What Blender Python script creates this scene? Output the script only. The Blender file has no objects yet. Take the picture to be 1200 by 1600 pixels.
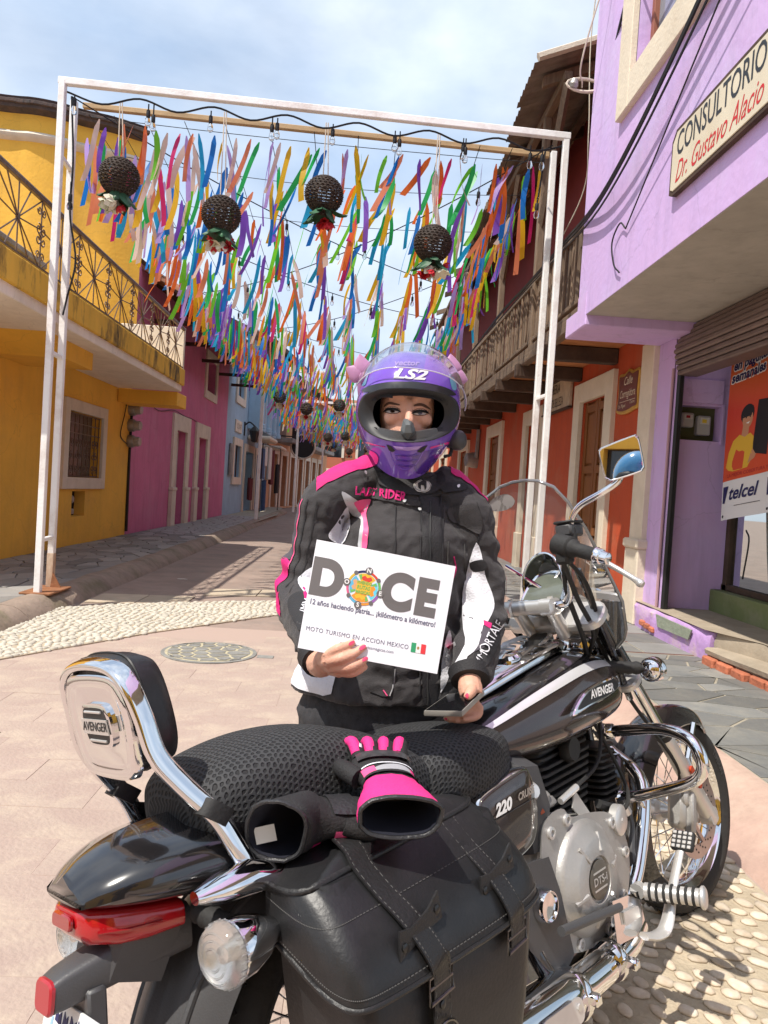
import bpy, bmesh, math, random
from mathutils import Vector as V, Matrix, Quaternion, noise
import numpy as np
PI=math.pi
C=bpy.context.scene.collection
SC=bpy.context.scene
rnd=random.Random(7)
# ---------------------------------------------------------------- camera, sky, sun, exposure
cam=bpy.data.cameras.new('camera'); camo=bpy.data.objects.new('camera',cam); C.objects.link(camo)
cam.sensor_fit='VERTICAL'; cam.sensor_height=36; cam.lens=26.55; cam.clip_start=.05; cam.clip_end=900
camo.matrix_world=Matrix(((.99732787,-.06169682,-.03912306,0),(-.03724396,.03131879,-.99881531,0),(.06284902,.99760345,.02893726,1.36),(0,0,0,1)))
SC.camera=camo
SUN=V((-.42,-.36,1)).normalized()
w=bpy.data.worlds.new('World'); SC.world=w; w.use_nodes=True
nt=w.node_tree; nt.nodes.clear(); N=nt.nodes.new; K=nt.links.new
out=N('ShaderNodeOutputWorld'); bg=N('ShaderNodeBackground'); bg.inputs[1].default_value=.1
sky=N('ShaderNodeTexSky'); sky.sky_type='NISHITA'; sky.sun_disc=False
sky.sun_elevation=math.asin(SUN.z); sky.sun_rotation=math.atan2(SUN.x,SUN.y); sky.air_density=1.0; sky.dust_density=1.6; sky.ozone_density=1.2
tc=N('ShaderNodeTexCoord'); mp=N('ShaderNodeMapping'); mp.inputs['Scale'].default_value=(1,1,1.7); mp.inputs['Location'].default_value=(.35,.1,.2)
n1=N('ShaderNodeTexNoise'); n1.inputs['Scale'].default_value=1.9; n1.inputs['Detail'].default_value=9; n1.inputs['Roughness'].default_value=.56; n1.inputs['Distortion'].default_value=.35
n2=N('ShaderNodeTexNoise'); n2.inputs['Scale'].default_value=3.1; n2.inputs['Detail'].default_value=6; n2.inputs['Roughness'].default_value=.5
r1=N('ShaderNodeValToRGB'); r1.color_ramp.elements[0].position=.36; r1.color_ramp.elements[1].position=.62
r1.color_ramp.elements[0].color=(.55,.55,.55,1); r1.color_ramp.elements[1].color=(.97,.97,.97,1)
r2=N('ShaderNodeValToRGB'); r2.color_ramp.elements[0].position=.35; r2.color_ramp.elements[1].position=.66
r2.color_ramp.elements[0].color=(4.3,5.5,7.3,1); r2.color_ramp.elements[1].color=(7.5,8.2,9.1,1)
mx=N('ShaderNodeMix'); mx.data_type='RGBA'
K(tc.outputs['Generated'],mp.inputs[0]); K(mp.outputs[0],n1.inputs[0]); K(mp.outputs[0],n2.inputs[0])
K(n1.outputs[0],r1.inputs[0]); K(n2.outputs[0],r2.inputs[0]); K(r1.outputs[0],mx.inputs[0]); K(sky.outputs[0],mx.inputs[6]); K(r2.outputs[0],mx.inputs[7])
K(mx.outputs[2],bg.inputs[0]); K(bg.outputs[0],out.inputs[0])
sl=bpy.data.lights.new('sun','SUN'); sl.energy=3.9; sl.angle=math.radians(.55); sl.color=(1,.94,.85)
so=bpy.data.objects.new('sun',sl); C.objects.link(so); so.rotation_mode='QUATERNION'; so.rotation_quaternion=(-SUN).to_track_quat('-Z','Y'); so.location=(0,0,20)
SC.view_settings.view_transform='Standard'; SC.view_settings.look='None'; SC.view_settings.exposure=.52; SC.view_settings.gamma=1
SC.view_settings.use_curve_mapping=False
SC.render.engine='CYCLES'; SC.cycles.max_bounces=7; SC.cycles.transparent_max_bounces=10
# ---------------------------------------------------------------- helpers
WM={}                                   # object -> its frame in the world
def spline(pts,n=6,closed=False):
    """Catmull-Rom through points (any dimension)"""
    P=[np.array(p,float) for p in pts]; m=len(P); o=[]
    if m<3 and not closed: 
        return [P[0]+(P[1]-P[0])*t for t in np.linspace(0,1,n+1)]
    rng=range(m) if closed else range(m-1)
    for i in rng:
        a=P[(i-1)%m] if (closed or i>0) else 2*P[0]-P[1]
        b=P[i]; c=P[(i+1)%m]; d=P[(i+2)%m] if (closed or i+2<m) else 2*P[-1]-P[-2]
        for k in range(n):
            t=k/n; o.append(.5*((2*b)+(c-a)*t+(2*a-5*b+4*c-d)*t*t+(3*b-a-3*c+d)*t**3))
    if not closed: o.append(P[-1])
    return o
class MB:
    def __init__(s): s.v=[]; s.f=[]; s.m=[]; s.M=None
    def add(s,vs,fs,mi=0,M=None):
        b=len(s.v); M=M or s.M
        s.v+= [tuple(M@V(p)) for p in vs] if M else [tuple(p) for p in vs]
        s.f+= [tuple(i+b for i in f) for f in fs]; s.m+=[mi]*len(fs); return s
    def box(s,x0,x1,y0,y1,z0,z1,bev=0,mi=0,M=None):
        if x0>x1:x0,x1=x1,x0
        if y0>y1:y0,y1=y1,y0
        if z0>z1:z0,z1=z1,z0
        if not bev:
            vs=[(x,y,z) for x in(x0,x1) for y in(y0,y1) for z in(z0,z1)]
            return s.add(vs,[(0,1,3,2),(4,6,7,5),(0,4,5,1),(2,3,7,6),(0,2,6,4),(1,5,7,3)],mi,M)
        b=min(bev,(x1-x0)*.49,(y1-y0)*.49,(z1-z0)*.49); vs=[]; ix={}
        for i,(x,sx) in enumerate(((x0,1),(x1,-1))):
            for j,(y,sy) in enumerate(((y0,1),(y1,-1))):
                for k,(z,sz) in enumerate(((z0,1),(z1,-1))):
                    ix[i,j,k]=len(vs); vs+=[(x,y+sy*b,z+sz*b),(x+sx*b,y,z+sz*b),(x+sx*b,y+sy*b,z)]
        f=[]
        for i in(0,1):
            q=[ix[i,0,0],ix[i,1,0],ix[i,1,1],ix[i,0,1]]; f.append(tuple(q if i else q[::-1]))
            q=[ix[0,i,0]+1,ix[1,i,0]+1,ix[1,i,1]+1,ix[0,i,1]+1]; f.append(tuple(q[::-1] if i else q))
            q=[ix[0,0,i]+2,ix[1,0,i]+2,ix[1,1,i]+2,ix[0,1,i]+2]; f.append(tuple(q if i else q[::-1]))
        for j in(0,1):
            for k in(0,1):
                f.append((ix[0,j,k]+1,ix[1,j,k]+1,ix[1,j,k]+2,ix[0,j,k]+2))
                f.append((ix[j,0,k]+0,ix[j,1,k]+0,ix[j,1,k]+2,ix[j,0,k]+2))
                f.append((ix[j,k,0]+0,ix[j,k,1]+0,ix[j,k,1]+1,ix[j,k,0]+1))
        for key,b0 in ix.items(): f.append((b0,b0+1,b0+2))
        return s.add(vs,f,mi,M)
    def loft(s,rings,cap=True,closed=True,mi=0,M=None,wrap=False):
        n=len(rings[0]); vs=[p for r in rings for p in r]; f=[]
        m=len(rings)
        for i in range(m if wrap else m-1):
            a=i*n; b=((i+1)%m)*n
            for j in range(n if closed else n-1):
                k=(j+1)%n; f.append((a+j,a+k,b+k,b+j))
        if cap and not wrap: f.append(tuple(range(n-1,-1,-1))); f.append(tuple((m-1)*n+j for j in range(n)))
        return s.add(vs,f,mi,M)
    def tube(s,pts,r,seg=8,cap=True,mi=0,M=None,closed=False,smooth=0,flat=1.0,up=None):
        """sweep a circle (or flattened circle) along points; r number or list"""
        if smooth:
            if isinstance(r,(list,tuple)):
                q=spline([tuple(p)+(rr,) for p,rr in zip(pts,r)],smooth,closed); pts=[x[:3] for x in q]; r=[x[3] for x in q]
            else: pts=spline(pts,smooth,closed)
        P=[V(p) for p in pts]; m=len(P); R=r if isinstance(r,(list,tuple)) else [r]*m
        rings=[]; pn=None
        for i in range(m):
            if closed: t=P[(i+1)%m]-P[i-1]
            else: t=P[min(i+1,m-1)]-P[max(i-1,0)]
            t.normalize()
            if pn is None:
                u=V(up) if up is not None else (V((0,0,1)) if abs(t.z)<.9 else V((1,0,0)))
                pn=(u-t*u.dot(t)).normalized()
            else: pn=(pn-t*pn.dot(t)).normalized()
            bn=t.cross(pn)
            rings.append([tuple(P[i]+(pn*math.cos(a)*flat+bn*math.sin(a))*R[i]) for a in [2*PI*k/seg for k in range(seg)]])
        return s.loft(rings,cap,True,mi,M,wrap=closed)
    def lathe(s,prof,org=(0,0,0),ax=(0,0,1),seg=24,mi=0,M=None,a0=0,a1=2*PI,cap=True,ref=None):
        """prof list of (radius, height along axis)"""
        ax=V(ax).normalized(); u=V(ref) if ref else (V((0,0,1)) if abs(ax.z)<.9 else V((1,0,0))); u=(u-ax*u.dot(ax)).normalized(); w_=ax.cross(u); o=V(org)
        full=abs(a1-a0-2*PI)<1e-6; n=seg if full else seg+1
        rings=[[tuple(o+ax*h+(u*math.cos(a0+(a1-a0)*k/seg)+w_*math.sin(a0+(a1-a0)*k/seg))*r) for k in range(n)] for r,h in prof]
        return s.loft(rings,cap and full,full,mi,M)
    def prism(s,poly,h,org=(0,0,0),ux=(1,0,0),uy=(0,1,0),bev=0,mi=0,M=None):
        """2D polygon (counter-clockwise) in plane ux,uy extruded by h along ux x uy"""
        o=V(org); X=V(ux); Y=V(uy); Z=X.cross(Y).normalized(); n=len(poly)
        pt=lambda p,z:tuple(o+X*p[0]+Y*p[1]+Z*z)
        if bev:
            ins=inset(poly,bev); rings=[[pt(p,0) for p in poly],[pt(p,h-bev) for p in poly],[pt(p,h) for p in ins]]
        else: rings=[[pt(p,0) for p in poly],[pt(p,h) for p in poly]]
        return s.loft(rings,True,True,mi,M)
    def grid(s,fn,nu,nv,mi=0,M=None,closeu=False,mif=None):
        vs=[];f=[];ms=[]
        cu=nu if closeu else nu+1
        for j in range(nv+1):
            for i in range(cu): vs.append(fn(i/nu,j/nv))
        for j in range(nv):
            for i in range(nu):
                k=(i+1)%cu; f.append((j*cu+i,j*cu+k,(j+1)*cu+k,(j+1)*cu+i)); ms.append(mif((i+.5)/nu,(j+.5)/nv) if mif else mi)
        b=len(s.f); s.add(vs,f,mi,M); s.m[b:]=ms
        return s
    def sphere(s,c,r,seg=16,rg=10,mi=0,M=None):
        r=(r,)*3 if isinstance(r,(int,float)) else r
        return s.loft([[(c[0]+r[0]*math.sin(p)*math.cos(2*PI*k/seg),c[1]+r[1]*math.sin(p)*math.sin(2*PI*k/seg),c[2]-r[2]*math.cos(p)) for k in range(seg)] for p in [.02+(PI-.04)*i/rg for i in range(rg+1)]],True,True,mi,M)
    def data(s,name,mats,smooth=None):
        me=bpy.data.meshes.new(name); me.from_pydata(s.v,[],s.f)
        for m in (mats if isinstance(mats,(list,tuple)) else [mats]): me.materials.append(m)
        if any(s.m): me.polygons.foreach_set('material_index',s.m)
        bm=bmesh.new(); bm.from_mesh(me); bmesh.ops.recalc_face_normals(bm,faces=bm.faces); bm.to_mesh(me); bm.free()
        if smooth is not None:
            me.polygons.foreach_set('use_smooth',[True]*len(me.polygons))
            if smooth<179: 
                me.set_sharp_from_angle(angle=math.radians(smooth))
        me.update(); return me
def inset(poly,d):
    n=len(poly); o=[]
    for i in range(n):
        a=V(poly[i-1]).to_2d() if False else V((poly[i-1][0],poly[i-1][1])); b=V((poly[i][0],poly[i][1])); c=V((poly[(i+1)%n][0],poly[(i+1)%n][1]))
        e1=(b-a); e2=(c-b)
        if e1.length<1e-6 or e2.length<1e-6: o.append(tuple(b)); continue
        e1.normalize(); e2.normalize(); n1_=V((-e1.y,e1.x)); n2_=V((-e2.y,e2.x)); m=(n1_+n2_); 
        if m.length<1e-4: o.append(tuple(b+n1_*d)); continue
        m.normalize(); k=d/max(.55,m.dot(n1_)); o.append(tuple(b+m*k))
    return o
def new(name,data,parent=None,kind=None):
    o=bpy.data.objects.new(name,data); C.objects.link(o)
    if parent is not None: o.parent=parent
    WM[o]=WM.get(parent,Matrix()) if parent is not None else Matrix()
    if kind: o['kind']=kind
    return o
def thing(name,label,cat,loc=(0,0,0),group=None,M=None,data=None):
    o=bpy.data.objects.new(name,data); C.objects.link(o)
    m=M if M is not None else Matrix.Translation(loc); o.matrix_world=m; WM[o]=m.copy()
    o['label']=label; o['category']=cat
    if group: o['group']=group
    return o
def tag(o,label,cat,group=None):
    o['label']=label; o['category']=cat
    if group: o['group']=group
    return o
def part(name,mb,mats,parent,smooth=None,local=False,label=None,kind=None):
    """mesh part under a thing; coordinates in the world unless local"""
    if not local and parent is not None and parent in WM:
        inv=WM[parent].inverted(); mb.v=[tuple(inv@V(p)) for p in mb.v]
    o=new(name,mb.data(name,mats,smooth),parent,kind)
    if label: o['label']=label
    return o
def solo(name,mb,mats,label=None,cat=None,smooth=None,group=None,kind=None,loc=None):
    """a thing or setting piece that is one mesh, origin at its base centre"""
    a=np.array(mb.v); c=loc or ((a[:,0].min()+a[:,0].max())/2,(a[:,1].min()+a[:,1].max())/2,a[:,2].min())
    mb.v=[(p[0]-c[0],p[1]-c[1],p[2]-c[2]) for p in mb.v]
    o=new(name,mb.data(name,mats,smooth),None,kind); o.location=c; WM[o]=Matrix.Translation(c)
    if cat: tag(o,label,cat,group)
    return o
def inst(name,me,parent,M,mat=None,label=None):
    """another object sharing mesh data; M in the parent's frame"""
    o=new(name,me,parent); o.matrix_local=M
    if mat is not None: o.material_slots[0].link='OBJECT'; o.material_slots[0].material=mat
    if label: o['label']=label
    return o
# ---- materials
MATS={}
def mat(name,col,rough=.6,metal=0,var=0,vs=6,bump=0,bs=40,spec=.5,col2=None,trans=0,ior=1.45,alpha=1,coat=0,sheen=0,dirt=0,dirtc=(.12,.1,.08),det=4,stretch=None,obj=True,rv=0,ds=2.2,contrast=1,streak=0):
    if name in MATS: return MATS[name]
    m=bpy.data.materials.new(name); m.use_nodes=True; t=m.node_tree; b=t.nodes['Principled BSDF']; n=t.nodes.new; k=t.links.new
    c4=tuple(col)+(1,); b.inputs['Base Color'].default_value=c4; b.inputs['Roughness'].default_value=rough; b.inputs['Metallic'].default_value=metal
    b.inputs['Specular IOR Level'].default_value=spec; b.inputs['IOR'].default_value=ior; b.inputs['Transmission Weight'].default_value=trans; b.inputs['Alpha'].default_value=alpha
    b.inputs['Coat Weight'].default_value=coat; b.inputs['Coat Roughness'].default_value=.04; b.inputs['Sheen Weight'].default_value=sheen
    cur=None
    if var or bump or dirt or rv:
        tcn=n('ShaderNodeTexCoord'); mpn=n('ShaderNodeMapping'); k(tcn.outputs['Object'],mpn.inputs[0])
        if stretch: mpn.inputs['Scale'].default_value=stretch
    if var:
        oi=n('ShaderNodeObjectInfo'); 
        nz=n('ShaderNodeTexNoise'); nz.inputs['Scale'].default_value=vs; nz.inputs['Detail'].default_value=det; nz.inputs['Roughness'].default_value=.62; k(mpn.outputs[0],nz.inputs[0])
        nz.noise_dimensions='4D'; k(oi.outputs['Random'],nz.inputs['W'])
        rp=n('ShaderNodeMapRange'); rp.inputs[1].default_value=.5-.22/contrast; rp.inputs[2].default_value=.5+.22/contrast; k(nz.outputs[0],rp.inputs[0])
        mxn=n('ShaderNodeMix'); mxn.data_type='RGBA'; d=col2 or tuple(max(0,x*(1-var)) for x in col); l=col if col2 else tuple(min(1,x*(1+var*.6)) for x in col)
        mxn.inputs[6].default_value=tuple(d)+(1,); mxn.inputs[7].default_value=tuple(l)+(1,); k(rp.outputs[0],mxn.inputs[0]); cur=mxn.outputs[2]
    if dirt:
        nd=n('ShaderNodeTexNoise'); nd.inputs['Scale'].default_value=ds; nd.inputs['Detail'].default_value=8; nd.inputs['Roughness'].default_value=.7; k(mpn.outputs[0],nd.inputs[0])
        rd=n('ShaderNodeMapRange'); rd.inputs[1].default_value=.50; rd.inputs[2].default_value=.66; rd.inputs[4].default_value=dirt; k(nd.outputs[0],rd.inputs[0])
        md=n('ShaderNodeMix'); md.data_type='RGBA'; md.inputs[7].default_value=tuple(dirtc)+(1,); k(rd.outputs[0],md.inputs[0])
        if cur: k(cur,md.inputs[6])
        else: md.inputs[6].default_value=c4
        cur=md.outputs[2]
    if streak:
        ms=n('ShaderNodeMapping'); k(tcn.outputs['Object'],ms.inputs[0]); ms.inputs['Scale'].default_value=(3.2,3.2,.35)
        ns=n('ShaderNodeTexNoise'); ns.inputs['Scale'].default_value=2.0; ns.inputs['Detail'].default_value=9; ns.inputs['Roughness'].default_value=.65; k(ms.outputs[0],ns.inputs[0])
        nv=n('ShaderNodeTexVoronoi'); nv.feature='DISTANCE_TO_EDGE'; nv.inputs['Scale'].default_value=.75; nw=n('ShaderNodeVectorMath'); nw.operation='MULTIPLY_ADD'; nw.inputs[1].default_value=(.5,.5,.5); nq=n('ShaderNodeTexNoise'); nq.inputs['Scale'].default_value=2.2; nq.inputs['Detail'].default_value=7; k(tcn.outputs['Object'],nq.inputs[0]); k(nq.outputs[1],nw.inputs[0]); k(tcn.outputs['Object'],nw.inputs[2]); k(nw.outputs[0],nv.inputs['Vector'])
        cr=n('ShaderNodeMapRange'); cr.inputs[1].default_value=.0; cr.inputs[2].default_value=.006; cr.inputs[3].default_value=.30; cr.inputs[4].default_value=0; k(nv.outputs['Distance'],cr.inputs[0])
        rs=n('ShaderNodeMapRange'); rs.inputs[1].default_value=.5; rs.inputs[2].default_value=.75; rs.inputs[4].default_value=streak; k(ns.outputs[0],rs.inputs[0])
        ad=n('ShaderNodeMath'); ad.operation='ADD'; ad.use_clamp=True; k(rs.outputs[0],ad.inputs[0]); k(cr.outputs[0],ad.inputs[1])
        mk=n('ShaderNodeMix'); mk.data_type='RGBA'; mk.inputs[7].default_value=tuple(x*.45+.02 for x in col)+(1,); k(ad.outputs[0],mk.inputs[0])
        if cur: k(cur,mk.inputs[6])
        else: mk.inputs[6].default_value=c4
        cur=mk.outputs[2]
    if rv:
        oi=n('ShaderNodeObjectInfo'); hs=n('ShaderNodeHueSaturation'); rr=n('ShaderNodeMapRange'); rr.inputs[3].default_value=1-rv; rr.inputs[4].default_value=1+rv; k(oi.outputs['Random'],rr.inputs[0]); k(rr.outputs[0],hs.inputs['Value'])
        if cur: k(cur,hs.inputs['Color'])
        else: hs.inputs['Color'].default_value=c4
        cur=hs.outputs[0]
    if cur: k(cur,b.inputs['Base Color'])
    if bump:
        nb=n('ShaderNodeTexNoise'); nb.inputs['Scale'].default_value=bs; nb.inputs['Detail'].default_value=5; k(mpn.outputs[0],nb.inputs[0])
        bp=n('ShaderNodeBump'); bp.inputs['Strength'].default_value=min(1,bump); bp.inputs['Distance'].default_value=.01*max(1,bump); k(nb.outputs[0],bp.inputs['Height']); k(bp.outputs[0],b.inputs['Normal'])
    MATS[name]=m; return m
def text_mb(txt,size,org,ux,uy,depth=.001,align='CENTER',shear=0,bold=0,sx=1,res=3,mi=0,mb=None,space=1,M=None):
    """lettering as thin raised geometry in the plane ux,uy at org"""
    cu=bpy.data.curves.new('lettering','FONT'); cu.body=txt; cu.size=size; cu.align_x=align; cu.align_y='CENTER'; cu.shear=shear; cu.offset=bold; cu.extrude=0; cu.resolution_u=res; cu.space_character=space
    o=bpy.data.objects.new('lettering',cu); C.objects.link(o)
    dg=bpy.context.evaluated_depsgraph_get(); me=o.evaluated_get(dg).to_mesh()
    mb=mb or MB(); X=V(ux).normalized(); Y=V(uy).normalized(); Z=X.cross(Y); O=V(org)
    vs=[tuple(O+X*p.co.x*sx+Y*p.co.y+Z*depth) for p in me.vertices]; fs=[tuple(p.vertices) for p in me.polygons]
    mb.add(vs,fs,mi,M)
    o.evaluated_get(dg).to_mesh_clear(); bpy.data.objects.remove(o); bpy.data.curves.remove(cu)
    return mb
def inpoly(x,y,P):
    c=False; n=len(P); j=n-1
    for i in range(n):
        if (P[i][1]>y)!=(P[j][1]>y) and x<(P[j][0]-P[i][0])*(y-P[i][1])/(P[j][1]-P[i][1])+P[i][0]: c=not c
        j=i
    return c
def voronoi(x0,x1,y0,y1,n,seed,aniso=1.0,relax=2):
    """irregular cells filling a rectangle, by clipping with bisectors"""
    r=random.Random(seed); S=[(r.uniform(x0,x1),r.uniform(y0,y1)) for _ in range(n)]
    for it in range(relax+1):
        cells=[]
        for i,(px,py) in enumerate(S):
            P=[(x0,y0),(x1,y0),(x1,y1),(x0,y1)]
            nb=sorted(range(n),key=lambda j:(S[j][0]-px)**2+((S[j][1]-py)*aniso)**2)[1:24]
            for j in nb:
                qx,qy=S[j]; nx=qx-px; ny=(qy-py)*aniso*aniso; cc=nx*(px+qx)/2+ny*(py+qy)/2; Q=[]
                for a in range(len(P)):
                    A=P[a]; B=P[(a+1)%len(P)]; da=nx*A[0]+ny*A[1]-cc; db=nx*B[0]+ny*B[1]-cc
                    if da<=0: Q.append(A)
                    if (da<0)!=(db<0) and abs(da-db)>1e-9: t=da/(da-db); Q.append((A[0]+(B[0]-A[0])*t,A[1]+(B[1]-A[1])*t))
                P=Q
                if len(P)<3: break
            cells.append(P)
        if it<relax: S=[((sum(p[0] for p in P)/len(P)) if P else s_[0],(sum(p[1] for p in P)/len(P)) if P else s_[1]) for P,s_ in zip(cells,S)]
    return [P for P in cells if len(P)>2]
# ---------------------------------------------------------------- the street: road, kerbs, pavements, pebbles
M_pink=mat('pink concrete',(.36,.262,.22),.85,var=.16,vs=5,bump=.5,bs=55,col2=(.54,.43,.34),det=9,dirt=.18,dirtc=(.56,.45,.33),ds=3.5)
M_slab=mat('pink slab',(.355,.262,.222),.85,var=.2,vs=4.5,bump=.5,bs=55,col2=(.41,.325,.265),det=9,rv=.03,dirt=.7,dirtc=(.48,.39,.30),ds=3.2)
M_road=mat('brown street concrete',(.30,.225,.185),.9,var=.25,vs=2.5,bump=.4,bs=30,det=8,dirt=.5,dirtc=(.2,.17,.15))
M_joint=mat("joint mortar",(.40,.30,.25),.95)
M_beige=mat('beige paver',(.46,.38,.28),.9,var=.2,vs=4,bump=.4,bs=40,rv=.1)
M_cem=mat('cement bed',(.45,.375,.27),.95,var=.25,vs=10,bump=.8,bs=60,det=6)
M_peb=mat('white river pebble',(.64,.57,.47),.65,var=.3,vs=16,rv=.2,col2=(.48,.38,.27),dirt=.4,dirtc=(.40,.30,.20),ds=30)
M_pebf=mat('cream pebble',(.58,.54,.45),.7,var=.3,vs=9,col2=(.42,.385,.315))
M_slate=mat('grey flagstone',(.155,.16,.16),.75,var=.25,vs=5,bump=.7,bs=18,rv=.28,col2=(.215,.205,.185),det=7,dirt=.3,dirtc=(.35,.33,.27))
M_slateL=mat('dark flagstone',(.23,.225,.215),.8,var=.3,vs=4,bump=.7,bs=18,rv=.3,col2=(.28,.26,.235),det=7)
M_mortar=mat('pale mortar',(.36,.32,.25),.95,var=.3,vs=12,bump=.6,bs=70)
M_kerbL=mat('weathered kerb concrete',(.30,.23,.18),.9,var=.3,vs=4,bump=.8,bs=25,dirt=.7,dirtc=(.13,.12,.055),ds=1.3,det=8)
M_kerbR=mat('pink kerb concrete',(.42,.285,.23),.9,var=.2,vs=5,bump=.6,bs=30,dirt=.4,dirtc=(.6,.46,.36))
mb=MB(); mb.add([(-70,-14,-.02),(70,-14,-.02),(70,140,-.02),(-70,140,-.02)],[(0,1,2,3)]); solo('ground',mb,M_road,kind='structure')
mb=MB(); mb.box(-2.86,1.56,6.3,80,-.2,-.006); road=solo('road',mb,M_road,kind='structure')
# pink paving of the crossing, its joints recessed between single slabs
mb=MB(); mb.box(-9,1.6,-3,7.0,-.2,-.0048); pav=solo('paved_crossing',mb,M_joint,kind='structure')
r=random.Random(3); cache=[]
for k in range(6):
    b=MB(); j=lambda a:r.uniform(-a,a)
    b.box(-.309+j(.0005),.309+j(.0005),-.129,.129,-.014,-.003,bev=.0009); cache.append(b.data('paving_slab',M_slab))
rows=int((6.9-1.5)/.26)
for i in range(rows):
    y=1.5+.13+.26*i
    off=(i%2)*.31+r.uniform(-.03,.03)
    for k in range(-8,5):
        x=off+.62*k-.1
        if x<-4.2 or x>(1.2 if y>4.8 else .45): continue
        # the pebble band cuts across the far left of the crossing
        if y>5.3+.62*(x+3.0) and x<-1: continue
        inst('paving_slab',cache[r.randrange(6)],pav,Matrix.Translation(V((x,y,r.uniform(-.0015,.001)))-WM[pav].translation)@Matrix.Rotation(r.uniform(-.002,.002),4,'Z'))
# --- pebble bands
def pebble_mesh(seed,a,b_,c):
    q=random.Random(seed); mb=MB(); mb.sphere((0,0,0),(a,b_,c),9,5)
    o=V((seed*7.1,3.3,1)); 
    mb.v=[tuple(V(p)*(1+.22*noise.noise(V(p).normalized()*1.3+o))) for p in mb.v]
    return mb
PM=[pebble_mesh(k,.034+.006*(k%3),.024+.003*(k%2),.0095).data('pebble',M_peb,180) for k in range(9)]
mb=MB(); mb.add([(.62,-1,-.004),(1.56,-1,-.004),(1.56,4.6,-.004),(.62,4.6,-.004)],[(0,1,2,3)]); mb.add([(.58,-1,-.003),(.62,-1,.012),(.62,4.6,.012),(.58,4.6,-.003)],[(0,1,2,3)])
bed=solo('pebble_strip',mb,M_cem,kind='structure')
r=random.Random(11); pts=[]
for t in range(20000):
    x=r.uniform(.64,1.55); y=r.uniform(1.78,4.5)
    if all((x-a)**2+(y-b)**2>.053**2 for a,b in pts): pts.append((x,y))
pts.sort(key=lambda p:p[1]-p[0]*.2)
fm=MB()
for i,(x,y) in enumerate(pts):
    rot=r.gauss(-.55,.35); s=r.uniform(.70,1.0)
    if i<300: inst('pebble',PM[i%9],bed,Matrix.Translation(V((x,y,-.0005))-WM[bed].translation)@Matrix.Rotation(rot,4,'Z')@Matrix.Scale(s,4))
    else:
        q=PM[i%9]; m=Matrix.Translation((x,y,.001))@Matrix.Rotation(rot,4,'Z')@Matrix.Scale(s,4)
        fm.add([m@v.co for v in q.vertices],[tuple(p.vertices) for p in q.polygons])
part('pebbles',fm,M_peb,bed,180,kind='stuff')
# band across the street
def bandpoly():
    return [(-2.88,4.4),(-2.5,5.25),(-1.7,6.55),(-.7,7.85),(.4,8.3),(1.56,8.4),(1.56,9.2),(.3,9.1),(-.78,8.75),(-1.6,8.35),(-2.3,7.95),(-2.86,7.5)]
BP=bandpoly(); mb=MB(); mb.prism(BP,.012,(0,0,-.006)); band=solo('pebble_band',mb,M_cem,kind='structure')
fm=MB(); small=[pebble_mesh(k+20,.034,.022,.016) for k in range(6)]
small=[(s_.v,s_.f) for s_ in [ (lambda m_:(m_.sphere((0,0,0),(.036,.023,.017),7,4),m_)[1])(MB()) for k in range(4)]]
y=4.3; 
while y<9.3:
    x=-2.9+r.uniform(0,.05)
    while x<1.56:
        if inpoly(x,y,BP):
            vv,ff=small[r.randrange(4)]; s=r.uniform(.7,1.15); m=Matrix.Translation((x+r.uniform(-.012,.012),y+r.uniform(-.012,.012),.004))@Matrix.Rotation(r.gauss(.5,.5),4,'Z')@Matrix.Scale(s,4)
            fm.add(vv,ff,0,m)
        x+=.066
    y+=.046
part('pebbles',fm,M_pebf,band,180,kind='stuff')
# beige stone pavers, one row either side of the band
def offset_row(y0,ang,x0,x1,n,wd,seed):
    q=random.Random(seed); dx=(x1-x0)/n
    for k in range(n):
        xa=x0+dx*k; b=MB(); yy=y0+(xa-x0)*ang
        a2=dx*ang
        b.prism([(0,0),(dx-.012,a2),(dx-.012,wd+a2),(0,wd)],.012,(0,0,0),bev=.003)
        o=part('paving_slab',b,M_beige,road,local=True); o.location=V((xa,yy,-.004))-WM[road].translation
offset_row(8.85,.28,-1.7,-.5,2,.55,1); offset_row(8.95,.02,-.5,1.5,3,.55,2)
offset_row(7.2,.3,-.55,.45,2,.62,3); offset_row(7.5,.0,.45,1.5,2,.62,4)
offset_row(7.95,.15,-2.75,-1.75,2,.6,6)
# manhole cover
MC=V((-1.07,5.95,0)); t=thing('manhole_cover','round grey iron manhole cover with cream stone inlay set in the pink paving','manhole cover',MC)
M_iron=mat('grey cover cement',(.23,.225,.205),.8,var=.3,vs=9,bump=.5,bs=40); M_inl=mat('cream inlay',(.45,.40,.27),.8,var=.3,vs=20)
mb=MB(); mb.lathe([(.37,-.01),(.37,.004),(.362,.006)],MC,seg=40); part('rim',mb,M_iron,t)
mb=MB(); 
for P in voronoi(-.36,.36,-.36,.36,46,5,1.0):
    P=[p for p in P]
    if max(math.hypot(*p) for p in P)<.36 or True:
        Q=[(p[0]*min(1,.33/max(.001,math.hypot(*p))),p[1]*min(1,.33/max(.001,math.hypot(*p)))) for p in P]
        try: Q=inset(Q,.012)
        except Exception: continue
        mb.prism(Q,.006,MC+V((0,0,.004)))
part('plate',mb,M_iron,t)
mb=MB(); mb.lathe([(.34,-.01),(.34,.0062)],MC,seg=40); part('inlay',mb,M_inl,t)
mb=MB(); mb.box(-.69,-.56,5.86,5.94,-.01,.005,.004); part('lug',mb,M_iron,t)
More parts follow.
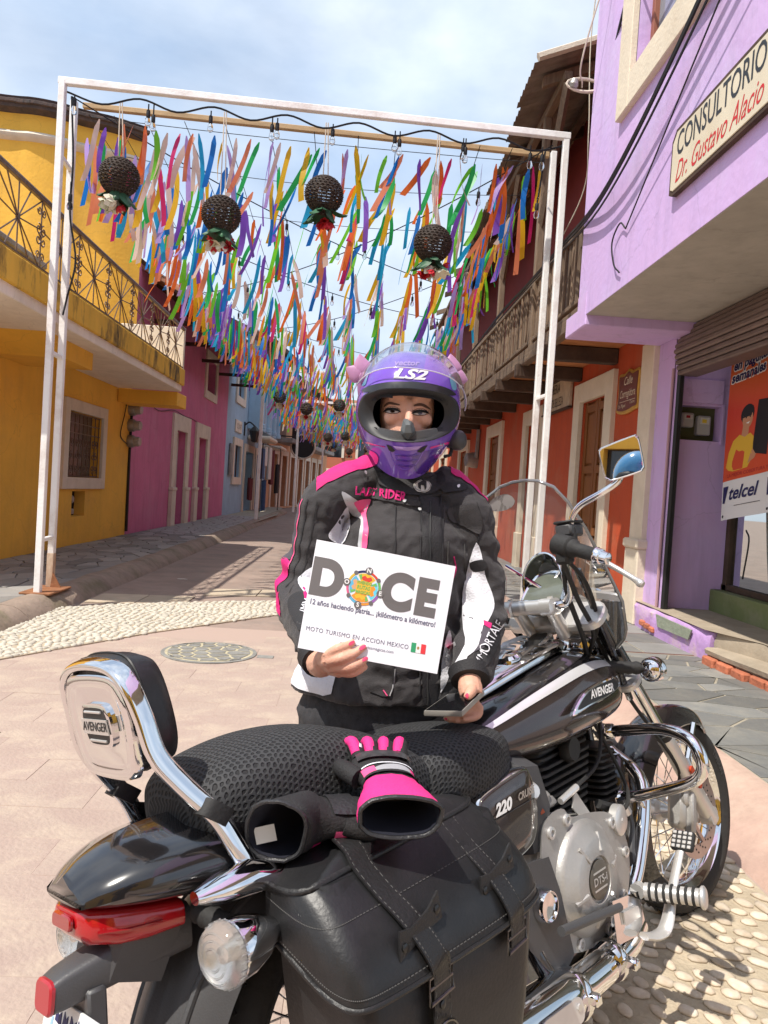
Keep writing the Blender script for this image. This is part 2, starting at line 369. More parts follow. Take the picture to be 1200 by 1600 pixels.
# --- kerbs and pavements
def kerb(name,prof,path,m,kind='structure'):
    mb=MB(); rings=[]
    for (x,y) in path: rings.append([(x+a,y+.01*noise.noise(V((x,y*2,a*9))),z+.008*noise.noise(V((a*9,y*1.5,z*7)))) for a,z in prof])
    mb.loft(rings,True,True); return solo(name,mb,m,kind=kind,smooth=40)
def lin(a,b,n): return [(a[0]+(b[0]-a[0])*i/n,a[1]+(b[1]-a[1])*i/n) for i in range(n+1)]
# left kerb in separate cast lengths
prof=[(.24,-.05),(.20,.03),(.12,.10),(.06,.135),(-.06,.14),(-.10,.135),(-.10,-.05)]
ky=[2.0,4.2,6.78,9.0,11.2,13.5,16,19,22,26,30,36]
lk=new('kerb',None,None,'structure'); lk.location=(-2.95,9,0); WM[lk]=Matrix.Translation((-2.95,9,0))
def kx(y): return -3.02-.012*max(0,y-10)-.0006*max(0,y-16)**1.6
for a,b in zip(ky[:-1],ky[1:]):
    mb=MB(); n=max(3,int((b-a)*5)); rings=[]
    for i in range(n+1):
        y=a+.006+(b-a-.012)*i/n; x=kx(y)
        rings.append([(x+p,y,z+.012*noise.noise(V((p*9,y*1.7,z*7)))+(.006*noise.noise(V((p*30,y*9,z*20))))) for p,z in prof])
    mb.loft(rings); part('kerbstone',mb,M_kerbL,lk,50)
mb=MB(); mb.add([(-4.7,-2,.108),(-3.05,-2,.108),(-3.05,30,.108),(-3.8,40,.108),(-4.7,40,.108)],[(0,1,2,3,4)]); lp=solo('left_pavement',mb,M_mortar,kind='structure')
for P in voronoi(-4.62,-3.13,6.2,17,150,8,.55):
    Q=inset(P,.008); h_=rnd.uniform(.126,.136); b=MB(); b.prism(Q,h_-.1,(0,0,.1),bev=.004); part('flagstone',b,M_slateL,lp)
fm=MB()
for P in voronoi(-4.62,-3.2,17,27,80,9,.45): fm.prism(inset(P,.012),.03,(0,0,.1))
part('flagstones',fm,M_slateL,lp,kind='stuff')
# right kerb (pink) and flagstone pavement
prof=[(-.33,-.03),(-.30,.01),(-.05,.125),(0,.14),(.06,.142),(.06,-.03)]
mb=MB(); rings=[]
for i in range(60):
    y=-1+i*.45; 
    rings.append([(1.88+p,y,z+.012*noise.noise(V((p*4,y*2,1)))) for p,z in prof])
mb.loft(rings); solo('pink_kerb',mb,M_kerbR,kind='structure',smooth=50)
mb=MB(); mb.add([(1.9,-3,.1365),(3.7,-3,.1365),(3.7,32,.1365),(1.9,32,.1365)],[(0,1,2,3)]); rp=solo('right_pavement',mb,M_mortar,kind='structure')
for P in voronoi(1.95,3.05,.5,6.15,82,23,1.75,1):
    b=MB(); b.prism(inset(P,.009),.022,(0,0,.12+rnd.uniform(-.002,.002)),bev=.002); part('flagstone',b,M_slate,rp)
M_dkr=mat('dark red joint',(.14,.05,.04),.9)
M_gslab=mat('smooth grey slab',(.235,.23,.22),.8,var=.15,vs=4,bump=.3,bs=40,rv=.12)
for i in range(9):
    y=6.2+i*.46; b=MB()
    for k in range(2):
        b=MB(); b.box(1.95+k*.56,2.49+k*.56,y+.01,y+.445,.12,.141+rnd.uniform(0,.003),.004); part('paving_slab',b,M_gslab if (i*3+k)%4 else M_slate,rp)
b=MB()
for i in range(10): b.box(1.93,3.0,6.2+i*.46-.012,6.2+i*.46+.008,.12,.1395)
part('joint',b,M_dkr,rp)
fm=MB()
for P in voronoi(1.95,3.0,10.4,18,80,25,.6): fm.prism(inset(P,.012),.02,(0,0,.12))
part('flagstones',fm,M_slate,rp,kind='stuff')

# scraps on the ground
M_scr=mat('blue scrap',(.08,.14,.40),.6); M_wsc=mat('white scrap',(.7,.68,.62),.7); M_dsc=mat('dark speck',(.10,.07,.05),.9)
for x,y,m,sz,lab in ((-.80,2.70,M_scr,.028,'small blue paper scrap on the pink paving'),(-2.25,10.2,M_wsc,.07,'small white scrap by the left kerb'),(-2.0,4.1,M_dsc,.02,'dark speck of dirt on the paving at left'),(-1.75,3.9,M_dsc,.014,'smaller dark speck of dirt right of the first one'),(-1.9,3.55,M_dsc,.016,'dark speck of dirt nearest the backrest')):
    mb=MB(); mb.prism([(sz,0),(.3*sz,.42*sz),(-.8*sz,.25*sz),(-sz,-.1*sz),(-.1*sz,-.4*sz)],.004,(x,y,-.003)); solo('litter_scrap',mb,m,lab,'litter')
# ---------------------------------------------------------------- left side of the street
M_yel=mat('ochre yellow plaster',(.86,.48,.065),.85,var=.13,vs=1.1,bump=.45,bs=18,det=9,dirt=.35,dirtc=(.60,.33,.08),ds=.9,streak=.2)
M_yelst=mat('stained yellow plaster',(.74,.44,.06),.9,var=.15,vs=3,bump=.8,bs=22,dirt=1,dirtc=(.035,.032,.025),ds=2.6,stretch=(1,1,.35))
M_cream=mat('cream stone trim',(.68,.60,.49),.85,var=.12,vs=4,bump=.4,bs=40,dirt=.3,dirtc=(.45,.37,.28),ds=1.5)
M_white=mat('off white plaster',(.80,.72,.62),.9,var=.12,vs=2.2,bump=.4,bs=20,dirt=.3,dirtc=(.58,.50,.40),streak=.2)
M_mag=mat('magenta plaster',(.58,.16,.29),.85,var=.16,vs=1.2,bump=.4,bs=22,det=8,dirt=.55,dirtc=(.55,.22,.33),ds=.9,streak=.4)
M_blu=mat('blue plaster',(.32,.47,.60),.85,var=.12,vs=1.3,bump=.3,bs=22,dirt=.3,dirtc=(.27,.40,.52),streak=.4)
M_ora=mat('peach plaster',(.62,.33,.18),.85,var=.15,vs=1.2,bump=.3,bs=22,dirt=.3,dirtc=(.4,.25,.17),streak=.4)
M_brk=mat('dark weathered brick',(.13,.085,.07),.9,var=.5,vs=5,bump=1,bs=18,col2=(.05,.045,.045))
M_wrought=mat('brown wrought iron',(.17,.115,.085),.5,metal=.5,var=.3,vs=20)
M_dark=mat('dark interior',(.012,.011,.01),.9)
M_glassd=mat('dark window glass',(.03,.035,.04),.06,spec=.8)
M_pane=mat('dusty window pane',(.17,.15,.14),.25,var=.3,vs=3)
M_brownw=mat('dark roof timber',(.065,.03,.02),.7,var=.3,vs=8,bump=.4,bs=30)
M_tile=mat('clay roof tile',(.28,.12,.07),.85,var=.4,vs=5,rv=.15)
M_greyw=mat('weathered grey cement',(.30,.28,.26),.9,var=.4,vs=3,bump=.6,bs=15)
M_metalg=mat('grey galvanised metal',(.33,.32,.30),.45,metal=.6,var=.2,vs=10)
M_whdoor=mat('white painted shutter',(.60,.56,.50),.7,var=.15,vs=3,dirt=.3,dirtc=(.36,.31,.26))
def wall(mb,P,s0,s1,z0,z1,holes,inw,depth=.2,mi=0):
    """P(s,z)->point on the face, inw inward vector; rectangular openings with reveals"""
    S=sorted({s0,s1}|{h[0] for h in holes}|{h[1] for h in holes}); Z=sorted({z0,z1}|{h[2] for h in holes}|{h[3] for h in holes})
    inw=V(inw)
    for a,b in zip(S[:-1],S[1:]):
        for c,d in zip(Z[:-1],Z[1:]):
            ms,mz=(a+b)/2,(c+d)/2
            if any(h[0]<ms<h[1] and h[2]<mz<h[3] for h in holes): continue
            mb.add([P(a,c),P(b,c),P(b,d),P(a,d)],[(0,1,2,3)],mi)
    def rev(a,b): 
        A=V(P(*a));B=V(P(*b)); mb.add([A,B,B+inw*depth,A+inw*depth],[(0,1,2,3)],mi)
    for h in holes:
        c=[(h[0],h[2]),(h[1],h[2]),(h[1],h[3]),(h[0],h[3])]
        for i in range(4): rev(c[i],c[(i+1)%4])
    c=[(s0,z0),(s1,z0),(s1,z1),(s0,z1)]
    for i in range(4): rev(c[i],c[(i+1)%4])
    return mb
def PX(X): return lambda s,z:(X,s,z)
def frame(mb,X,y0,y1,z0,z1,w_,out,th=.05,bottom=True,mi=0,wt=None):
    """surround of an opening on a wall facing +-X; out=+1 faces +X"""
    xa,xb=(X-.01*out,X+th*out); wt=wt or w_
    mb.box(xa,xb,y0-w_,y0,z0-(w_ if bottom else 0),z1+wt,.006,mi); mb.box(xa,xb,y1,y1+w_,z0-(w_ if bottom else 0),z1+wt,.006,mi)
    mb.box(xa,xb-.002*out,y0,y1,z1,z1+wt,.006,mi)
    if bottom: mb.box(xa,xb-.002*out,y0,y1,z0-w_,z0,.006,mi)
    return mb
def spiral(c,r,t0,turns,sgn,n=14):
    return [(c[0]+r*(1-.78*k/n)*math.cos(t0+sgn*turns*2*PI*k/n),c[1]+r*(1-.78*k/n)*math.sin(t0+sgn*turns*2*PI*k/n)) for k in range(n+1)]
XL=-4.63
# --- yellow house
ye=thing('yellow_house','ochre yellow house with a wrought iron balcony and a barred window','house',(XL,11.5,.1))
mb=MB(); wall(mb,PX(XL),6.9,15.5,.0,3.25,[(12.2,13.8,1.25,2.32),(12.55,13.15,.6,1.02)],(-1,0,0),.22); part('wall',mb,M_yel,ye)
# the end wall of the house towards the crossing
mb=MB(); mb.box(-10,XL-.2,6.9,7.1,0,3.3); part('end_wall',mb,M_yel,ye)
UP=[(-9.5,14.2),(-7.09,14.55),(-6.45,14.58),(-6.0,14.7),(-5.6,14.92),(-5.15,15.08),(-4.585,15.42)]
mb=MB(); ring=lambda pts,z:[(x,y,z) for x,y in pts]
up2=[tuple(p) for p in spline(UP,5)]
mb.loft([ring(up2,3.2),ring(up2,8.02)],False,False); part('upper_wall',mb,M_yel,ye,60)
mb=MB(); off=lambda d:[(x+d*.35,y-d) for x,y in up2]
mb.loft([ring(off(0),7.45),ring(off(.08),7.5),ring(off(.1),7.56),ring(off(.04),7.62),ring(off(0),7.64)],False,False); part('cornice',mb,M_cream,ye,60)
mb=MB(); mb.loft([ring(off(.0),7.95),ring(off(.16),8.0),ring(off(.18),8.08),ring(off(.10),8.12),ring(off(.16),8.2),ring(off(-.1),8.26),ring(off(-1.5),8.3)],False,False); part('parapet',mb,M_brk,ye,30)
q=random.Random(2); 
for i in range(0,len(up2)-1):
    a,b=V(up2[i]),V(up2[i+1]); n_=max(1,int((b-a).length/.26))
    for k in range(n_):
        p=a.lerp(b,(k+.5)/n_); d=(b-a).normalized(); ang=math.atan2(d.y,d.x); m=Matrix.Translation((p.x+.05,p.y-.16,8.06+q.uniform(-.01,.01)))@Matrix.Rotation(ang+q.uniform(-.04,.04),4,'Z')
        b_=MB(); b_.box(-.115,.115,-.06,.06,0,.065,.008,M=m); part('brick',b_,M_brk,ye)
# balcony slab with fascia and soffit
mb=MB(); mb.box(-4.62,-3.42,7.0,14.55,2.98,3.12,.01); part('balcony_soffit',mb,M_white,ye)
mb=MB(); mb.box(-4.62,-3.38,6.97,14.6,3.1,3.40,.012); part('balcony_slab',mb,M_yelst,ye)
mb=MB()
for a,b in ((9.6,10.6),): mb.prism([(a,2.75),(b,2.75),(b,2.985),(a-.5,2.985)],.9,(-4.62,0,0),(0,1,0),(0,0,1))
part('corbel',mb,M_yel,ye)
mb=MB(); mb.box(-4.62,-3.5,14.6,15.35,2.72,2.98,.01); part('corbel',mb,M_yel,ye)
mb=MB(); mb.box(-4.62,-3.42,14.56,14.66,3.1,4.2,.01); part('party_screen',mb,M_cream,ye)
# railing panels
def rail_panel():
    mb=MB(); L=.535; t=.008
    for dx,dz in ((-1,-1),(1,-1),(-1,1),(1,1),(-.5,-1),(.5,-1),(-.5,1),(.5,1),(-1,0.15),(1,.15)):
        mb.tube([(0,0,.36),(0,dx*L*.96,.36+dz*.34)],t,5)
    mb.tube([(0,0,.03),(0,0,.70)],t,5); mb.lathe([(.03,-.012),(.03,.012)],(0,0,.36),(1,0,0),10)
    for e in (-L,):
        mb.tube([(0,e,.03),(0,e,.71)],t,5)
        for zc,rr in ((.60,.05),(.14,.05)):
            for sg in (-1,1):
                mb.tube([(0,e+sg*(.055)+sg*(p[0]),zc+p[1]) for p in spiral((0,0),rr,PI if sg>0 else 0,1.25,sg if zc>.3 else -sg)],.007,5)
        for zc in (.30,.41):
            for sg in (-1,1): mb.tube([(0,e+sg*.06+p[0],zc+p[1]) for p in spiral((0,0),.062,PI/2,1.3,sg)],.0075,5)
    return mb.data('railing_panel',M_wrought,60)
RP=rail_panel()
for k in range(7): inst('railing_panel',RP,ye,Matrix.Translation(V((-3.43,7.0+.535+1.07*k,3.42))-WM[ye].translation))
mb=MB(); mb.box(-3.455,-3.405,7.0,14.55,4.13,4.155,.006); mb.tube([(-3.43,7.0,4.165),(-3.43,14.55,4.165)],.028,8); mb.box(-3.445,-3.415,7.0,14.55,3.43,3.45); part('handrail',mb,M_wrought,ye)
# weathered grey block on the terrace behind the railing
mb=MB(); mb.box(-5.5,-4.9,9.6,11.6,3.3,4.35,.02); mb.box(-5.55,-4.85,9.5,11.7,4.35,4.45,.02); part('terrace_block',mb,M_greyw,ye)
# window with grille
wi=MB(); frame(wi,XL,12.2,13.8,1.25,2.32,.19,1,.05); wi_o=part('window',wi,M_cream,ye)
mb=MB(); mb.box(XL-.19,XL-.17,12.2,13.8,1.25,2.32); part('pane',mb,M_pane,wi_o)
mb=MB(); 
for k in range(9): y=12.24+k*.19; mb.tube([(XL-.03,y,1.26),(XL-.03,y,2.31)],.009,5)
for z in (1.27,1.98,2.14,2.3): mb.tube([(XL-.03,12.2,z),(XL-.03,13.8,z)],.01,5)
for r_ in range(3):
    for c_ in range(4):
        for sg in (-1,1):
            mb.tube([(XL-.02,12.42+c_*.38+sg*.07+p[0],1.40+r_*.22+p[1]) for p in spiral((0,0),.075,PI/2 if r_%2 else -PI/2,1.2,sg)],.008,5)
part('grille',mb,M_wrought,wi_o)
mb=MB(); mb.box(XL-.2,XL-.18,12.55,13.15,.6,1.02); nb=part('niche_back',mb,M_dark,ye)
mb=MB(); mb.lathe([(.07,0),(.07,.08),(.05,.1)],(XL-.16,12.78,.88),(1,0,0),14); mb.box(XL-.18,XL-.08,12.62,12.9,.63,.72,.01); mb.tube([(XL-.1,12.7,.62),(XL-.1,12.7,.98)],.015,6); part('water_meter',mb,M_metalg,nb,40)
# meters on the corner
M_cable=mat('black cable',(.012,.012,.013),.5)
for i,z in enumerate((2.66,2.34,2.02)):
    t=thing('electric_meter',['topmost round electric meter on the corner of the yellow and magenta houses','middle round electric meter on the corner of the yellow and magenta houses','lowest round electric meter on the corner of the yellow and magenta houses'][i],'electric meter',(XL,15.42,z-.12),'meters on the house corner')
    mb=MB(); mb.lathe([(.125,0),(.125,.1),(.11,.12)],(XL+.01,15.42,z),(1,-.12,0),18); part('case',mb,M_metalg,t,40)
    mb=MB(); mb.lathe([(.098,.1),(.098,.2),(.085,.235),(.0,.24)],(XL+.01,15.42,z),(1,-.12,0),18,cap=False); part('dome',mb,mat('meter glass',(.36,.35,.33),.15,var=.2,vs=20),t,40)
mb=MB(); mb.tube([(XL+.02,15.5,3.0),(XL+.02,15.48,1.7),(XL+.03,15.5,.2)],.03,6); mb.tube([(XL+.02,15.2,2.9),(XL+.03,15.0,2.5),(XL+.02,14.85,2.1),(XL+.02,15.3,1.95)],.01,5,smooth=5); mb.tube([(XL+.02,15.6,2.95),(XL+.03,16.2,3.02),(XL+.02,17.5,2.85),(XL+.03,18.9,3.0),(XL+.03,20.2,2.96),(XL+.02,21.0,2.98),(XL+.02,22.2,2.93)],.009,5,smooth=5)
solo('house_cable',mb,M_cable,'thin black cables and a pipe running down the corner between the yellow and magenta houses','cable')
# --- magenta house
ma=thing('magenta_house','magenta plastered house with two cream door surrounds under a deep dark eave','house',(XL,21,.1))
D1=(19.3,20.45); D2=(21.95,23.2); W=(22.75,24.15,4.0,4.95)
mb=MB(); wall(mb,PX(XL),15.5,26.6,0,5.65,[(D1[0],D1[1],.1,2.55),(D2[0],D2[1],.1,2.55),W],(-1,0,0),.35); part('wall',mb,M_mag,ma)
for D in (D1,D2):
    mb=MB(); frame(mb,XL,D[0],D[1],.1,2.55,.36,1,.06,False,wt=.4)
    for y in (D[0]-.18,D[1]+.18): mb.box(XL,XL+.10,y-.2,y+.2,.1,1.02,.01); mb.box(XL,XL+.12,y-.22,y+.22,1.02,1.1,.01)
    d=part('door',mb,M_cream,ma)
    mb=MB(); mb.box(XL-.24,XL-.18,D[0],D[1],.1,2.55,.004); 
    for k in range(2): 
        for z in (.3,1.3): mb.box(XL-.19,XL-.165,D[0]+.08+k*(D[1]-D[0])/2,D[0]+(k+1)*(D[1]-D[0])/2-.08,z,z+.85,.008)
    part('leaf',mb,M_whdoor,d)
mb=MB(); frame(mb,XL,*W,.24,1,.05); wo=part('window',mb,M_cream,ma); mb=MB(); mb.box(XL-.3,XL-.28,*W); part('pane',mb,M_pane,wo)
# eave
mb=MB(); mb.loft([[(XL,y,5.66),(-3.45,y,4.78),(-3.45,y,4.86),(XL,y,5.76),(-7,y,7.4),(-7,y,7.3)] for y in (15.75,27.2)]); part('roof',mb,M_brownw,ma)
for k in range(5):
    y=16.9+k*2.55; mb=MB(); mb.box(XL,-3.5,y-.05,y+.05,4.70,4.79,.005); mb.prism([(XL,5.5),(-3.5,4.72),(-3.5,4.8),(XL,5.64)],.09,(0,y+.05,0),(1,0,0),(0,0,1)); part('rafter',mb,M_brownw,ma)
mb=MB(); mb.box(-3.5,-3.40,15.7,27.25,4.72,4.9,.01); part('fascia',mb,M_brownw,ma)
fm=MB()
for k in range(46): fm.lathe([(.13,0),(.11,3.9)],(-3.38,15.85+k*.25,4.9),(-.882,0,.47),8,a0=-1.6,a1=1.6,ref=(0.47,0,.882))
part('roof_tiles',fm,M_tile,ma,40,kind='stuff')
# --- blue house
bl=thing('blue_house','blue plastered house with cream windows beyond the magenta house','house',(XL,31,.1))
mb=MB(); wall(mb,PX(XL),26.6,38.5,0,6.2,[(28.35,29.9,1.5,2.7),(28.4,30.1,4.55,5.3),(31.2,33.6,.1,2.6),(34.6,36.2,.1,2.6)],(-1,0,0),.35); part('wall',mb,M_blu,bl)
for h in ((28.35,29.9,1.5,2.7),(28.4,30.1,4.55,5.3)):
    mb=MB(); frame(mb,XL,*h,.28,1,.07); o=part('window',mb,M_cream,bl); mb=MB(); mb.box(XL-.3,XL-.26,*h); part('pane',mb,M_pane,o); mb=MB(); mb.box(XL-.02,XL+.02,(h[0]+h[1])/2-.03,(h[0]+h[1])/2+.03,h[2],h[3]); part('mullion',mb,M_brownw,o)
mb=MB(); mb.box(XL+.02,XL+.08,27.3,28.0,1.55,2.7,.01); mb.box(XL+.081,XL+.09,27.4,27.9,1.65,2.6); part('shutter',mb,M_greyw,bl)
for h in ((31.2,33.6,.1,2.6),(34.6,36.2,.1,2.6)):
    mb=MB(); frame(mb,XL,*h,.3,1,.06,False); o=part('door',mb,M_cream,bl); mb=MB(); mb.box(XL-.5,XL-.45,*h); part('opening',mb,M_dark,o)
# bay with columns
mb=MB(); mb.box(XL,XL+.5,31.5,38.3,3.55,7.2,.02); part('bay',mb,M_blu,bl)
for y in (31.7,34.0,36.2,38.1): mb=MB(); mb.lathe([(.2,0),(.2,.15),(.15,.2),(.15,2.2),(.2,2.3),(.22,2.45)],(XL+.52,y,3.6),(0,0,1),12); part('column',mb,M_blu,bl,40)
for y in (32.4,34.7,36.9): mb=MB(); mb.box(XL+.50,XL+.515,y,y+.7,3.7,6.1); part('shutter',mb,mat('brown shutter',(.20,.09,.05),.6,var=.2,vs=6),bl)
mb=MB(); mb.box(XL+.0,XL+1.0,31.6,34.2,3.12,3.3,.06); mb.box(XL,XL+1.1,35.2,37.6,2.95,3.1,.05); part('awning',mb,M_cream,bl)
mb=MB(); mb.box(XL-.3,XL+.12,26.4,31,6.15,6.3,.02); part('cornice',mb,M_cream,bl); mb=MB(); mb.loft([[(XL-3,y,8.6),(x,y,6.95),(x,y,7.12),(XL-3,y,8.8)] for y,x in ((30.8,-3.5),(38.8,-2.6))]); part('roof',mb,M_brownw,bl)
t=thing('name_plaque','cream plaque with a dark border fixed high on the blue wall','sign',(XL,29.1,3.2)); mb=MB(); mb.box(XL,XL+.05,28.35,29.8,3.2,3.66,.01); part('board',mb,M_cream,t); mb=MB()
text_mb('TAXCO',.3,(XL+.051,29.1,3.42),(0,-1,0),(0,0,1),mb=mb); 
t2=part('lettering',mb,M_brownw,t)
# lantern
t=thing('wall_lantern','black wall lantern on a bracket on the blue house','lantern',(XL+.3,30.7,3.2)); M_blk=mat('black painted iron',(.015,.015,.016),.45)
mb=MB(); mb.tube([(XL,30.7,3.6),(XL+.2,30.7,3.75),(XL+.42,30.7,3.6)],.03,6,smooth=4); mb.box(XL,XL+.04,30.6,30.8,3.2,3.75,.01); part('bracket',mb,M_blk,t)
mb=MB(); mb.lathe([(.05,0),(.13,.05),(.2,.42),(.22,.45),(.1,.6),(.02,.68)],(XL+.42,30.7,2.95),(0,0,1),6); part('cage',mb,M_blk,t)
# clothes on a rail outside the shop
M_den=mat('denim clothes',(.05,.09,.19),.9,var=.3,vs=9); M_clw=mat('white clothes',(.6,.58,.56),.9,var=.1); M_clk=mat('black clothes',(.02,.018,.02),.9); M_clr=mat('maroon clothes',(.12,.025,.03),.9)
q=random.Random(5)
def garment(x,y,z,h,wd,m,lab):
    mb=MB(); o=q.uniform(0,9)
    def fn(u,v):
        wv=wd*(.55+.45*min(1,v*3+.1))
        a=2*PI*u; return (x+.09*math.cos(a)*(1+.3*math.sin(5*a+o)),y+wv/2*math.sin(a),z-h*v+.02*math.sin(9*u+o))
    mb.grid(fn,14,6,closeu=True); mb.tube([(x,y-.16,z-.01),(x,y,z+.05),(x,y+.16,z-.01)],.012,5); mb.tube([(x,y,z+.05),(x,y,z+.14)],.008,5)
    solo('hanging_garment',mb,m,lab,'garment',60,'clothes hanging outside the shop')
for a in ((-3.95,31.5,2.75,1.25,.55,M_den,'dark blue denim garment hanging nearest on the shop rail'),(-3.9,32.1,2.85,.8,.6,M_clw,'white blouse hanging high beside the denim on the shop rail'),(-3.8,32.8,2.85,1.35,.5,M_clw,'long white garment in the middle of the shop rail'),
    (-3.75,33.4,2.8,1.5,.5,M_clr,'long maroon garment hanging behind the white ones'),(-3.6,34.4,2.2,1.3,.7,M_clk,'black dress hanging at the far end of the shop rail'),(-4.35,31.3,1.5,.9,.5,M_clr,'maroon cloth hanging low in the shop doorway'),(-3.9,32.2,1.45,1.3,.3,M_den,'pair of jeans hanging low below the white blouse')): garment(*a)
mb=MB(); mb.tube([(-3.9,31.2,2.95),(-3.55,34.9,2.95)],.02,6); mb.tube([(-3.9,31.2,.13),(-3.9,31.2,2.95)],.02,6); mb.tube([(-3.55,34.9,.13),(-3.55,34.9,2.95)],.02,6); solo('clothes_rail',mb,M_blk,'black clothes rail standing outside the blue shop','clothes rail')
# --- houses farther along
pe=thing('peach_house','peach house with a row of tall doors and dark balconies far down the left side','house',M=Matrix.Translation((XL,38.5,.1))@Matrix.Rotation(-.13,4,'Z')@Matrix.Translation((0,0,0)))
PEM=WM[pe].copy(); WM[pe]=Matrix.Translation((XL,38.5,.1))
hs=[(39.3+k*2.2,40.5+k*2.2,.1,2.9) for k in range(7)]
mb=MB(); wall(mb,PX(XL+.1),38.5,56,0,7.0,hs,(-1,0,0),.4); part('wall',mb,M_ora,pe)
for h in hs:
    mb=MB(); frame(mb,XL+.1,*h,.28,1,.06,False); o=part('door',mb,M_cream,pe); mb=MB(); mb.box(XL-.2,XL-.16,*h); part('leaf',mb,M_brownw,o)
for k in range(3):
    y=39.5+k*5; mb=MB(); mb.box(XL,XL+1.1,y,y+3.6,3.5,3.75,.03); o=part('balcony',mb,M_greyw,pe); mb=MB()
    for j in range(14): mb.tube([(XL+1.05,y+.1+j*.26,3.75),(XL+1.05,y+.1+j*.26,4.6)],.03,5)
    mb.box(XL+1.0,XL+1.1,y,y+3.6,4.6,4.68); part('railing',mb,M_blk,o); mb=MB(); mb.box(XL+.1,XL+.14,y+.6,y+2.6,3.75,6.2); part('shutter',mb,MATS['brown shutter'],pe)
mb=MB(); mb.loft([[(XL-3,y,8.6),(XL+1.5,y,6.7),(XL+1.5,y,6.85),(XL-3,y,8.8)] for y in (38.3,56.5)]); part('roof',mb,M_brownw,pe)
# house closing the end of the street
en=thing('terracotta_house','terracotta house with framed windows closing the far end of the street','house',(-1,60,.0))
M_ter=mat('terracotta plaster',(.42,.13,.07),.85,var=.15,vs=1)
hs=[(-5.2+k*2.6,-3.9+k*2.6,3.7,5.6) for k in range(5)]+[(-5.2+k*2.6,-3.9+k*2.6,.1,2.6) for k in range(5)]
mb=MB(); wall(mb,lambda s,z:(s,60,z),-7.5,8,0,6.6,hs,(0,1,0),.3); part('wall',mb,M_ter,en)
for h in hs:
    mb=MB(); mb.box(h[0]-.2,h[0],59.9,60,h[2],h[3]+.2); mb.box(h[1],h[1]+.2,59.9,60,h[2],h[3]+.2); mb.box(h[0],h[1],59.9,60,h[3],h[3]+.2); o=part('window',mb,M_cream,en); mb=MB(); mb.box(h[0],h[1],60.2,60.25,h[2],h[3]); part('pane',mb,M_glassd,o)
mb=MB(); mb.loft([[(x,59.2,6.4),(x,59.2,6.6),(x,66,9),(x,66,8.8)] for x in (-7.8,8.2)]); part('roof',mb,M_tile,en)
# round sign on a bracket
t=thing('round_sign','round black hanging sign with a white rim on the far peach house','sign',(-3.2,40.5,3.0)); mb=MB(); mb.lathe([(.62,-.03),(.62,.03)],(-2.95,40.5,3.4),(0,-1,0),28); part('disc',mb,M_blk,t)
mb=MB(); mb.tube([(-2.95+.64*math.cos(a),40.46,3.4+.64*math.sin(a)) for a in [2*PI*k/28 for k in range(28)]],.05,6,closed=True); part('rim',mb,M_cream,t,60); mb=MB(); mb.tube([(-4.5,40.5,3.9),(-3.3,40.5,3.9)],.03,6); part('bracket',mb,M_blk,t)
# ---------------------------------------------------------------- right side of the street
M_red=mat('brick red plaster',(.50,.075,.022),.8,var=.12,vs=1.4,bump=.3,bs=25,det=8,dirt=.55,dirtc=(.40,.14,.07),ds=1.1,streak=.35)
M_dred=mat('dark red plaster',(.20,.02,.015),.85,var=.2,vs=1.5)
M_pur=mat('lilac plaster',(.56,.41,.72),.8,var=.10,vs=1.8,bump=.45,bs=14,det=8,dirt=.6,dirtc=(.60,.50,.74),ds=.8,col2=(.61,.41,.68),streak=.35)
M_soff=mat('grey soffit plaster',(.42,.39,.34),.9,var=.15,vs=2,bump=.4,bs=12,dirt=.4,dirtc=(.5,.47,.42),streak=.35)
M_wood=mat('weathered grey timber',(.27,.19,.125),.85,var=.45,vs=7,bump=.7,bs=30,stretch=(6,6,.6),rv=.25,col2=(.15,.105,.075))
M_woodh=mat('weathered beam',(.25,.175,.115),.85,var=.45,vs=5,bump=.7,bs=30,stretch=(6,.5,6),rv=.2,col2=(.13,.09,.065))
M_plank=mat('brown floor board',(.50,.21,.08),.75,var=.35,vs=5,bump=.4,bs=30,stretch=(.6,4,4),rv=.15)
M_joist=mat('dark joist',(.075,.045,.03),.85,var=.4,vs=5,bump=.6,bs=25)
M_door=mat('varnished wooden door',(.23,.085,.022),.45,var=.35,vs=6,stretch=(5,5,.5),bump=.15,bs=25)
M_corr=mat('old corrugated sheet',(.30,.25,.21),.7,var=.35,vs=3,metal=.1,rv=.15,dirt=.5,dirtc=(.14,.09,.06))
M_trimR=mat('cream painted stone',(.72,.63,.49),.8,var=.1,vs=4,bump=.4,bs=35,dirt=.25,dirtc=(.5,.4,.28))
XR=3.0
rh=thing('red_house','brick red house with a wooden balcony and cream door surrounds','house',(XR,13,.1))
DR=[(9.1,10.15,.12,2.70),(12.35,13.35,.12,2.65),(15.9,17.2,.12,2.7),(20.6,22.0,.12,2.6),(25.5,27,.12,2.6),(30,31.5,.12,2.6)]
mb=MB(); wall(mb,PX(XR),7.95,44,0,3.35,DR,(1,0,0),.45); part('wall',mb,M_red,rh)
mb=MB(); mb.box(XR+.02,XR+.3,7.2,44,3.35,7.0); part('upper_wall',mb,M_dred,rh)
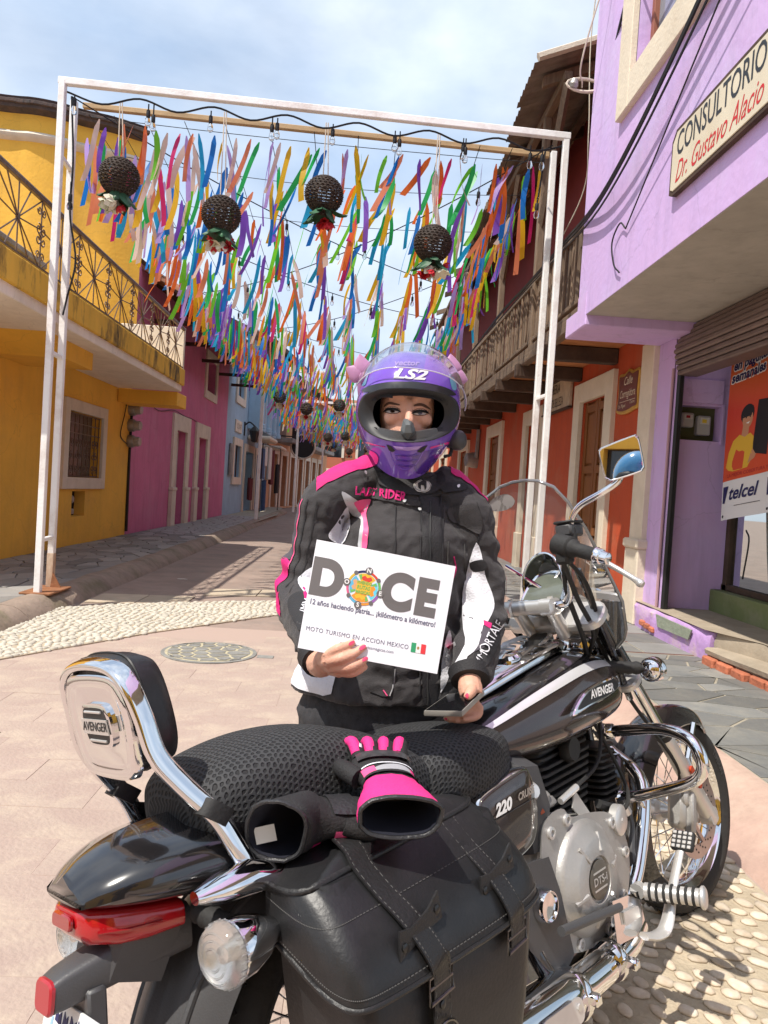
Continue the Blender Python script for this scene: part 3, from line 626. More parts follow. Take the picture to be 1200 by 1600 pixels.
for i,h in enumerate(DR):
    mb=MB(); frame(mb,XR,*h,.27,-1,.06,False,wt=.26)
    for y in (h[0]-.135,h[1]+.135): mb.box(XR-.09,XR,y-.15,y+.15,.12,.75,.01)
    o=part('door',mb,M_trimR,rh)
    for k in range(2):
        a=h[0]+k*(h[1]-h[0])/2; b=a+(h[1]-h[0])/2; d=MB(); x=XR+.07
        d.box(x,x+.05,a+.01,b-.01,h[2],h[3])
        H=h[3]-h[2]; d.box(x-.035,x,a+.012,a+.10,h[2],h[3],.004); d.box(x-.035,x,b-.10,b-.012,h[2],h[3],.004)
        zr=[0,.30*H,.36*H,.62*H,.68*H,H]
        for zz in (.06,.34,.65,.965): d.box(x-.034,x,a+.10,b-.10,h[2]+zz*H-.05,h[2]+zz*H+.05,.004)
        for za,zb in ((.085,.315),(.365,.625),(.675,.94)): d.box(x-.022,x,a+.125,b-.125,h[2]+za*H+.015,h[2]+zb*H-.015,.012)
        part('leaf',d,M_door,o)
# balcony
XB=2.2; 
bal_y0,bal_y1=7.25,24
for k in range(12):
    y=7.5+k*1.42; mb=MB(); mb.box(XB-.12,XR,y-.07,y+.07,3.02,3.2,.012); part('joist',mb,M_joist,rh)
for k in range(20):
    y=7.3+k*.84; mb=MB(); mb.box(XB+.04,XR,y,y+.83,3.205,3.245,.003); part('floor_board',mb,M_plank,rh)
for k in range(24):
    y=7.6+k*.71; mb=MB(); mb.box(XB+.05,XR,y-.02,y+.02,3.165,3.204); part('batten',mb,M_joist,rh)
for a,b in ((7.25,11.9),(11.92,16.5),(16.52,24)):
    mb=MB(); mb.box(XB-.06,XB+.05,a,b,3.17,3.36,.012); part('edge_beam',mb,M_woodh,rh)
    mb=MB(); mb.box(XB-.035,XB+.035,a,b,4.18,4.26,.01); part('handrail',mb,M_woodh,rh)
    mb=MB(); mb.box(XB-.03,XB+.03,a,b,3.42,3.48,.01); part('bottom_rail',mb,M_woodh,rh)
bal=[]
q=random.Random(4)
for k in range(5):
    b=MB(); b.box(-.014,.014,-.042+q.uniform(-.006,.006),.042+q.uniform(-.006,.006),-.02,.76,.005); bal.append(b.data('baluster',M_wood))
nb=0
y=7.32
while y<23.9:
    if min(abs(y-p) for p in (7.3,9.9,12.5,15.1,17.7,20.3))>.07: inst('baluster',bal[q.randrange(5)],rh,Matrix.Translation(V((XB+q.uniform(-.012,.012),y,3.44))-WM[rh].translation)@Matrix.Rotation(q.uniform(-.03,.03),4,'X')@Matrix.Rotation(q.uniform(-.15,.15),4,'Z')); nb+=1
    y+=.145 if y<14 else .16
for p in (9.9,12.5,15.1,17.7,20.3):
    mb=MB(); mb.box(XB-.05,XB+.05,p-.05,p+.05,3.2,6.35,.012); part('post',mb,M_wood,rh)
    mb=MB(); mb.tube([(XB,p,4.9),(XB-.02,p-1.0,6.25)],.05,4); part('brace',mb,M_wood,rh)
# upper doors
for y in (8.6,11.2,14,17): mb=MB(); mb.box(XR-.02,XR+.02,y,y+1.0,3.3,5.4); part('upper_door',mb,M_joist,rh)
# roof: corrugated sheets on rafters
def rz(x): return 6.44+(x-1.83)*.39
ex=lambda y:1.83+(y-9)*.036
y0,y1=8.85,24
nsh=15
for s_ in range(nsh):
    a=y0+(y1-y0)*s_/nsh; b=y0+(y1-y0)*(s_+1)/nsh+.04; mb=MB(); n=28; dx=q.uniform(-.05,.04)
    pr=[]
    for i in range(n+1):
        y=a+(b-a)*i/n; w_=.022*math.sin(i/n*2*PI*7); pr.append((y,w_))
    xs=[ex(a)-.02+dx,ex(a)+1.2,5.2]
    mb.loft([[(x,y,rz(x)+w_+.004*(s_%2)) for y,w_ in pr] for x in xs],False,False)
    part('roof_sheet',mb,M_corr,rh,60)
for k in range(8):
    y=9.2+k*2.0; mb=MB(); x0,x1=1.95,4.2; mb.prism([(x0,rz(x0)-.16),(x1,rz(x1)-.16),(x1,rz(x1)-.04),(x0,rz(x0)-.04)],.09,(0,y+.045,0),(1,0,0),(0,0,1)); part('rafter',mb,M_joist if k%2 else M_wood,rh)
for x in (2.2,2.75,3.4): mb=MB(); mb.box(x-.05,x+.05,8.95,24,rz(x)-.27,rz(x)-.165,.008); part('purlin',mb,M_joist if x>2.3 else M_woodh,rh)
mb=MB(); mb.tube([(1.8,8.84,rz(1.8)+.05),(5.2,8.84,rz(5.2)+.05)],.05,6); part('verge',mb,M_cream,rh)
# wooden corner post beside the lilac house
mb=MB(); mb.box(2.52,2.62,7.62,7.72,3.3,6.6,.01); part('corner_post',mb,M_wood,rh)
# --- signs on the red house
t=thing('barber_sign','old cream sign board lettered for a barber shop above the second red house door','sign',(XR,11.4,2.72))
mb=MB(); mb.box(XR-.06,XR-.01,10.66,12.15,2.72,3.15,.008); part('board',mb,mat('rusty cream board',(.56,.46,.33),.7,var=.3,vs=5,dirt=.6,dirtc=(.3,.13,.06),ds=3),t)
mb=MB(); text_mb('BARBERIA',.2,(XR-.062,11.55,3.04),(0,-1,0),(0,0,1),mb=mb,sx=.85); text_mb('SALON DE BELLEZA',.19,(XR-.062,11.5,2.83),(0,-1,0),(0,0,1),mb=mb,sx=.62); part('lettering',mb,M_blk,t)
mb=MB(); 
for a in ((10.64,12.17,3.15,3.175),(10.64,12.17,2.695,2.72)): mb.box(XR-.075,XR-.01,*a)
part('edging',mb,M_joist,t)
t=thing('street_plaque','maroon street name plaque with a scalloped gold edge beside the nearest wooden door','sign',(XR,8.35,2.38))
M_gold=mat('gold paint',(.62,.36,.07),.4,metal=.3,var=.2,vs=9); M_mar=mat('maroon enamel',(.16,.045,.03),.4)
pl=[(0,0),(.16,-.03),(.34,-.03),(.5,-.01),(.62,.0),(.66,.06),(.64,.2),(.66,.38),(.62,.44),(.45,.43),(.33,.47),(.2,.43),(.04,.44),(0,.38),(.02,.2),(-.01,.06)]
pl=[(x,y) for x,y in spline(pl,3,True)]
mb=MB(); mb.prism(pl,.03,(XR-.005,8.70,2.42),(0,-1,0),(0,0,1),bev=.005); part('edge',mb,M_gold,t,50)
mb=MB(); mb.prism(inset(pl,.035),.02,(XR-.02,8.70,2.42),(0,-1,0),(0,0,1)); part('face',mb,M_mar,t)
M_crt=mat('cream lettering',(.72,.62,.45),.6)
mb=MB(); o=(XR-.0405,8.37,2.75); text_mb('Calle',.13,o,(0,-1,0),(0,0,1),mb=mb,shear=.25); text_mb('Corregidora',.125,(XR-.0405,8.37,2.61),(0,-1,0),(0,0,1),mb=mb,shear=.2,sx=.75); mb.box(XR-.041,XR-.04,8.12,8.6,2.525,2.53); text_mb('Sn. Miguel',.055,(XR-.0405,8.52,2.48),(0,-1,0),(0,0,1),mb=mb,shear=.2); text_mb('Centro',.05,(XR-.0405,8.2,2.5),(0,-1,0),(0,0,1),mb=mb,shear=.2); part('lettering',mb,M_crt,t)
t=thing('electric_meter','round grey electric meter with a conduit between two doors of the red house','electric meter',(XR,18.8,2.0)); mb=MB(); mb.lathe([(.2,0),(.2,.12),(.16,.3),(.02,.32)],(XR,18.9,2.25),(-1,-.2,0),16); part('dome',mb,M_metalg,t,40); mb=MB(); mb.tube([(XR-.06,18.7,2.3),(XR-.06,18.6,3.0)],.05,6); part('conduit',mb,M_metalg,t)
# ---------------------------------------------------------------- lilac house
ph=thing('lilac_house','lilac plastered house with an overhanging upper floor and an open shop front','house',(XR,5,.1))
mb=MB(); mb.add([(XR,7.95,0),(XR,7.2,0),(XR,7.2,3.02),(XR,7.95,3.02)],[(0,1,2,3)]); mb.box(XR,XR+.05,7.13,7.22,.38,3.0)
wall(mb,lambda s,z:(s,7.22,z),XR+.02,3.8,.3,3.1,[(3.05,3.49,2.03,2.365)],(0,1,0),.16); part('shop_wall',mb,M_pur,ph)
mb=MB(); mb.box(XR-.06,XR+.02,7.62,7.95,.14,3.06,.008); mb.box(XR-.09,XR+.02,7.6,7.97,.14,.92,.012); mb.box(XR-.115,XR+.02,7.58,7.99,.92,1.02,.02); part('pilaster',mb,M_trimR,ph)
XP=2.0
mb=MB(); wall(mb,PX(XP),-3,7.15,3.08,9.0,[(4.2,6.0,4.78,6.6)],(1,0,0),.3); mb.add([(XP,7.15,3.0),(4.5,7.15,3.0),(4.5,7.15,9),(XP,7.15,9)],[(0,1,2,3)]); part('upper_wall',mb,M_pur,ph)
mb=MB(); mb.box(XP-.004,XR+.02,6.88,7.165,2.98,3.30,.012); mb.box(XP+.02,XR+.0,7.16,7.63,3.0,3.2,.01); part('beam',mb,M_pur,ph)
mb=MB(); mb.box(XP+.004,4.2,-3,6.878,3.075,3.2); part('soffit',mb,M_soff,ph)
mb=MB(); frame(mb,XP,4.2,6.0,4.78,6.6,.27,-1,.05); o=part('window',mb,M_trimR,ph)
mb=MB(); mb.box(XP+.14,XP+.15,4.2,6.0,4.78,6.6); part('pane',mb,mat('window glass reflecting sky',(.30,.36,.42),.05,spec=1,metal=.25),o)
mb=MB(); mb.grid(lambda u,v:(XP+.19+.03*math.sin(u*40),4.25+1.6*u,4.8+1.8*v),60,1); part('curtain',mb,mat('sheer curtain',(.75,.75,.72),.9),o,60)
mb=MB(); 
for y in (4.2,5.05,5.94): mb.box(XP+.10,XP+.17,y,y+.06,4.78,6.6,.004)
mb.box(XP+.10,XP+.17,4.2,6.0,4.78,4.84,.004); part('sash',mb,mat('red brown sash',(.28,.10,.06),.6),o)
# shutter, guide rail
M_shut=mat('brown shutter slat',(.20,.145,.125),.55,metal=.35,var=.2,vs=8,rv=.12)
for k in range(9):
    z=2.62+k*.05; mb=MB(); x=XR-.02-.012*k if k<5 else XR-.08+.02*(k-4); mb.box(x,x+.2,2.0,7.12,z,z+.046,.012); part('shutter_slat',mb,M_shut,ph)
mb=MB(); mb.tube([(XR+.015,7.1,.38),(XR+.015,7.1,2.66),(XR+.06,7.1,2.84),(XR+.14,7.1,3.06)],.035,6); part('guide_rail',mb,M_blk,ph)
mb=MB(); mb.tube([(XR-.025,7.19,.38),(XR-.025,7.19,2.7)],.014,6); part('conduit',mb,mat('pink conduit',(.45,.28,.30),.5),ph)
# meter niche
M_grn=mat('olive niche paint',(.10,.11,.045),.8,var=.2,vs=5)
mb=MB(); mb.box(3.05,3.49,7.36,7.39,2.03,2.365); nb_=part('niche_back',mb,M_grn,ph)
mb=MB(); mb.box(3.07,3.49,7.195,7.222,2.39,2.62,.004); mb.box(3.07,3.49,7.19,7.222,2.48,2.49); mb.box(3.49,3.515,7.2,7.222,2.0,2.39,.003); part('niche_panel',mb,M_pur,ph)
M_pl=mat('grey meter plastic',(.42,.41,.39),.5); M_rdl=mat('red label',(.35,.02,.03),.5); M_yll=mat('yellow label',(.7,.5,.05),.5)
for i,(x,z,s) in enumerate(((3.13,2.16,.12),(3.29,2.09,.13))):
    t=thing('meter_box',['grey meter box with a red mark in the lilac wall niche','grey meter box with a yellow label in the lilac wall niche'][i],'meter box',(x+s/2,7.3,z),'meter boxes in the niche'); h_=.14+.05*i
    mb=MB(); mb.box(x,x+s,7.27,7.36,z,z+h_,.012); part('case',mb,M_pl,t)
    mb=MB(); mb.box(x+.02,x+s-.02,7.26,7.271,z+h_*.55,z+h_-.02,.003); part('window',mb,mat('pale cover',(.6,.59,.56),.3),t)
    mb=MB(); mb.box(x+.035,x+s*.6,7.255,7.262,z+h_*.62,z+h_*.8); part('mark',mb,M_yll if i else M_rdl,t)
# stoop and step
M_step=mat('worn concrete step',(.36,.30,.225),.9,var=.25,vs=3,bump=.7,bs=20,det=8,dirt=.4,dirtc=(.22,.17,.12))
M_purst=mat('flaking lilac plaster',(.52,.32,.62),.9,var=.15,vs=4,bump=.8,bs=18,dirt=.9,dirtc=(.56,.47,.36),ds=2.2)
M_ggrn=mat('green grey plaster',(.27,.30,.23),.9,var=.2,vs=8,bump=.6,bs=25)
M_bric=mat('exposed red brick',(.46,.15,.08),.9,var=.3,vs=12,bump=1,bs=30,rv=.2)
st=thing('shop_stoop','worn concrete stoop with flaking lilac paint and exposed brick in front of the shop','stoop',(3.2,6,.13))
mb=MB(); ed=[(2.93,7.6),(2.9,7.0),(2.9,6.4),(2.93,5.95)]
rings=[[(x+.02*noise.noise(V((x*3,y*4,z*9))),y,z+.008*noise.noise(V((x*5,y*5,z)))) for x,z in ((xx,.1),(xx-.005,.25),(xx-.01,.345),(xx+.015,.38),(xx+.5,.385),(3.75,.388),(3.75,.1))] for xx,y in spline(ed,6)]
mb.loft(rings); part('riser',mb,M_purst,st,40)
mb=MB(); mb.add([(2.93,7.6,.392),(2.9,6.0,.392),(3.1,5.5,.392),(3.3,2,.392),(3.75,2,.392),(3.75,7.6,.392)],[(0,1,2,3,4,5)]); part('tread',mb,M_step,st)
mb=MB(); rings=[[(x+.02*noise.noise(V((x*3,y*4,z*9))),y,z) for x,z in ((xx+.02,.1),(xx,.3),(xx+.02,.385),(3.75,.388),(3.75,.1))] for xx,y in [(2.95,5.94),(3.05,5.6),(3.15,5.2),(3.25,4.5),(3.3,2)]]; mb.loft(rings); part('kerb_edge',mb,M_step,st,40)
mb=MB(); mb.prism([(6.9,.25),(6.95,.36),(6.2,.35),(6.25,.26)],.006,(2.885,0,0),(0,-1,0) if False else (0,1,0),(0,0,1)); mb.v=[(2.878 if p[0]<2.888 else p[0],p[1],p[2]) for p in mb.v]; part('patch',mb,M_ggrn,st)
q=random.Random(8)
for k in range(3): b_=MB(); b_.box(2.872,2.91,7.0+k*.12,7.1+k*.12,.17+.01*k,.22+.012*k,.01); part('brick',b_,M_bric,st)
ls=thing('lower_step','low concrete step edged with a broken course of red brick','step',(2.95,4.8,.13))
mb=MB(); rings=[[(xx+d+.02*noise.noise(V((d*30,y*5,z*9))),y,z) for d,z in ((.03,.13),(.03,.215),(0,.22),(-.01,.255),(.02,.27),(.5,.272),(.5,.13))] for xx,y in [(2.86,5.9),(2.88,5.6),(2.93,5.2),(2.98,4.6),(3.0,2.5)]]; mb.loft(rings); part('slab',mb,M_step,ls,40)
for k in range(16): 
    y=5.8-k*.2; x=2.83+.07*min(1,(5.9-y)/.8)+.03*max(0,min(1,(5.1-y))); b_=MB(); b_.box(x+q.uniform(-.01,.01),x+.12,y-.09,y+.09,.13,.205+q.uniform(-.008,.004),.012); part('brick',b_,M_bric,ls)
# glazed shop front with green plinth
mb=MB(); mb.box(3.5,3.75,2,7.21,.385,.60,.008); part('plinth',mb,mat('olive green plinth',(.16,.19,.075),.8,var=.2,vs=5,dirt=.4,dirtc=(.3,.28,.2)),ph)
mb=MB(); 
for y in (7.1,5.6): mb.box(3.60,3.68,y,y+.08,.60,3.0,.006)
mb.box(3.60,3.68,2,7.2,.60,.66,.006); sf=part('shop_frame',mb,M_joist,ph)
mb=MB(); mb.box(3.635,3.65,2,7.2,.66,3.0); part('pane',mb,mat('shop glass',(.75,.78,.76),.03,trans=1,ior=1.1),sf)
mb=MB(); mb.grid(lambda u,v:(3.8+.10*math.sin(u*23+v*2)+.2*(1-v)*u,3+3.9*u,.62+2.2*v),60,6); part('curtain',mb,mat('white shop sheet',(.62,.60,.55),.9),sf,60)
mb=MB(); mb.tube([(3.59,7.04,2.95),(3.585,7.0,2.6),(3.59,7.04,2.3),(3.59,7.04,1.9)],.02,6,smooth=4); mb.tube([(3.60,6.8,1.2),(3.59,6.72,1.1),(3.6,6.8,.75)],.008,5,smooth=4); part('cable',mb,M_blk,sf)
# advertising banner
bn=thing('advert_banner','orange and white advertising banner hanging in front of the shop glass','banner',(3.5,6.6,1.28))
B0=V((3.42,6.93,0)); BX=V((.10,-.62,.02)); LB=BX.length; bz0,bz1=1.27,2.98; TL=V((-.03,.01,.09))
def bp(u,v,d=0):
    p=B0+BX*u+V((0,0,bz0+(bz1-bz0)*v))+V((0,0,.09*u))+V((-.97,-.15,0))*(d+.012*math.sin(u*5+v*3)); return tuple(p)
mb=MB(); mb.grid(lambda u,v:bp(u,v),10,20); part('sheet',mb,mat('white banner vinyl',(.72,.71,.70),.5),bn,60)
# printed fields
def bfield(name,poly,m,d): mb=MB(); mb.add([bp(u,v,d) for u,v in poly],[tuple(range(len(poly)))]); return part(name,mb,m,bn)
def brect(name,u0,u1,v0,v1,m,d,n=8):
    mb=MB(); mb.grid(lambda a,b:bp(u0+(u1-u0)*a,v0+(v1-v0)*b,d),n,n); return part(name,mb,m,bn)
M_or=bpy.data.materials.new('orange to red print'); M_or.use_nodes=True; t_=M_or.node_tree; g=t_.nodes.new('ShaderNodeTexCoord'); se=t_.nodes.new('ShaderNodeSeparateXYZ'); rp=t_.nodes.new('ShaderNodeValToRGB'); mr=t_.nodes.new('ShaderNodeMapRange')
mr.inputs[1].default_value=.25; mr.inputs[2].default_value=1.75
t_.links.new(g.outputs['Object'],se.inputs[0]); t_.links.new(se.outputs['Z'],mr.inputs[0]); t_.links.new(mr.outputs[0],rp.inputs[0]); t_.links.new(rp.outputs[0],t_.nodes['Principled BSDF'].inputs[0]); t_.nodes['Principled BSDF'].inputs['Roughness'].default_value=.45
e=rp.color_ramp.elements; e[0].position=.0; e[0].color=(.62,.09,.025,1); e[1].position=1; e[1].color=(.66,.20,.03,1); x_=e.new(.5); x_.color=(.58,.05,.03,1)
brect('orange_field',0,1,.21,1,M_or,.002)
M_navy=mat('navy print',(.02,.022,.10),.5); M_wpr=mat('white print',(.75,.74,.73),.5); M_ypr=mat('yellow print',(.70,.42,.04),.5); M_skp=mat('skin print',(.52,.25,.14),.5); M_bkp=mat('black print',(.015,.015,.02),.5); M_rpr=mat('dark red print',(.35,.02,.03),.5)
def btext(txt,size,u,v,m,shear=0,bold=0,al='LEFT',sx=1,d=.004,name='lettering'):
    p=text_mb(txt,size,(0,0,0),(1,0,0),(0,1,0),0,al,shear,bold,sx)
    mb=MB(); mb.add([bp(u+x/LB,v+y/(bz1-bz0),d) for x,y,z in p.v],p.f); return part(name,mb,m,bn)
btext('telcel',.17,.16,.135,M_navy,.25,.004,sx=.95); bfield('blue_flash',[(.03,.09),(.08,.09),(.15,.18),(.03,.18)],M_navy,.004); bfield('blue_flash',[(.92,.09),(.99,.09),(.99,.18),(.92,.18)],M_navy,.004)
brect('print_line',.3,.8,.067,.07,M_bkp,.004,2)
btext('LA MEJOR COBERTURA Y RED',.045,.1,.235,M_rpr)
btext('en paguitos',.125,.06,.83,M_wpr,.1,.014,sx=.82,d=.003); btext('en paguitos',.125,.06,.83,M_navy,.1,.004,sx=.82,d=.005); btext('semanales',.125,.04,.765,M_wpr,.1,.014,sx=.85,d=.003); btext('semanales',.125,.04,.765,M_navy,.1,.004,sx=.85,d=.005)
btext('Llévatelo en',.10,.05,.895,M_ypr,.1); btext('Compra',.11,.18,.955,M_bkp,.2,.003)
mb=MB(); mb.tube([bp(.06+.08*math.cos(a),.945+.035*math.sin(a),.004) for a in [PI*.4+k*.3 for k in range(12)]],.008,4); part('swirl',mb,M_rpr,bn)
# printed figure in a yellow shirt and a phone picture
bfield('printed_phone',[(.56,.33),(.86,.3),(.93,.58),(.62,.6)],M_bkp,.0035)
bfield('printed_neck',[(.33,.42),(.46,.42),(.47,.5),(.35,.5)],M_skp,.0035)
bfield('printed_shirt',[(.06,.285),(.12,.265),(.22,.255),(.5,.26),(.62,.33),(.62,.40),(.5,.44),(.4,.425),(.3,.445),(.18,.42),(.1,.36)],M_ypr,.004)
el=lambda cu,cv,ru,rv_,a0=0,a1=2*PI,n=16:[(cu+ru*math.cos(a0+(a1-a0)*k/n),cv+rv_*math.sin(a0+(a1-a0)*k/n)) for k in range(n)]
bfield('printed_hair',el(.42,.545,.13,.052),M_bkp,.004); bfield('printed_face',el(.43,.518,.10,.05),M_skp,.0045); bfield('printed_hair',[(.33,.555),(.36,.585),(.45,.592),(.53,.578),(.53,.55),(.47,.565),(.38,.55)],M_bkp,.0055)
for uu in (.40,.475): bfield('printed_eye',el(uu,.527,.012,.005),M_bkp,.0056)
bfield('printed_smile',[(.40,.498),(.48,.502),(.45,.491)],M_wpr,.0056); bfield('printed_brow',[(.38,.538),(.425,.541),(.425,.537)],M_bkp,.0056); bfield('printed_brow',[(.455,.541),(.50,.538),(.455,.537)],M_bkp,.0056)
bfield('printed_arm',[(.5,.28),(.62,.3),(.74,.37),(.68,.385),(.55,.34)],M_skp,.0048)
bfield('printed_badge',el(1.0,.69,.13,.045,PI/2,PI*1.5,12)+[(1.0,.645)],M_ypr,.004); bfield('printed_tag',[(.84,.55),(.98,.55),(1,.64),(.86,.64)],M_bkp,.0042); btext('12',.07,.88,.605,M_wpr,0,.003,d=.006)
for u,v in ((.05,.02),(.95,.02)): mb=MB(); mb.add([bp(u+.02*math.cos(a),v+.008*math.sin(a),.004) for a in [k*.8 for k in range(8)]],[tuple(range(8))]); part('eyelet',mb,M_bkp,bn)
# consulting room sign
t=thing('consulting_sign','cream sign with black and red hand lettering on the lilac upper wall','sign',(XP,4.1,3.4))
SB=[(0,0),(.04,-.02),(2.0,-.02),(2.0,.36),(.06,.36),(0,.30)]
o=V((XP-.005,5.0,3.46)); ux=V((0,-1,0)); uy=V((0,0,1))
mb=MB(); mb.prism([(x-.025 if x<.1 else x,y-(.025 if y<.1 else -.025)) for x,y in SB],.035,o,ux,uy); part('edge',mb,M_joist,t)
mb=MB(); mb.prism(SB,.04,o,ux,uy,bev=.003); part('board',mb,mat('cream painted board',(.68,.61,.46),.6,var=.1,vs=3,dirt=.25,dirtc=(.55,.42,.25)),t)
mb=MB(); text_mb('CONSULTORIO',.22,o+ux*.07+uy*.255+V((-.0405,0,0)),ux,uy,mb=mb,align='LEFT',sx=.70,bold=.002); part('lettering',mb,M_blk,t)
mb=MB(); text_mb('Dr. Gustavo Alacio',.19,o+ux*.07+uy*.075+V((-.0405,0,0)),ux,uy,mb=mb,align='LEFT',shear=.45,sx=.72); part('lettering',mb,mat('red lettering',(.55,.02,.025),.6),t)
# cables along the fronts
def cable(pts,r,lab,name='overhead_cable',m=None,sm=8,grp='cables along the right house fronts'):
    mb=MB(); mb.tube(pts,r,5,smooth=sm); return solo(name,mb,m or M_cable,lab,'cable',60,grp)
cable([(XP-.12,2.2,5.6),(XP-.1,4.4,4.55),(XP-.08,6.2,4.0),(2.05,8.1,4.12),(2.1,10,4.2),(2.1,12,4.25),(2.12,16,4.2),(2.1,22,4.25)],.014,'thick black cable bundle sweeping down across the lilac wall and along the wooden handrail')
cable([(XP-.13,2.2,5.5),(XP-.12,4.4,4.48),(XP-.1,6.2,3.93),(2.03,8.1,4.06),(2.08,10,4.16),(2.08,12,4.2),(2.1,16,4.16),(2.1,22,4.2)],.012,'lower strand of the cable bundle along the wooden handrail')
cable([(XP-.25,2.2,6.9),(XP-.1,4.2,6.05),(XP-.06,6.0,5.55),(2.1,7.1,5.2)],.012,'taut black cable crossing in front of the upper lilac window')
cable([(XP-.16,2.2,5.35),(XP-.1,4.2,4.35),(XP-.02,5.9,3.52)],.006,'thin black wire anchored to a hook low on the lilac wall')
cable([(XP-.02,5.9,3.52),(XP-.03,6.02,3.6),(XP-.03,6.18,3.5),(XP-.03,6.1,3.3),(XP-.02,5.98,3.2)],.007,'short loose wire loop hanging below the hook on the lilac wall')
cable([(2.2,6.9,8.2),(2.0,7.3,6.2),(2.05,7.4,5.0),(2.1,7.6,4.5),(1.95,8.0,4.0)],.006,'pale wire hanging down in front of the old roof end',m=M_cream)
cable([(XP-.11,2.2,5.42),(XP-.1,4.4,4.42),(XP-.09,6.2,3.88),(2.02,8.1,4.0),(2.08,10,4.12),(2.08,13,4.14)],.009,'thinnest strand of the cable bundle, sagging lowest across the lilac wall')
cable([(2.25,6.0,7.6),(1.85,6.9,5.6),(1.9,7.2,5.28)],.008,'short pale service wire dropping to the white coiled cable',m=M_cream)
t=thing('cable_coil','white coiled cable tied to a bracket at the lilac house corner','cable coil',(2.0,7.2,5.2)); mb=MB()
for k in range(5): mb.tube([(1.9+.16*math.cos(a)+.01*k,7.15+.02*k,5.28+.06*math.sin(a)+.008*k) for a in [2*PI*j/14 for j in range(14)]],.011,5,closed=True)
part('coil',mb,M_cream,t,60); mb=MB(); mb.lathe([(.03,0),(.048,.03),(.036,.08)],(1.80,7.15,5.24),(.2,0,1),10); part('insulator',mb,M_metalg,t,40)

# the house behind the viewer, seen only in the chrome and the mirror
t=thing('corner_house','ochre house across the crossing behind the viewer, seen in the mirror','house',(-2,-9,0))
mb=MB(); wall(mb,lambda s,z:(s,-9,z),-9,6,0,6.4,[(-7,-5.6,1.2,2.8),(-3.5,-2.2,.1,2.7),(0,1.4,1.2,2.8)],(0,-1,0),.3); part('wall',mb,M_yel,t)
mb=MB(); mb.box(-9.2,6.2,-9.3,-8.8,6.4,6.7,.02); part('cornice',mb,M_brk,t)
for h in ((-7,-5.6,1.2,2.8),(-3.5,-2.2,.1,2.7),(0,1.4,1.2,2.8)): mb=MB(); mb.box(h[0],h[1],-9.25,-9.2,h[2],h[3]); part('window',mb,M_glassd,t)
# ---------------------------------------------------------------- white steel gates over the street, lights, lanterns, ribbons
M_wpaint=mat('chipped white paint on steel',(.86,.85,.82),.45,var=.05,vs=7,bump=.25,bs=40,dirt=.35,dirtc=(.30,.13,.05),ds=1.6)
M_bam=mat('tan wooden bar',(.48,.33,.17),.6,var=.3,vs=4,stretch=(1,5,5))
M_rust=mat('rusty steel',(.30,.13,.06),.85,var=.4,vs=14,bump=.6,bs=40)
gt=thing('street_gate','white steel gate of paired tubes spanning the street and hung with lights and ribbons','gate',(-.55,7.7,.13))
def bar(name,a,b,s,m,par,bev=.006):
    a=V(a);b=V(b); d=(b-a); L=d.length; q_=d.to_track_quat('Z','Y').to_matrix().to_4x4(); mb=MB(); mb.box(-s/2,s/2,-s/2,s/2,0,L,bev,M=Matrix.Translation(a)@q_); return part(name,mb,m,par)
LF,LB_,RF,RB=(-3.05,7.5),(-3.09,7.9),(1.93,7.78),(1.90,8.16)
for p,m in ((LF,M_wpaint),(LB_,M_wpaint),(RF,M_wpaint),(RB,M_wpaint)): bar('post',(p[0],p[1],.145),(p[0],p[1],5.1),.064,m,gt)
bar('top_beam',(-3.09,7.5,5.09),(1.97,7.78,5.09),.066,M_wpaint,gt); bar('rear_beam',(-3.0,7.9,5.06),(1.85,8.16,5.06),.055,M_bam,gt)
for a,b in ((LF,LB_),(RF,RB)):
    for z in ((.66,2.5,4.4) if a[0]<0 else (2.45,)): bar('rung',(a[0],a[1],z),(b[0],b[1],z),.04,M_wpaint,gt)
mb=MB(); mb.box(-3.2,-2.9,7.42,7.98,.13,.15,.004); mb.prism([(0,0),(.11,0),(.02,.16)],.012,(-3.07,7.86,.15),(1,0,0),(0,0,1)); part('base_plate',mb,M_rust,gt)
mb=MB(); mb.box(LB_[0]-.034,LB_[0]+.034,LB_[1]-.034,LB_[1]+.034,.15,.5,.004); part('rusty_foot',mb,mat('rust stained white paint',(.62,.50,.38),.7,var=.5,vs=9,col2=(.30,.13,.05),bump=.4,bs=40,stretch=(1,1,.4)),gt)
mb=MB(); mb.box(1.8,2.05,7.7,8.24,.143,.16,.004); part('base_plate',mb,M_rust,gt)
# festoon lights along the gate
M_bulb=mat('clear bulb glass',(.9,.9,.9),.02,trans=1,ior=1.2)
def festoon(lab,pts,bulbs,r=.010):
    t=thing('festoon_lights',lab,'string lights',pts[0],'festoon light strings'); mb=MB(); mb.tube(pts,r,5,smooth=6); part('cable',mb,M_cable,t,60)
    for (x,y,z,L) in bulbs:
        mb=MB(); mb.tube([(x,y,z),(x,y,z-L)],.007,5); mb.lathe([(.017,0),(.020,-.016),(.020,-.066),(.016,-.075)],(x,y,z-L),(0,0,1),10); o=part('socket',mb,M_cable,t,40)
        mb=MB(); mb.lathe([(.012,0),(.024,-.025),(.030,-.052),(.024,-.08),(.005,-.092)],(x,y,z-L-.07),(0,0,1),12); part('bulb',mb,M_bulb,o,60)
def top(u): return V((-3.05+5.0*u,7.56+.28*u,5.04))
pts=[]; 
for k in range(15): 
    u=k/14; p=top(u); pts.append((p.x,p.y-.02,p.z-(.02 if k%2==0 else .11)))
bl_=[]
for u,L in ((.02,.02),(.16,.06),(.17,.10),(.28,.05),(.40,.07),(.41,.05),(.52,.05),(.645,.05),(.655,.08),(.785,.06),(.79,.09),(.925,.08),(.95,.08)): p=top(u); bl_.append((p.x,p.y-.02,p.z-.06,L))
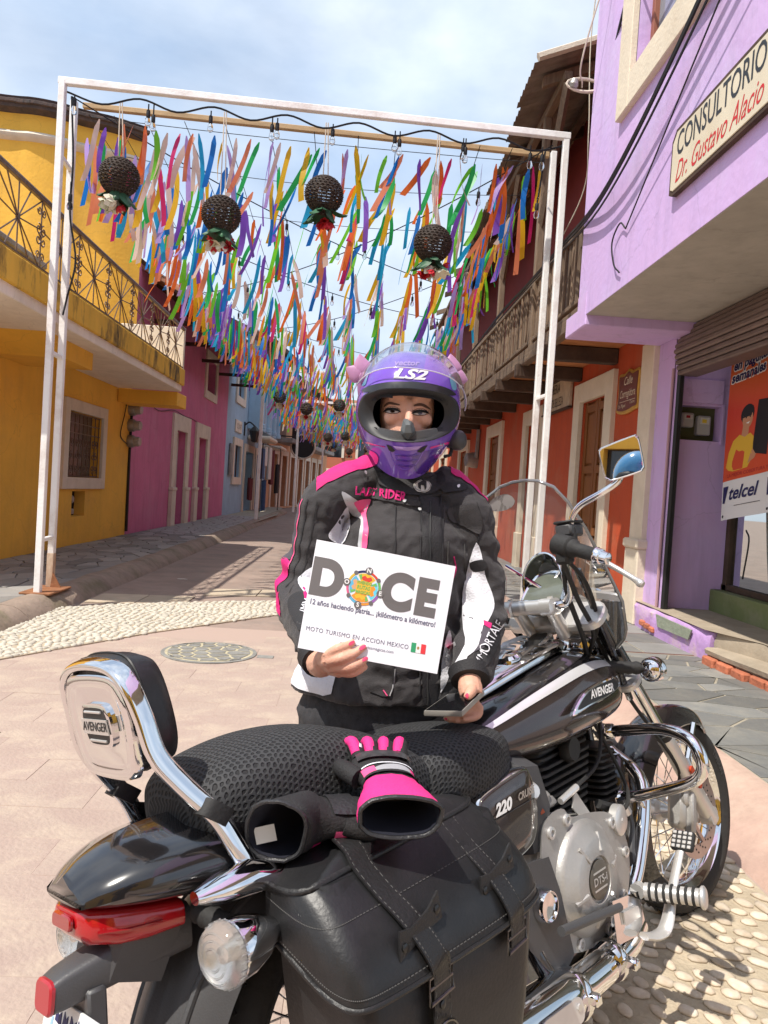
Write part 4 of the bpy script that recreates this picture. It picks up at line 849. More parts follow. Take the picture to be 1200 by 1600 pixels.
festoon('black festoon cable with clear bulbs looped along the front beam of the white gate',pts,bl_)
festoon('black cable with a single bulb hanging down the left posts of the white gate',[(-3.0,7.6,5.0),(-2.98,7.66,4.4),(-3.0,7.7,3.9),(-2.93,7.72,3.45),(-3.0,7.74,3.1),(-3.02,7.7,2.9)],[(-2.99,7.66,4.2,.12)])
festoon('black cable with a bulb hanging by the right posts of the white gate',[(1.75,7.9,5.0),(1.72,7.92,4.6),(1.70,7.9,4.45)],[(1.70,7.9,4.5,.06)])
q=random.Random(21)
for i,(a,b,s) in enumerate((((-3.0,7.6,5.0),(2.1,13.5,4.9),.25),((1.8,7.8,5.0),(-3.2,14,4.7),.3),((-3.3,10,4.9),(2.1,16,5),.3),((2.1,11,5.0),(-3.3,18,4.9),.4),((-3.3,15,5),(2.1,21,5),.35))):
    A,B=V(a),V(b); P=[A.lerp(B,k/8)-V((0,0,s*4*(k/8)*(1-k/8))) for k in range(9)]
    festoon(['first','second','third','fourth','fifth'][i]+' thin light cable crossing the street diagonally behind the gate',[tuple(p) for p in P],[(P[k].x,P[k].y,P[k].z,.05) for k in (1,2,3,4,5,6,7)],.007)
# more gates farther along
for y,xa,xb,lab in ((24.8,-3.2,2.0,'second white gate farther down the street, its bar crossing above the dense ribbons'),(33.5,-2.7,2.4,'third white gate seen small beyond the second one'),(43,-2.0,3.0,'most distant white gate near the end of the street')):
    t=thing('street_gate',lab,'gate',((xa+xb)/2,y,.13),'white gates over the street')
    bar('post',(xa,y,.13),(xa,y,5.05),.10,M_wpaint,t); bar('post',(xb,y,.13),(xb,y,5.05),.10,M_wpaint,t); bar('top_beam',(xa,y,5.05),(xb,y,5.05),.10,M_wpaint,t)
gt['group']='white gates over the street'
# wicker ball lanterns
M_wick=mat('dark wicker',(.05,.032,.022),.6,var=.5,vs=20,bump=.3,bs=80)
M_leafs=mat('dark green cloth leaf',(.03,.10,.045),.5,var=.3,vs=9,rv=.3); M_petr=mat('red cloth petal',(.55,.02,.03),.6,var=.2,vs=20); M_petw=mat('cream cloth petal',(.70,.68,.52),.6,var=.15,vs=20)
def wicker(R,nl=17,nm=22,thick=.0085):
    mb=MB()
    for i in range(nm):
        a=2*PI*i/nm; mb.tube([(R*.985*math.sin(p)*math.cos(a),R*.985*math.sin(p)*math.sin(a),R*math.cos(p)) for p in [.25+(PI-.5)*k/10 for k in range(11)]],.005,4)
    for j in range(nl):
        p=.22+(PI-.44)*j/(nl-1); n=nm*2
        for ph_ in (0,1): mb.tube([((R+.008*(1 if (k+ph_+j)%2 else -1))*math.sin(p)*math.cos(2*PI*k/n),(R+.008*(1 if (k+ph_+j)%2 else -1))*math.sin(p)*math.sin(2*PI*k/n),R*.94*math.cos(p)+ph_*.012) for k in range(n)],thick*.8,4,closed=True)
    return mb.data('wicker_shell',M_wick,60)
WS=wicker(.19)
def leaf_mesh(L,w_):
    mb=MB(); mb.grid(lambda u,v:((u-.5)*w_*math.sin(PI*min(1,.12+v*.88))*(1-.3*v)*1.4,.25*L*v*v-.05*abs(u-.5),-L*v),4,5); return mb.data('leaf',M_leafs,60)
LM=[leaf_mesh(.17,.12),leaf_mesh(.13,.10)]
def flower_mesh(m,R,n=7,lay=2):
    mb=MB()
    for l in range(lay):
        for k in range(n):
            a=2*PI*k/n+l*.4; r=R*(1-.35*l); M_=Matrix.Rotation(a,4,'Z')@Matrix.Rotation(.5+.5*l,4,'X')
            mb.grid(lambda u,v:((u-.5)*R*.8*math.sin(PI*(.1+.85*v)),r*v,.25*R*v*v),3,3,M=M_)
    mb.sphere((0,0,.01),R*.18,6,4); return mb.data('flower',m,60)
FR=flower_mesh(M_petr,.075); FW=flower_mesh(M_petw,.115,6,1)
labs=['wicker ball lantern with mostly cream flowers, nearest the left gate post','wicker ball lantern with a cluster of red roses, second from the left gate post','wicker ball lantern hanging just left of the middle of the gate, with red flowers','wicker ball lantern with cream and red roses below, hanging nearest the right gate post']
for i,(x,z,nr,nw) in enumerate(((-2.55,4.31,3,5),(-1.53,4.03,6,2),(-.51,4.33,5,0),(.64,3.94,6,4))):
    y=7.72+.05*(x+3); t=thing('wicker_lantern',labs[i],'lantern',(x,y,z-.19),'wicker ball lanterns under the gates')
    inst('wicker_shell',WS,t,Matrix.Translation((0,0,.19))@Matrix.Rotation(q.uniform(0,6),4,'Z')@Matrix.Rotation(q.uniform(-.25,.25),4,'X'))
    mb=MB(); mb.tube([(x-.02,y,z+.19),(x-.02,y-.03,5.05)],.006,5); mb.tube([(x+.03,y,z+.19),(x,y-.03,5.05)],.006,5); part('cord',mb,M_cream,t)
    for k in range(9): 
        a=2*PI*k/9+q.uniform(-.2,.2); inst('leaf',LM[k%2],t,Matrix.Translation((.09*math.cos(a),.09*math.sin(a),.03+q.uniform(-.02,.03)))@Matrix.Rotation(a-PI/2,4,'Z')@Matrix.Rotation(q.uniform(.2,1.1),4,'X'))
    for k in range(nr+nw):
        a=q.uniform(0,6.28); r_=.02+.085*math.sqrt(q.random()); inst('flower',FR if k<nr else FW,t,Matrix.Translation((r_*math.cos(a)+.01,r_*math.sin(a)-.02,-.03-q.uniform(.0,.09)))@Matrix.Rotation(q.uniform(0,6),4,'Z')@Matrix.Rotation(q.uniform(1.5,2.9),4,'X'))
WSf=wicker(.2,10,12,.014)
for i,(x,y,z) in enumerate(((-2.63,24.6,4.14),(-1.75,24.6,3.82),(-.70,24.6,4.0),(.4,24.6,3.9),(-2.1,33.2,4.0),(-1.35,33.2,3.5),(-.6,33.2,3.6),(.2,33.2,3.9),(-1.4,42.7,3.7),(-.5,42.7,3.4),(.5,42.7,3.6))):
    row='second' if y<30 else ('third' if y<40 else 'last'); pos=['far left','left of middle','right of middle','far right'][(i%4)] if y<40 else ['left','middle','right'][i-8]
    t=thing('wicker_lantern','small distant wicker ball under the %s gate, at the %s of its row'%(row,pos),'lantern',(x,y,z-.2),'wicker ball lanterns under the gates')
    inst('wicker_shell',WSf,t,Matrix.Translation((0,0,.2))@Matrix.Rotation(i,4,'Z')); mb=MB(); mb.tube([(x,y,z+.19),(x,y,5.0)],.008,4); part('cord',mb,M_cream,t)
    for k in range(4): inst('flower',(FR,FW)[(k+i)%2],t,Matrix.Translation((.09*math.cos(k*1.6),.09*math.sin(k*1.6),-.04))@Matrix.Rotation(2.2,4,'X')@Matrix.Scale(1.4,4))
# ribbons
def ribbon_mat(n_,c):
    m=bpy.data.materials.new(n_); m.use_nodes=True; t=m.node_tree; b=t.nodes['Principled BSDF']; b.inputs['Base Color'].default_value=c+(1,); b.inputs['Roughness'].default_value=.4
    tr=t.nodes.new('ShaderNodeBsdfTranslucent'); tr.inputs[0].default_value=c+(1,); mi=t.nodes.new('ShaderNodeMixShader'); mi.inputs[0].default_value=.55
    t.links.new(b.outputs[0],mi.inputs[1]); t.links.new(tr.outputs[0],mi.inputs[2]); t.links.new(mi.outputs[0],t.nodes['Material Output'].inputs[0]); return m
RC=[ribbon_mat(n_+' plastic ribbon',c) for n_,c in (('violet',(.26,.10,.60)),('lilac',(.52,.36,.78)),('orange',(.85,.17,.03)),('coral',(.85,.27,.14)),('yellow',(.85,.50,.02)),('green',(.03,.50,.12)),('lime',(.20,.65,.04)),('sky blue',(.02,.42,.75)),('blue',(.015,.20,.66)),('blush',(.80,.60,.52)),('magenta',(.68,.03,.18)))]
RW=[1.2,1.4,1.3,1.2,1.4,1.4,.8,1.5,1.3,1.2,.35]
def ribbon_mb(sd):
    r_=random.Random(sd); L=r_.uniform(.50,.78); w_=r_.uniform(.046,.070); bend=r_.uniform(-.025,.025); tw=r_.uniform(-.9,.9); ph_=r_.uniform(0,6); b=MB()
    def fn(u,v):
        ww=w_*(.25+.75*min(1,v/.12)); a=tw*v+ph_*.15; x=(u-.5)*ww; zz=L*v
        return (x*math.cos(a)+bend*math.sin(PI*v*1.1),x*math.sin(a)+.03*math.sin(ph_+v*4),-zz+(.03*(u-.5) if v>.99 else 0))
    b.grid(fn,1,7); return b
RM=[ribbon_mb(50+k) for k in range(12)]; RD=[b.data('ribbon',RC[0],180) for b in RM]
far=MB(); q=random.Random(77); ci=list(range(len(RC)))
strings=[(-2.98,.17,'along the left edge of the street'),(-2.72,.21,'second from the left edge'),(-2.4,.27,'third from the left edge'),(-2.0,.34,'passing right of the leftmost wicker ball'),(-1.58,.40,'above the second wicker ball'),(-1.12,.42,'left of the middle wicker ball'),(-.66,.40,'above the middle wicker ball'),(-.2,.40,'just right of the middle wicker ball'),(.2,.40,'in the middle of the right half'),(.66,.40,'above the right wicker ball'),(1.08,.34,'third from the right edge'),(1.42,.26,'second from the right edge'),(1.72,.20,'along the right edge of the street')]
for si,(x0,sp,lab) in enumerate(strings):
    x1=x0*.93-.2+ (.25 if x0>0 else 0); P=lambda y:V((x0+(x1-x0)*(y-8)/17,y,5.03-.5*math.sin(PI*min(1,(y-8)/16.8))*(.6+.4*((si*7)%3)/2)))
    t=thing('ribbon_garland','string of coloured ribbons running down the street, '+lab,'garland',P(8.0+.05*(x0+3)),'ribbon garlands over the street'); T=WM[t].translation
    mb=MB(); mb.tube([tuple(P(y)) for y in np.linspace(8,24.8,14)],.004,4); part('string',mb,M_cable,t)
    y=8.0+.05*(x0+3)+q.uniform(.0,.1)
    while y<24.6:
        k=q.randrange(12); c=q.choices(ci,RW)[0]; p=P(y)+V((q.uniform(-.05,.05),0,-q.uniform(0,.22)))
        M_=Matrix.Translation(p-T)@Matrix.Rotation(q.gauss(.11,.15),4,'Y')@Matrix.Rotation(q.gauss(.0,.15),4,'X')@Matrix.Rotation(q.gauss(0,.5),4,'Z')@Matrix.Scale(q.uniform(.8,1.15),4)
        inst('ribbon',RD[k],t,M_,RC[c]); y+=sp*.66*q.uniform(.5,1.5)*(1 if y<16 else 1.15)
    y=24.8
    while y<46:
        k=q.randrange(12); c=q.choices(ci,RW)[0]; bnd=-.02*(y-25)*(-1); xx=x1+bnd+ .0
        far.add(RM[k].v,RM[k].f,c,Matrix.Translation((xx+q.uniform(-.1,.1),y,5.0-.6*math.sin(PI*((y-24.8)%9)/9)-q.uniform(0,.3)))@Matrix.Rotation(q.gauss(.12,.2),4,'Y')@Matrix.Rotation(q.gauss(0,.5),4,'Z')); y+=.26*q.uniform(.5,1.5)
for (ya,za,n_,lab) in ((8.0,5.0,40,'row of coloured ribbons tied straight along the rear bar of the nearest gate'),(8.9,5.0,26,'row of coloured ribbons on a cross string just behind the nearest gate'),(10.2,5.0,24,'row of coloured ribbons on the second cross string behind the gate')):
    A,B_=V((-2.95,ya,za)),V((1.8,ya+.22,za)); t=thing('ribbon_garland',lab,'garland',A,'ribbon garlands over the street'); mb=MB(); mb.tube([A.lerp(B_,k/10)-V((0,0,(.5 if ya>8.5 else .12)*(k/10)*(1-k/10))) for k in range(11)],.004,4); part('string',mb,M_cable,t)
    for k in range(n_):
        f=(k+q.uniform(.1,.9))/n_; p=A.lerp(B_,f)-V((0,0,(.5 if ya>8.5 else .12)*f*(1-f)+.02+q.uniform(0,.25 if ya>8.5 else .06))); inst('ribbon',RD[q.randrange(12)],t,Matrix.Translation(p-A)@Matrix.Rotation(q.gauss(.22,.2),4,'Y')@Matrix.Rotation(q.gauss(0,.5),4,'Z')@Matrix.Scale(q.uniform(.75,1.05),4),RC[q.choices(ci,RW)[0]])
solo('distant_ribbons',far,RC,kind='stuff')
# ---------------------------------------------------------------- the cruiser motorcycle (x forward, y left, z up in its own frame, leaning on its stand)
M_chr=mat('chrome',(.80,.80,.81),.06,metal=1)
M_blkg=mat('gloss black paint',(.012,.011,.012),.18,coat=1,spec=.6)
M_brng=mat('dark metallic brown paint',(.045,.034,.032),.22,metal=.35,coat=1)
M_dgr=mat('dark grey plastic',(.065,.065,.068),.42,var=.1,vs=12,bump=.08,bs=300)
M_rub=mat('black rubber',(.022,.022,.022),.72,bump=.2,bs=120)
M_tyre=mat('tyre rubber',(.035,.033,.031),.85,var=.3,vs=9,bump=.3,bs=60)
M_lea=mat('black leather',(.015,.015,.016),.40,var=.35,vs=5,bump=.08,bs=140,spec=.5,dirt=.2,dirtc=(.045,.042,.04),ds=9)
M_leaf2=mat('black leather strap',(.016,.0155,.016),.45,bump=.2,bs=160)
M_thr=mat('grey thread',(.075,.073,.07),.8)
M_eng=mat('cast engine alloy',(.44,.43,.41),.46,metal=.55,var=.16,vs=12,bump=.12,bs=180)
M_alu=mat('brushed alloy',(.66,.65,.63),.34,metal=.6,var=.06,vs=20)
M_fin=mat('black cylinder fin',(.02,.02,.02),.5)
M_redl=mat('red lamp plastic',(.42,.008,.012),.12,coat=.8,var=.3,vs=14)
M_redd=mat('deep red lamp insert',(.26,.003,.006),.1,coat=1)
M_clr=mat('clear ribbed lens',(.93,.93,.92),.08,trans=.92,ior=1.25)
M_dish=mat('silver reflector dish',(.72,.70,.66),.25,metal=.8,var=.2,vs=60)
M_redr=mat('red reflector',(.36,.02,.03),.3,coat=.3)
M_whl=mat('white plate',(.70,.71,.70),.45); M_wht=mat('white script',(.80,.80,.78),.5)
M_orr=mat('orange reflector',(.45,.05,.015),.25)
BO=V((.08,1.42,0)); c_,s_=math.cos(.776),math.sin(.776); cl,sl_=math.cos(.21),math.sin(.21)
BM=Matrix(((c_,-s_*cl,-s_*sl_,BO.x),(s_,c_*cl,c_*sl_,BO.y),(0,-sl_,cl,0),(0,0,0,1)))
bk=thing('motorcycle','black cruiser motorcycle with chrome backrest, windshield and crash guard, parked on the pebbles','motorcycle',M=BM)
def bp_(name,mb,m,parent=None,smooth=40,label=None): return part(name,mb,m,parent or bk,smooth,local=True,label=label)
def rr(w_,h,r,n=4):
    """rounded rectangle outline, counter-clockwise"""
    o=[]
    for cx,cy,a in ((w_/2-r,h/2-r,0),(-w_/2+r,h/2-r,PI/2),(-w_/2+r,-h/2+r,PI),(w_/2-r,-h/2+r,1.5*PI)):
        for k in range(n+1): o.append((cx+r*math.cos(a+PI/2*k/n),cy+r*math.sin(a+PI/2*k/n)))
    return o
# --- wheels
def wheel(name,ax,ay,az,R,wd,front,steer=0):
    Mw=Matrix.Translation((ax,ay,az))@Matrix.Rotation(steer,4,'Z')
    mb=MB(); n=64; prof=[(R*.755,-.34),(R*.84,-.50),(R*.93,-.48),(R*.975,-.34),(R,-.12),(R,.12),(R*.975,.34),(R*.93,.48),(R*.84,.5),(R*.755,.34)]
    rings=[[(r*math.cos(2*PI*k/n),w_*wd,r*math.sin(2*PI*k/n)) for r,w_ in prof] for k in range(n)]
    mb.loft(rings,wrap=True,cap=False,M=Mw)
    ty=bp_(name,mb,M_tyre,smooth=50)
    mb=MB(); 
    for k in range(44):
        a=2*PI*k/44
        for s in (-1,1):
            p=[(R*1.003*math.cos(a+d),s*y*wd,R*1.003*math.sin(a+d)) for d,y in ((0,.06),(.05,.2),(.085,.33))]; p[2]=(p[2][0]*.978,p[2][1],p[2][2]*.978)
            mb.tube(p,.0035,4,M=Mw)
    bp_('tread_groove',mb,M_fin,ty)['kind']='stuff'
    mb=MB(); prof=[(R*.755,-.42),(R*.768,-.37),(R*.73,-.30),(R*.705,-.12),(R*.70,.12),(R*.73,.30),(R*.768,.37),(R*.755,.42),(R*.745,.36),(R*.71,.28),(R*.685,.1),(R*.685,-.1),(R*.71,-.28),(R*.745,-.36)]
    rings=[[(r*math.cos(2*PI*k/n),w_*wd,r*math.sin(2*PI*k/n)) for r,w_ in prof] for k in range(n)]; mb.loft(rings,wrap=True,cap=False,M=Mw); bp_('rim',mb,M_chr,ty,60)
    mb=MB(); mb.lathe([(.02,-.075),(.045,-.07),(.047,-.05),(.03,-.04),(.03,.04),(.047,.05),(.045,.07),(.02,.075)],(0,0,0),(0,1,0),24,M=Mw); bp_('hub',mb,M_alu,ty)
    for k in range(36):
        a=2*PI*k/36; s=-1 if k%2 else 1; b=a+(.33 if (k//2)%2 else -.33); m_=MB()
        m_.tube([(.045*math.cos(b),s*.055,.045*math.sin(b)),(R*.70*math.cos(a),s*.008,R*.70*math.sin(a))],.0021,4,M=Mw); bp_('spoke',m_,M_chr,ty)
    if front:
        mb=MB(); ro,ri=.142,.098
        nh=40; 
        ring=lambda r,y,n=80:[(r*math.cos(2*PI*k/n),y,r*math.sin(2*PI*k/n)) for k in range(n)]
        mb.loft([ring(ro,-.072),ring(ro,-.078),ring(ri,-.078),ring(ri,-.072)],False,True,wrap=True,M=Mw)
        for k in range(7): a=2*PI*k/7; mb.tube([(.035*math.cos(a),-.07,.035*math.sin(a)),(.096*math.cos(a+.5),-.075,.096*math.sin(a+.5))],.009,5,M=Mw)
        d=bp_('brake_disc',mb,mat('brake disc steel',(.45,.38,.36),.3,metal=.9,var=.1,vs=30),ty)
        mb=MB()
        for k in range(48): 
            a=2*PI*k/48; r=.102+.010*(k%3); mb.lathe([(.0035,-.0784),(.0035,-.0790)],(r*math.cos(a),0,r*math.sin(a)),(0,1,0),6,M=Mw)
        bp_('vent_hole',mb,M_fin,d)
        # letters on the tyre wall
        tm=text_mb('TIMSUN',.030,(0,0,0),(1,0,0),(0,1,0),0,'CENTER',0,.0005)
        mb=MB(); 
        for a0 in (.45,2.5,4.6): mb.add([((R*.855+y)*math.cos(a0-x/(R*.86)),-.503*wd-.001,(R*.855+y)*math.sin(a0-x/(R*.9))) for x,y,z in tm.v],tm.f,M=Mw)
        bp_('lettering',mb,M_thr,ty)
    return ty,Mw
FA=(1.585,-.02,.31); ST=-.10
wheel('front_tyre',*FA,.325,.105,True,ST); wheel('rear_tyre',0.0,0,.31,.31,.13,False)
FM=Matrix.Translation(FA)@Matrix.Rotation(ST,4,'Z')
# --- front end: fork, fender, caliper
ux=V((.68,0,-.81)).normalized()      # down the fork
def fk(y,t): return V((1.0,y,1.02))+V((.585,-.012,-.71))*t     # t=0 yoke, 1 axle
for s,yy in ((1,.09),(-1,-.125)):
    f=MB(); f.tube([fk(yy,-.05),fk(yy,.62)],.019,14); o=bp_('fork_tube',f,M_chr)
    f=MB(); f.tube([fk(yy,.56),fk(yy,.585),fk(yy,.60),fk(yy,1.02)],[.024,.028,.026,.027],14); f.lathe([(.03,-.02),(.032,.02)],fk(yy,1.0),(0,1,0),14); bp_('fork_slider',f,M_alu)
    f=MB(); f.tube([fk(yy,.545),fk(yy,.57)],.026,14); bp_('fork_seal',f,M_rub,o)
# fork shrouds in black and the yokes
for yy in (.09,-.125): f=MB(); f.tube([fk(yy,-.03),fk(yy,.30)],[.024,.026],12); bp_('fork_shroud',f,M_blkg)
mb=MB(); 
for t,th in ((-.02,.022),(.26,.02)):
    a=fk(0,t); mb.prism(rr(.10,.32,.04),th,a+V((-.03,-.018,-.01)),(.73,0,.68),(0,1,0),bev=.005)
bp_('fork_yoke',mb,M_alu)
mb=MB(); n=16
for i in range(1): pass
def fend(a0,a1,R,wd,n,M,drop=.03):
    f=MB(); rings=[]
    for k in range(n+1):
        a=a0+(a1-a0)*k/n; w_=wd*(1 if k<n*.85 else 1-.5*((k/n-.85)/.15)); r=[]
        for j in range(11):
            t=-1+2*j/10; rr_=R-(abs(t)**2.6)*drop*2; r.append((rr_*math.cos(a),w_*t,rr_*math.sin(a)))
        for j in range(10,-1,-1):
            t=-1+2*j/10; rr_=R-.006-(abs(t)**2.6)*drop*2; r.append((rr_*math.cos(a),(w_-.004)*t,rr_*math.sin(a)))
        rings.append(r)
    f.loft(rings,M=M); return f
bp_('front_fender',fend(3.55,.80,.362,.085,30,FM,.03),M_blkg,smooth=50)
mb=MB(); mb.tube([FM@V((.03,-.095,.30)),FM@V((-.05,-.1,.2)),FM@V((.0,-.1,.06))],.010,6); bp_('fender_stay',mb,M_chr)
mb=MB(); cp=FM@V((-.115,-.088,.055)); mb.box(-.04,.04,-.03,.03,-.07,.07,.014,M=Matrix.Translation(cp)@Matrix.Rotation(.35,4,'Y')); mb.lathe([(.028,-.03),(.03,.0),(.022,.008)],cp+V((0,-.03,.03)),(0,-1,0),14); mb.lathe([(.028,-.03),(.03,.0),(.022,.008)],cp+V((.02,-.03,-.035)),(0,-1,0),14); mb.box(-.015,.015,-.05,-.02,-.08,.08,.006,M=Matrix.Translation(cp)@Matrix.Rotation(.35,4,'Y')); bp_('brake_caliper',mb,M_eng)
mb=MB(); mb.prism(rr(.022,.10,.008),.008,fk(-.158,.78),(.76,0,.64) ,(.64,0,-.76),bev=.002); bp_('side_reflector',mb,M_orr)
mb=MB(); mb.lathe([(.016,-.015),(.018,.0),(.010,.012)],FM@V((0,-.12,0)),(0,-1,0),10); bp_('axle_nut',mb,M_alu)
mb=MB(); mb.tube([fk(-.10,.05)+V((-.02,0,0)),fk(-.09,.35)+V((-.05,-.02,0)),fk(-.13,.7)+V((-.03,0,0)),cp+V((0,0,.06))],.006,6,smooth=6); bp_('brake_hose',mb,M_rub)
# --- frame, radiator-side black parts
mb=MB(); mb.tube([(1.06,0,.84),(1.09,0,.62),(1.08,-.02,.36),(1.0,-.09,.22),(.8,-.12,.19),(.5,-.12,.19),(.3,-.11,.3),(.18,-.11,.5)],.019,10,smooth=5); mb.tube([(1.06,.0,.84),(1.09,.04,.62),(1.06,.07,.36),(.98,.1,.22),(.5,.12,.19),(.2,.11,.45)],.019,10,smooth=5); bp_('frame',mb,M_blkg)
mb=MB(); mb.tube([(1.12,0,.80),(.98,0,.80),(.5,0,.71),(.2,0,.64),(-.3,0,.66)],.024,10,smooth=5); bp_('backbone',mb,M_blkg)
mb=MB(); mb.box(1.10,1.16,-.09,.09,.36,.60,.02); bp_('oil_cooler_shroud',mb,M_blkg)
# --- engine
mb=MB()
for k in range(12): z=.50+.0195*k; w_=.095 if k<9 else .085; mb.prism(rr(.27,w_*2,.03),.0085,(.76+.012*k*.5,0,z),(1,0,.05),(0,1,0),bev=.002)
bp_('cylinder_fins',mb,M_fin)
mb=MB(); mb.box(.68,.86,-.07,.07,.46,.74,.02); bp_('cylinder',mb,M_fin)
mb=MB(); mb.lathe([(.034,0),(.036,.02),(.03,.03)],(.80,-.09,.685),(0,-1,0),18); bp_('cam_cover',mb,M_fin)
mb=MB()
for k in range(9): mb.prism(rr(.10,.17,.02),.007,(1.02,-.015,.50+.018*k),(1,0,0),(0,1,0),bev=.002)
bp_('oil_cooler_fins',mb,M_fin)

CO=[(.53,.56),(.60,.575),(.64,.545),(.74,.53),(.83,.505),(.88,.46),(.905,.40),(.89,.33),(.84,.27),(.74,.245),(.62,.26),(.53,.30),(.49,.36),(.50,.46)]
CO=[tuple(p) for p in spline(CO,4,True)]
mb=MB(); mb.prism([(x,z) for x,z in CO],.30,(0,.14,0),(1,0,0),(0,0,1)); bp_('crankcase',mb,M_eng)
mb=MB(); mb.prism(CO,.035,(0,-.145,0),(1,0,0),(0,0,1),bev=.012); ccv=bp_('clutch_cover',mb,M_eng,smooth=50)
mb=MB(); mb.lathe([(.135,0),(.134,.012),(.122,.022),(.117,.024),(.098,.040),(.092,.043),(.055,.045),(.052,.038),(.0,.038)],(.675,-.178,.405),(0,-1,0),40,cap=False); bp_('round_housing',mb,M_eng,ccv,50)
mb=MB()
for a in (.2,1.3,2.2,3.4,4.5,5.5): mb.box(.064,.118,-.008,.008,-.034,-.0,.004,M=Matrix.Translation((.675,-.188,.405))@Matrix.Rotation(a,4,'Y')@Matrix(((1,0,0,0),(0,0,1,0),(0,-1,0,0),(0,0,0,1)))) if False else mb.tube([(.675+.066*math.cos(a),-.224,.405+.066*math.sin(a)),(.675+.108*math.cos(a),-.212,.405+.108*math.sin(a))],.0055,6)
bp_('cover_rib',mb,M_eng,ccv)
mb=MB(); mb.lathe([(.046,0),(.046,.006),(.042,.007)],(.675,-.2165,.405),(0,-1,0),30); cb=bp_('cover_badge',mb,mat('bronze grey badge',(.16,.145,.12),.4,metal=.6),ccv)
mb=MB(); text_mb('DTS-i',.026,(.675,-.2240,.405),(1,0,0),(0,0,1),mb=mb,sx=1.1,bold=.0006)
for dz in (.02,-.02): mb.box(.645,.705,-.2245,-.2236,.405+dz-.002,.405+dz+.002)
bp_('lettering',mb,M_alu,cb)
for x,z in ((.545,.545),(.62,.555),(.505,.40),(.54,.31),(.62,.265),(.76,.25),(.86,.30),(.895,.40),(.84,.49)):
    mb=MB(); mb.lathe([(.015,-.02),(.015,.008),(.0085,.009),(.0085,.003),(0,.003)],(x,-.178,z),(0,-1,0),10); bp_('cover_bolt',mb,M_alu,ccv)
mb=MB(); mb.lathe([(.04,0),(.04,.02),(.034,.024)],(.885,-.165,.485),(.1,-1,0),22); mb.lathe([(.006,.024),(.006,.026)],(.885,-.165,.485),(.1,-1,0),8); bp_('oil_filter_cap',mb,M_alu,ccv)
mb=MB(); mb.lathe([(.035,0),(.035,.05),(.028,.055)],(.60,-.10,.57),(.2,-.2,1),16); mb.box(.56,.66,-.14,-.08,.575,.60,.01); bp_('clutch_arm_boss',mb,M_eng)
mb=MB(); mb.prism([(.70,.56),(.72,.60),(.78,.53),(.83,.475),(.80,.475),(.74,.52)],.004,(0,-.15,0),(1,0,0),(0,0,1)); bp_('heat_plate',mb,M_alu)
mb=MB(); mb.tube([(.98,-.09,.80),(.95,-.12,.72),(.86,-.15,.64),(.72,-.15,.60)],.0055,6,smooth=8); o=bp_('clutch_cable',mb,M_rub); mb=MB(); mb.tube([(.735,-.151,.604),(.66,-.145,.585)],.009,8); bp_('cable_end',mb,M_alu,o)
mb=MB(); mb.tube([(.95,-.08,.77),(1.02,-.11,.62),(1.03,-.14,.52),(.96,-.155,.49),(.87,-.15,.525)],.006,6,smooth=8); mb.tube([(.90,-.152,.51),(.84,-.148,.535)],.012,8); bp_('plug_lead',mb,M_rub)
for i,(a,b) in enumerate((((.96,-.12,.50),(.95,-.15,.28)),((1.02,-.12,.50),(1.0,-.15,.26)))):
    mb=MB(); p0=V(a);p1=V(b); mb.tube([p0,p0.lerp(p1,.3)+V((.03,0,0)),p0.lerp(p1,.6),p1],.012,8,smooth=5); o=bp_('oil_hose',mb,M_dgr); mb=MB(); mb.tube([p0.lerp(p1,.05),p0.lerp(p1,.18)+V((.02,0,0))],.016,8); bp_('hose_clamp',mb,M_alu,o)
mb=MB(); mb.lathe([(.02,0),(.022,.05),(.016,.06)],(.52,-.12,.64),(-.3,-1,.2),12); o=bp_('ignition_switch',mb,M_alu); mb=MB(); mb.tube([(.54,-.14,.62),(.545,-.16,.585)],.012,6); bp_('copper_plug',mb,mat('copper plug',(.45,.12,.06),.4,metal=.6),o)
mb=MB(); mb.tube([(1.16,-.03,.60),(1.12,-.14,.52),(1.02,-.15,.33),(.90,-.15,.235)],.021,12,smooth=6); bp_('header_pipe',mb,M_chr)
# --- exhaust
mb=MB(); P=[(.90,-.15,.235),(.86,-.19,.215),(.74,-.205,.205)]; mb.tube(P,.024,14,smooth=5); bp_('exhaust_pipe',mb,M_chr)
mb=MB(); mb.tube([(.89,-.195,.215),(.80,-.212,.212),(.70,-.216,.208)],[.026,.032,.033],18,smooth=4); o=bp_('heat_shield',mb,M_chr)
mb=MB(); mb.tube([(.70,-.214,.206),(.66,-.214,.207),(.58,-.214,.209),(.52,-.214,.212),(.49,-.214,.215)],[.033,.039,.041,.043,.052],20,smooth=4); o2=bp_('exhaust_collector',mb,M_chr)
for t in (.69,.50): mb=MB(); mb.lathe([(.047 if t>.6 else .056,-.012),(.049 if t>.6 else .058,-.008),(.049 if t>.6 else .058,.008),(.047 if t>.6 else .056,.012)],(t,-.214,.21),(-1,0,.04),22); mb.box(t-.012,t+.012,-.29,-.25,.205,.23,.005); bp_('exhaust_clamp',mb,M_chr,o2)
mb=MB(); mb.tube([(.49,-.214,.215),(.42,-.216,.222),(.1,-.225,.25),(-.35,-.235,.29),(-.5,-.24,.30)],[.052,.058,.06,.06,.055],26,smooth=4); bp_('muffler',mb,M_chr)
mb=MB(); mb.prism(rr(.16,.05,.02),.004,(.36,-.281,.235),(1,0,-.06),(0,.12,1),bev=.001); 
for x in (.30,.42): mb.lathe([(.008,0),(.008,.004)],(x,-.284,.238),(0,-1,0),8)
bp_('muffler_guard',mb,M_alu)
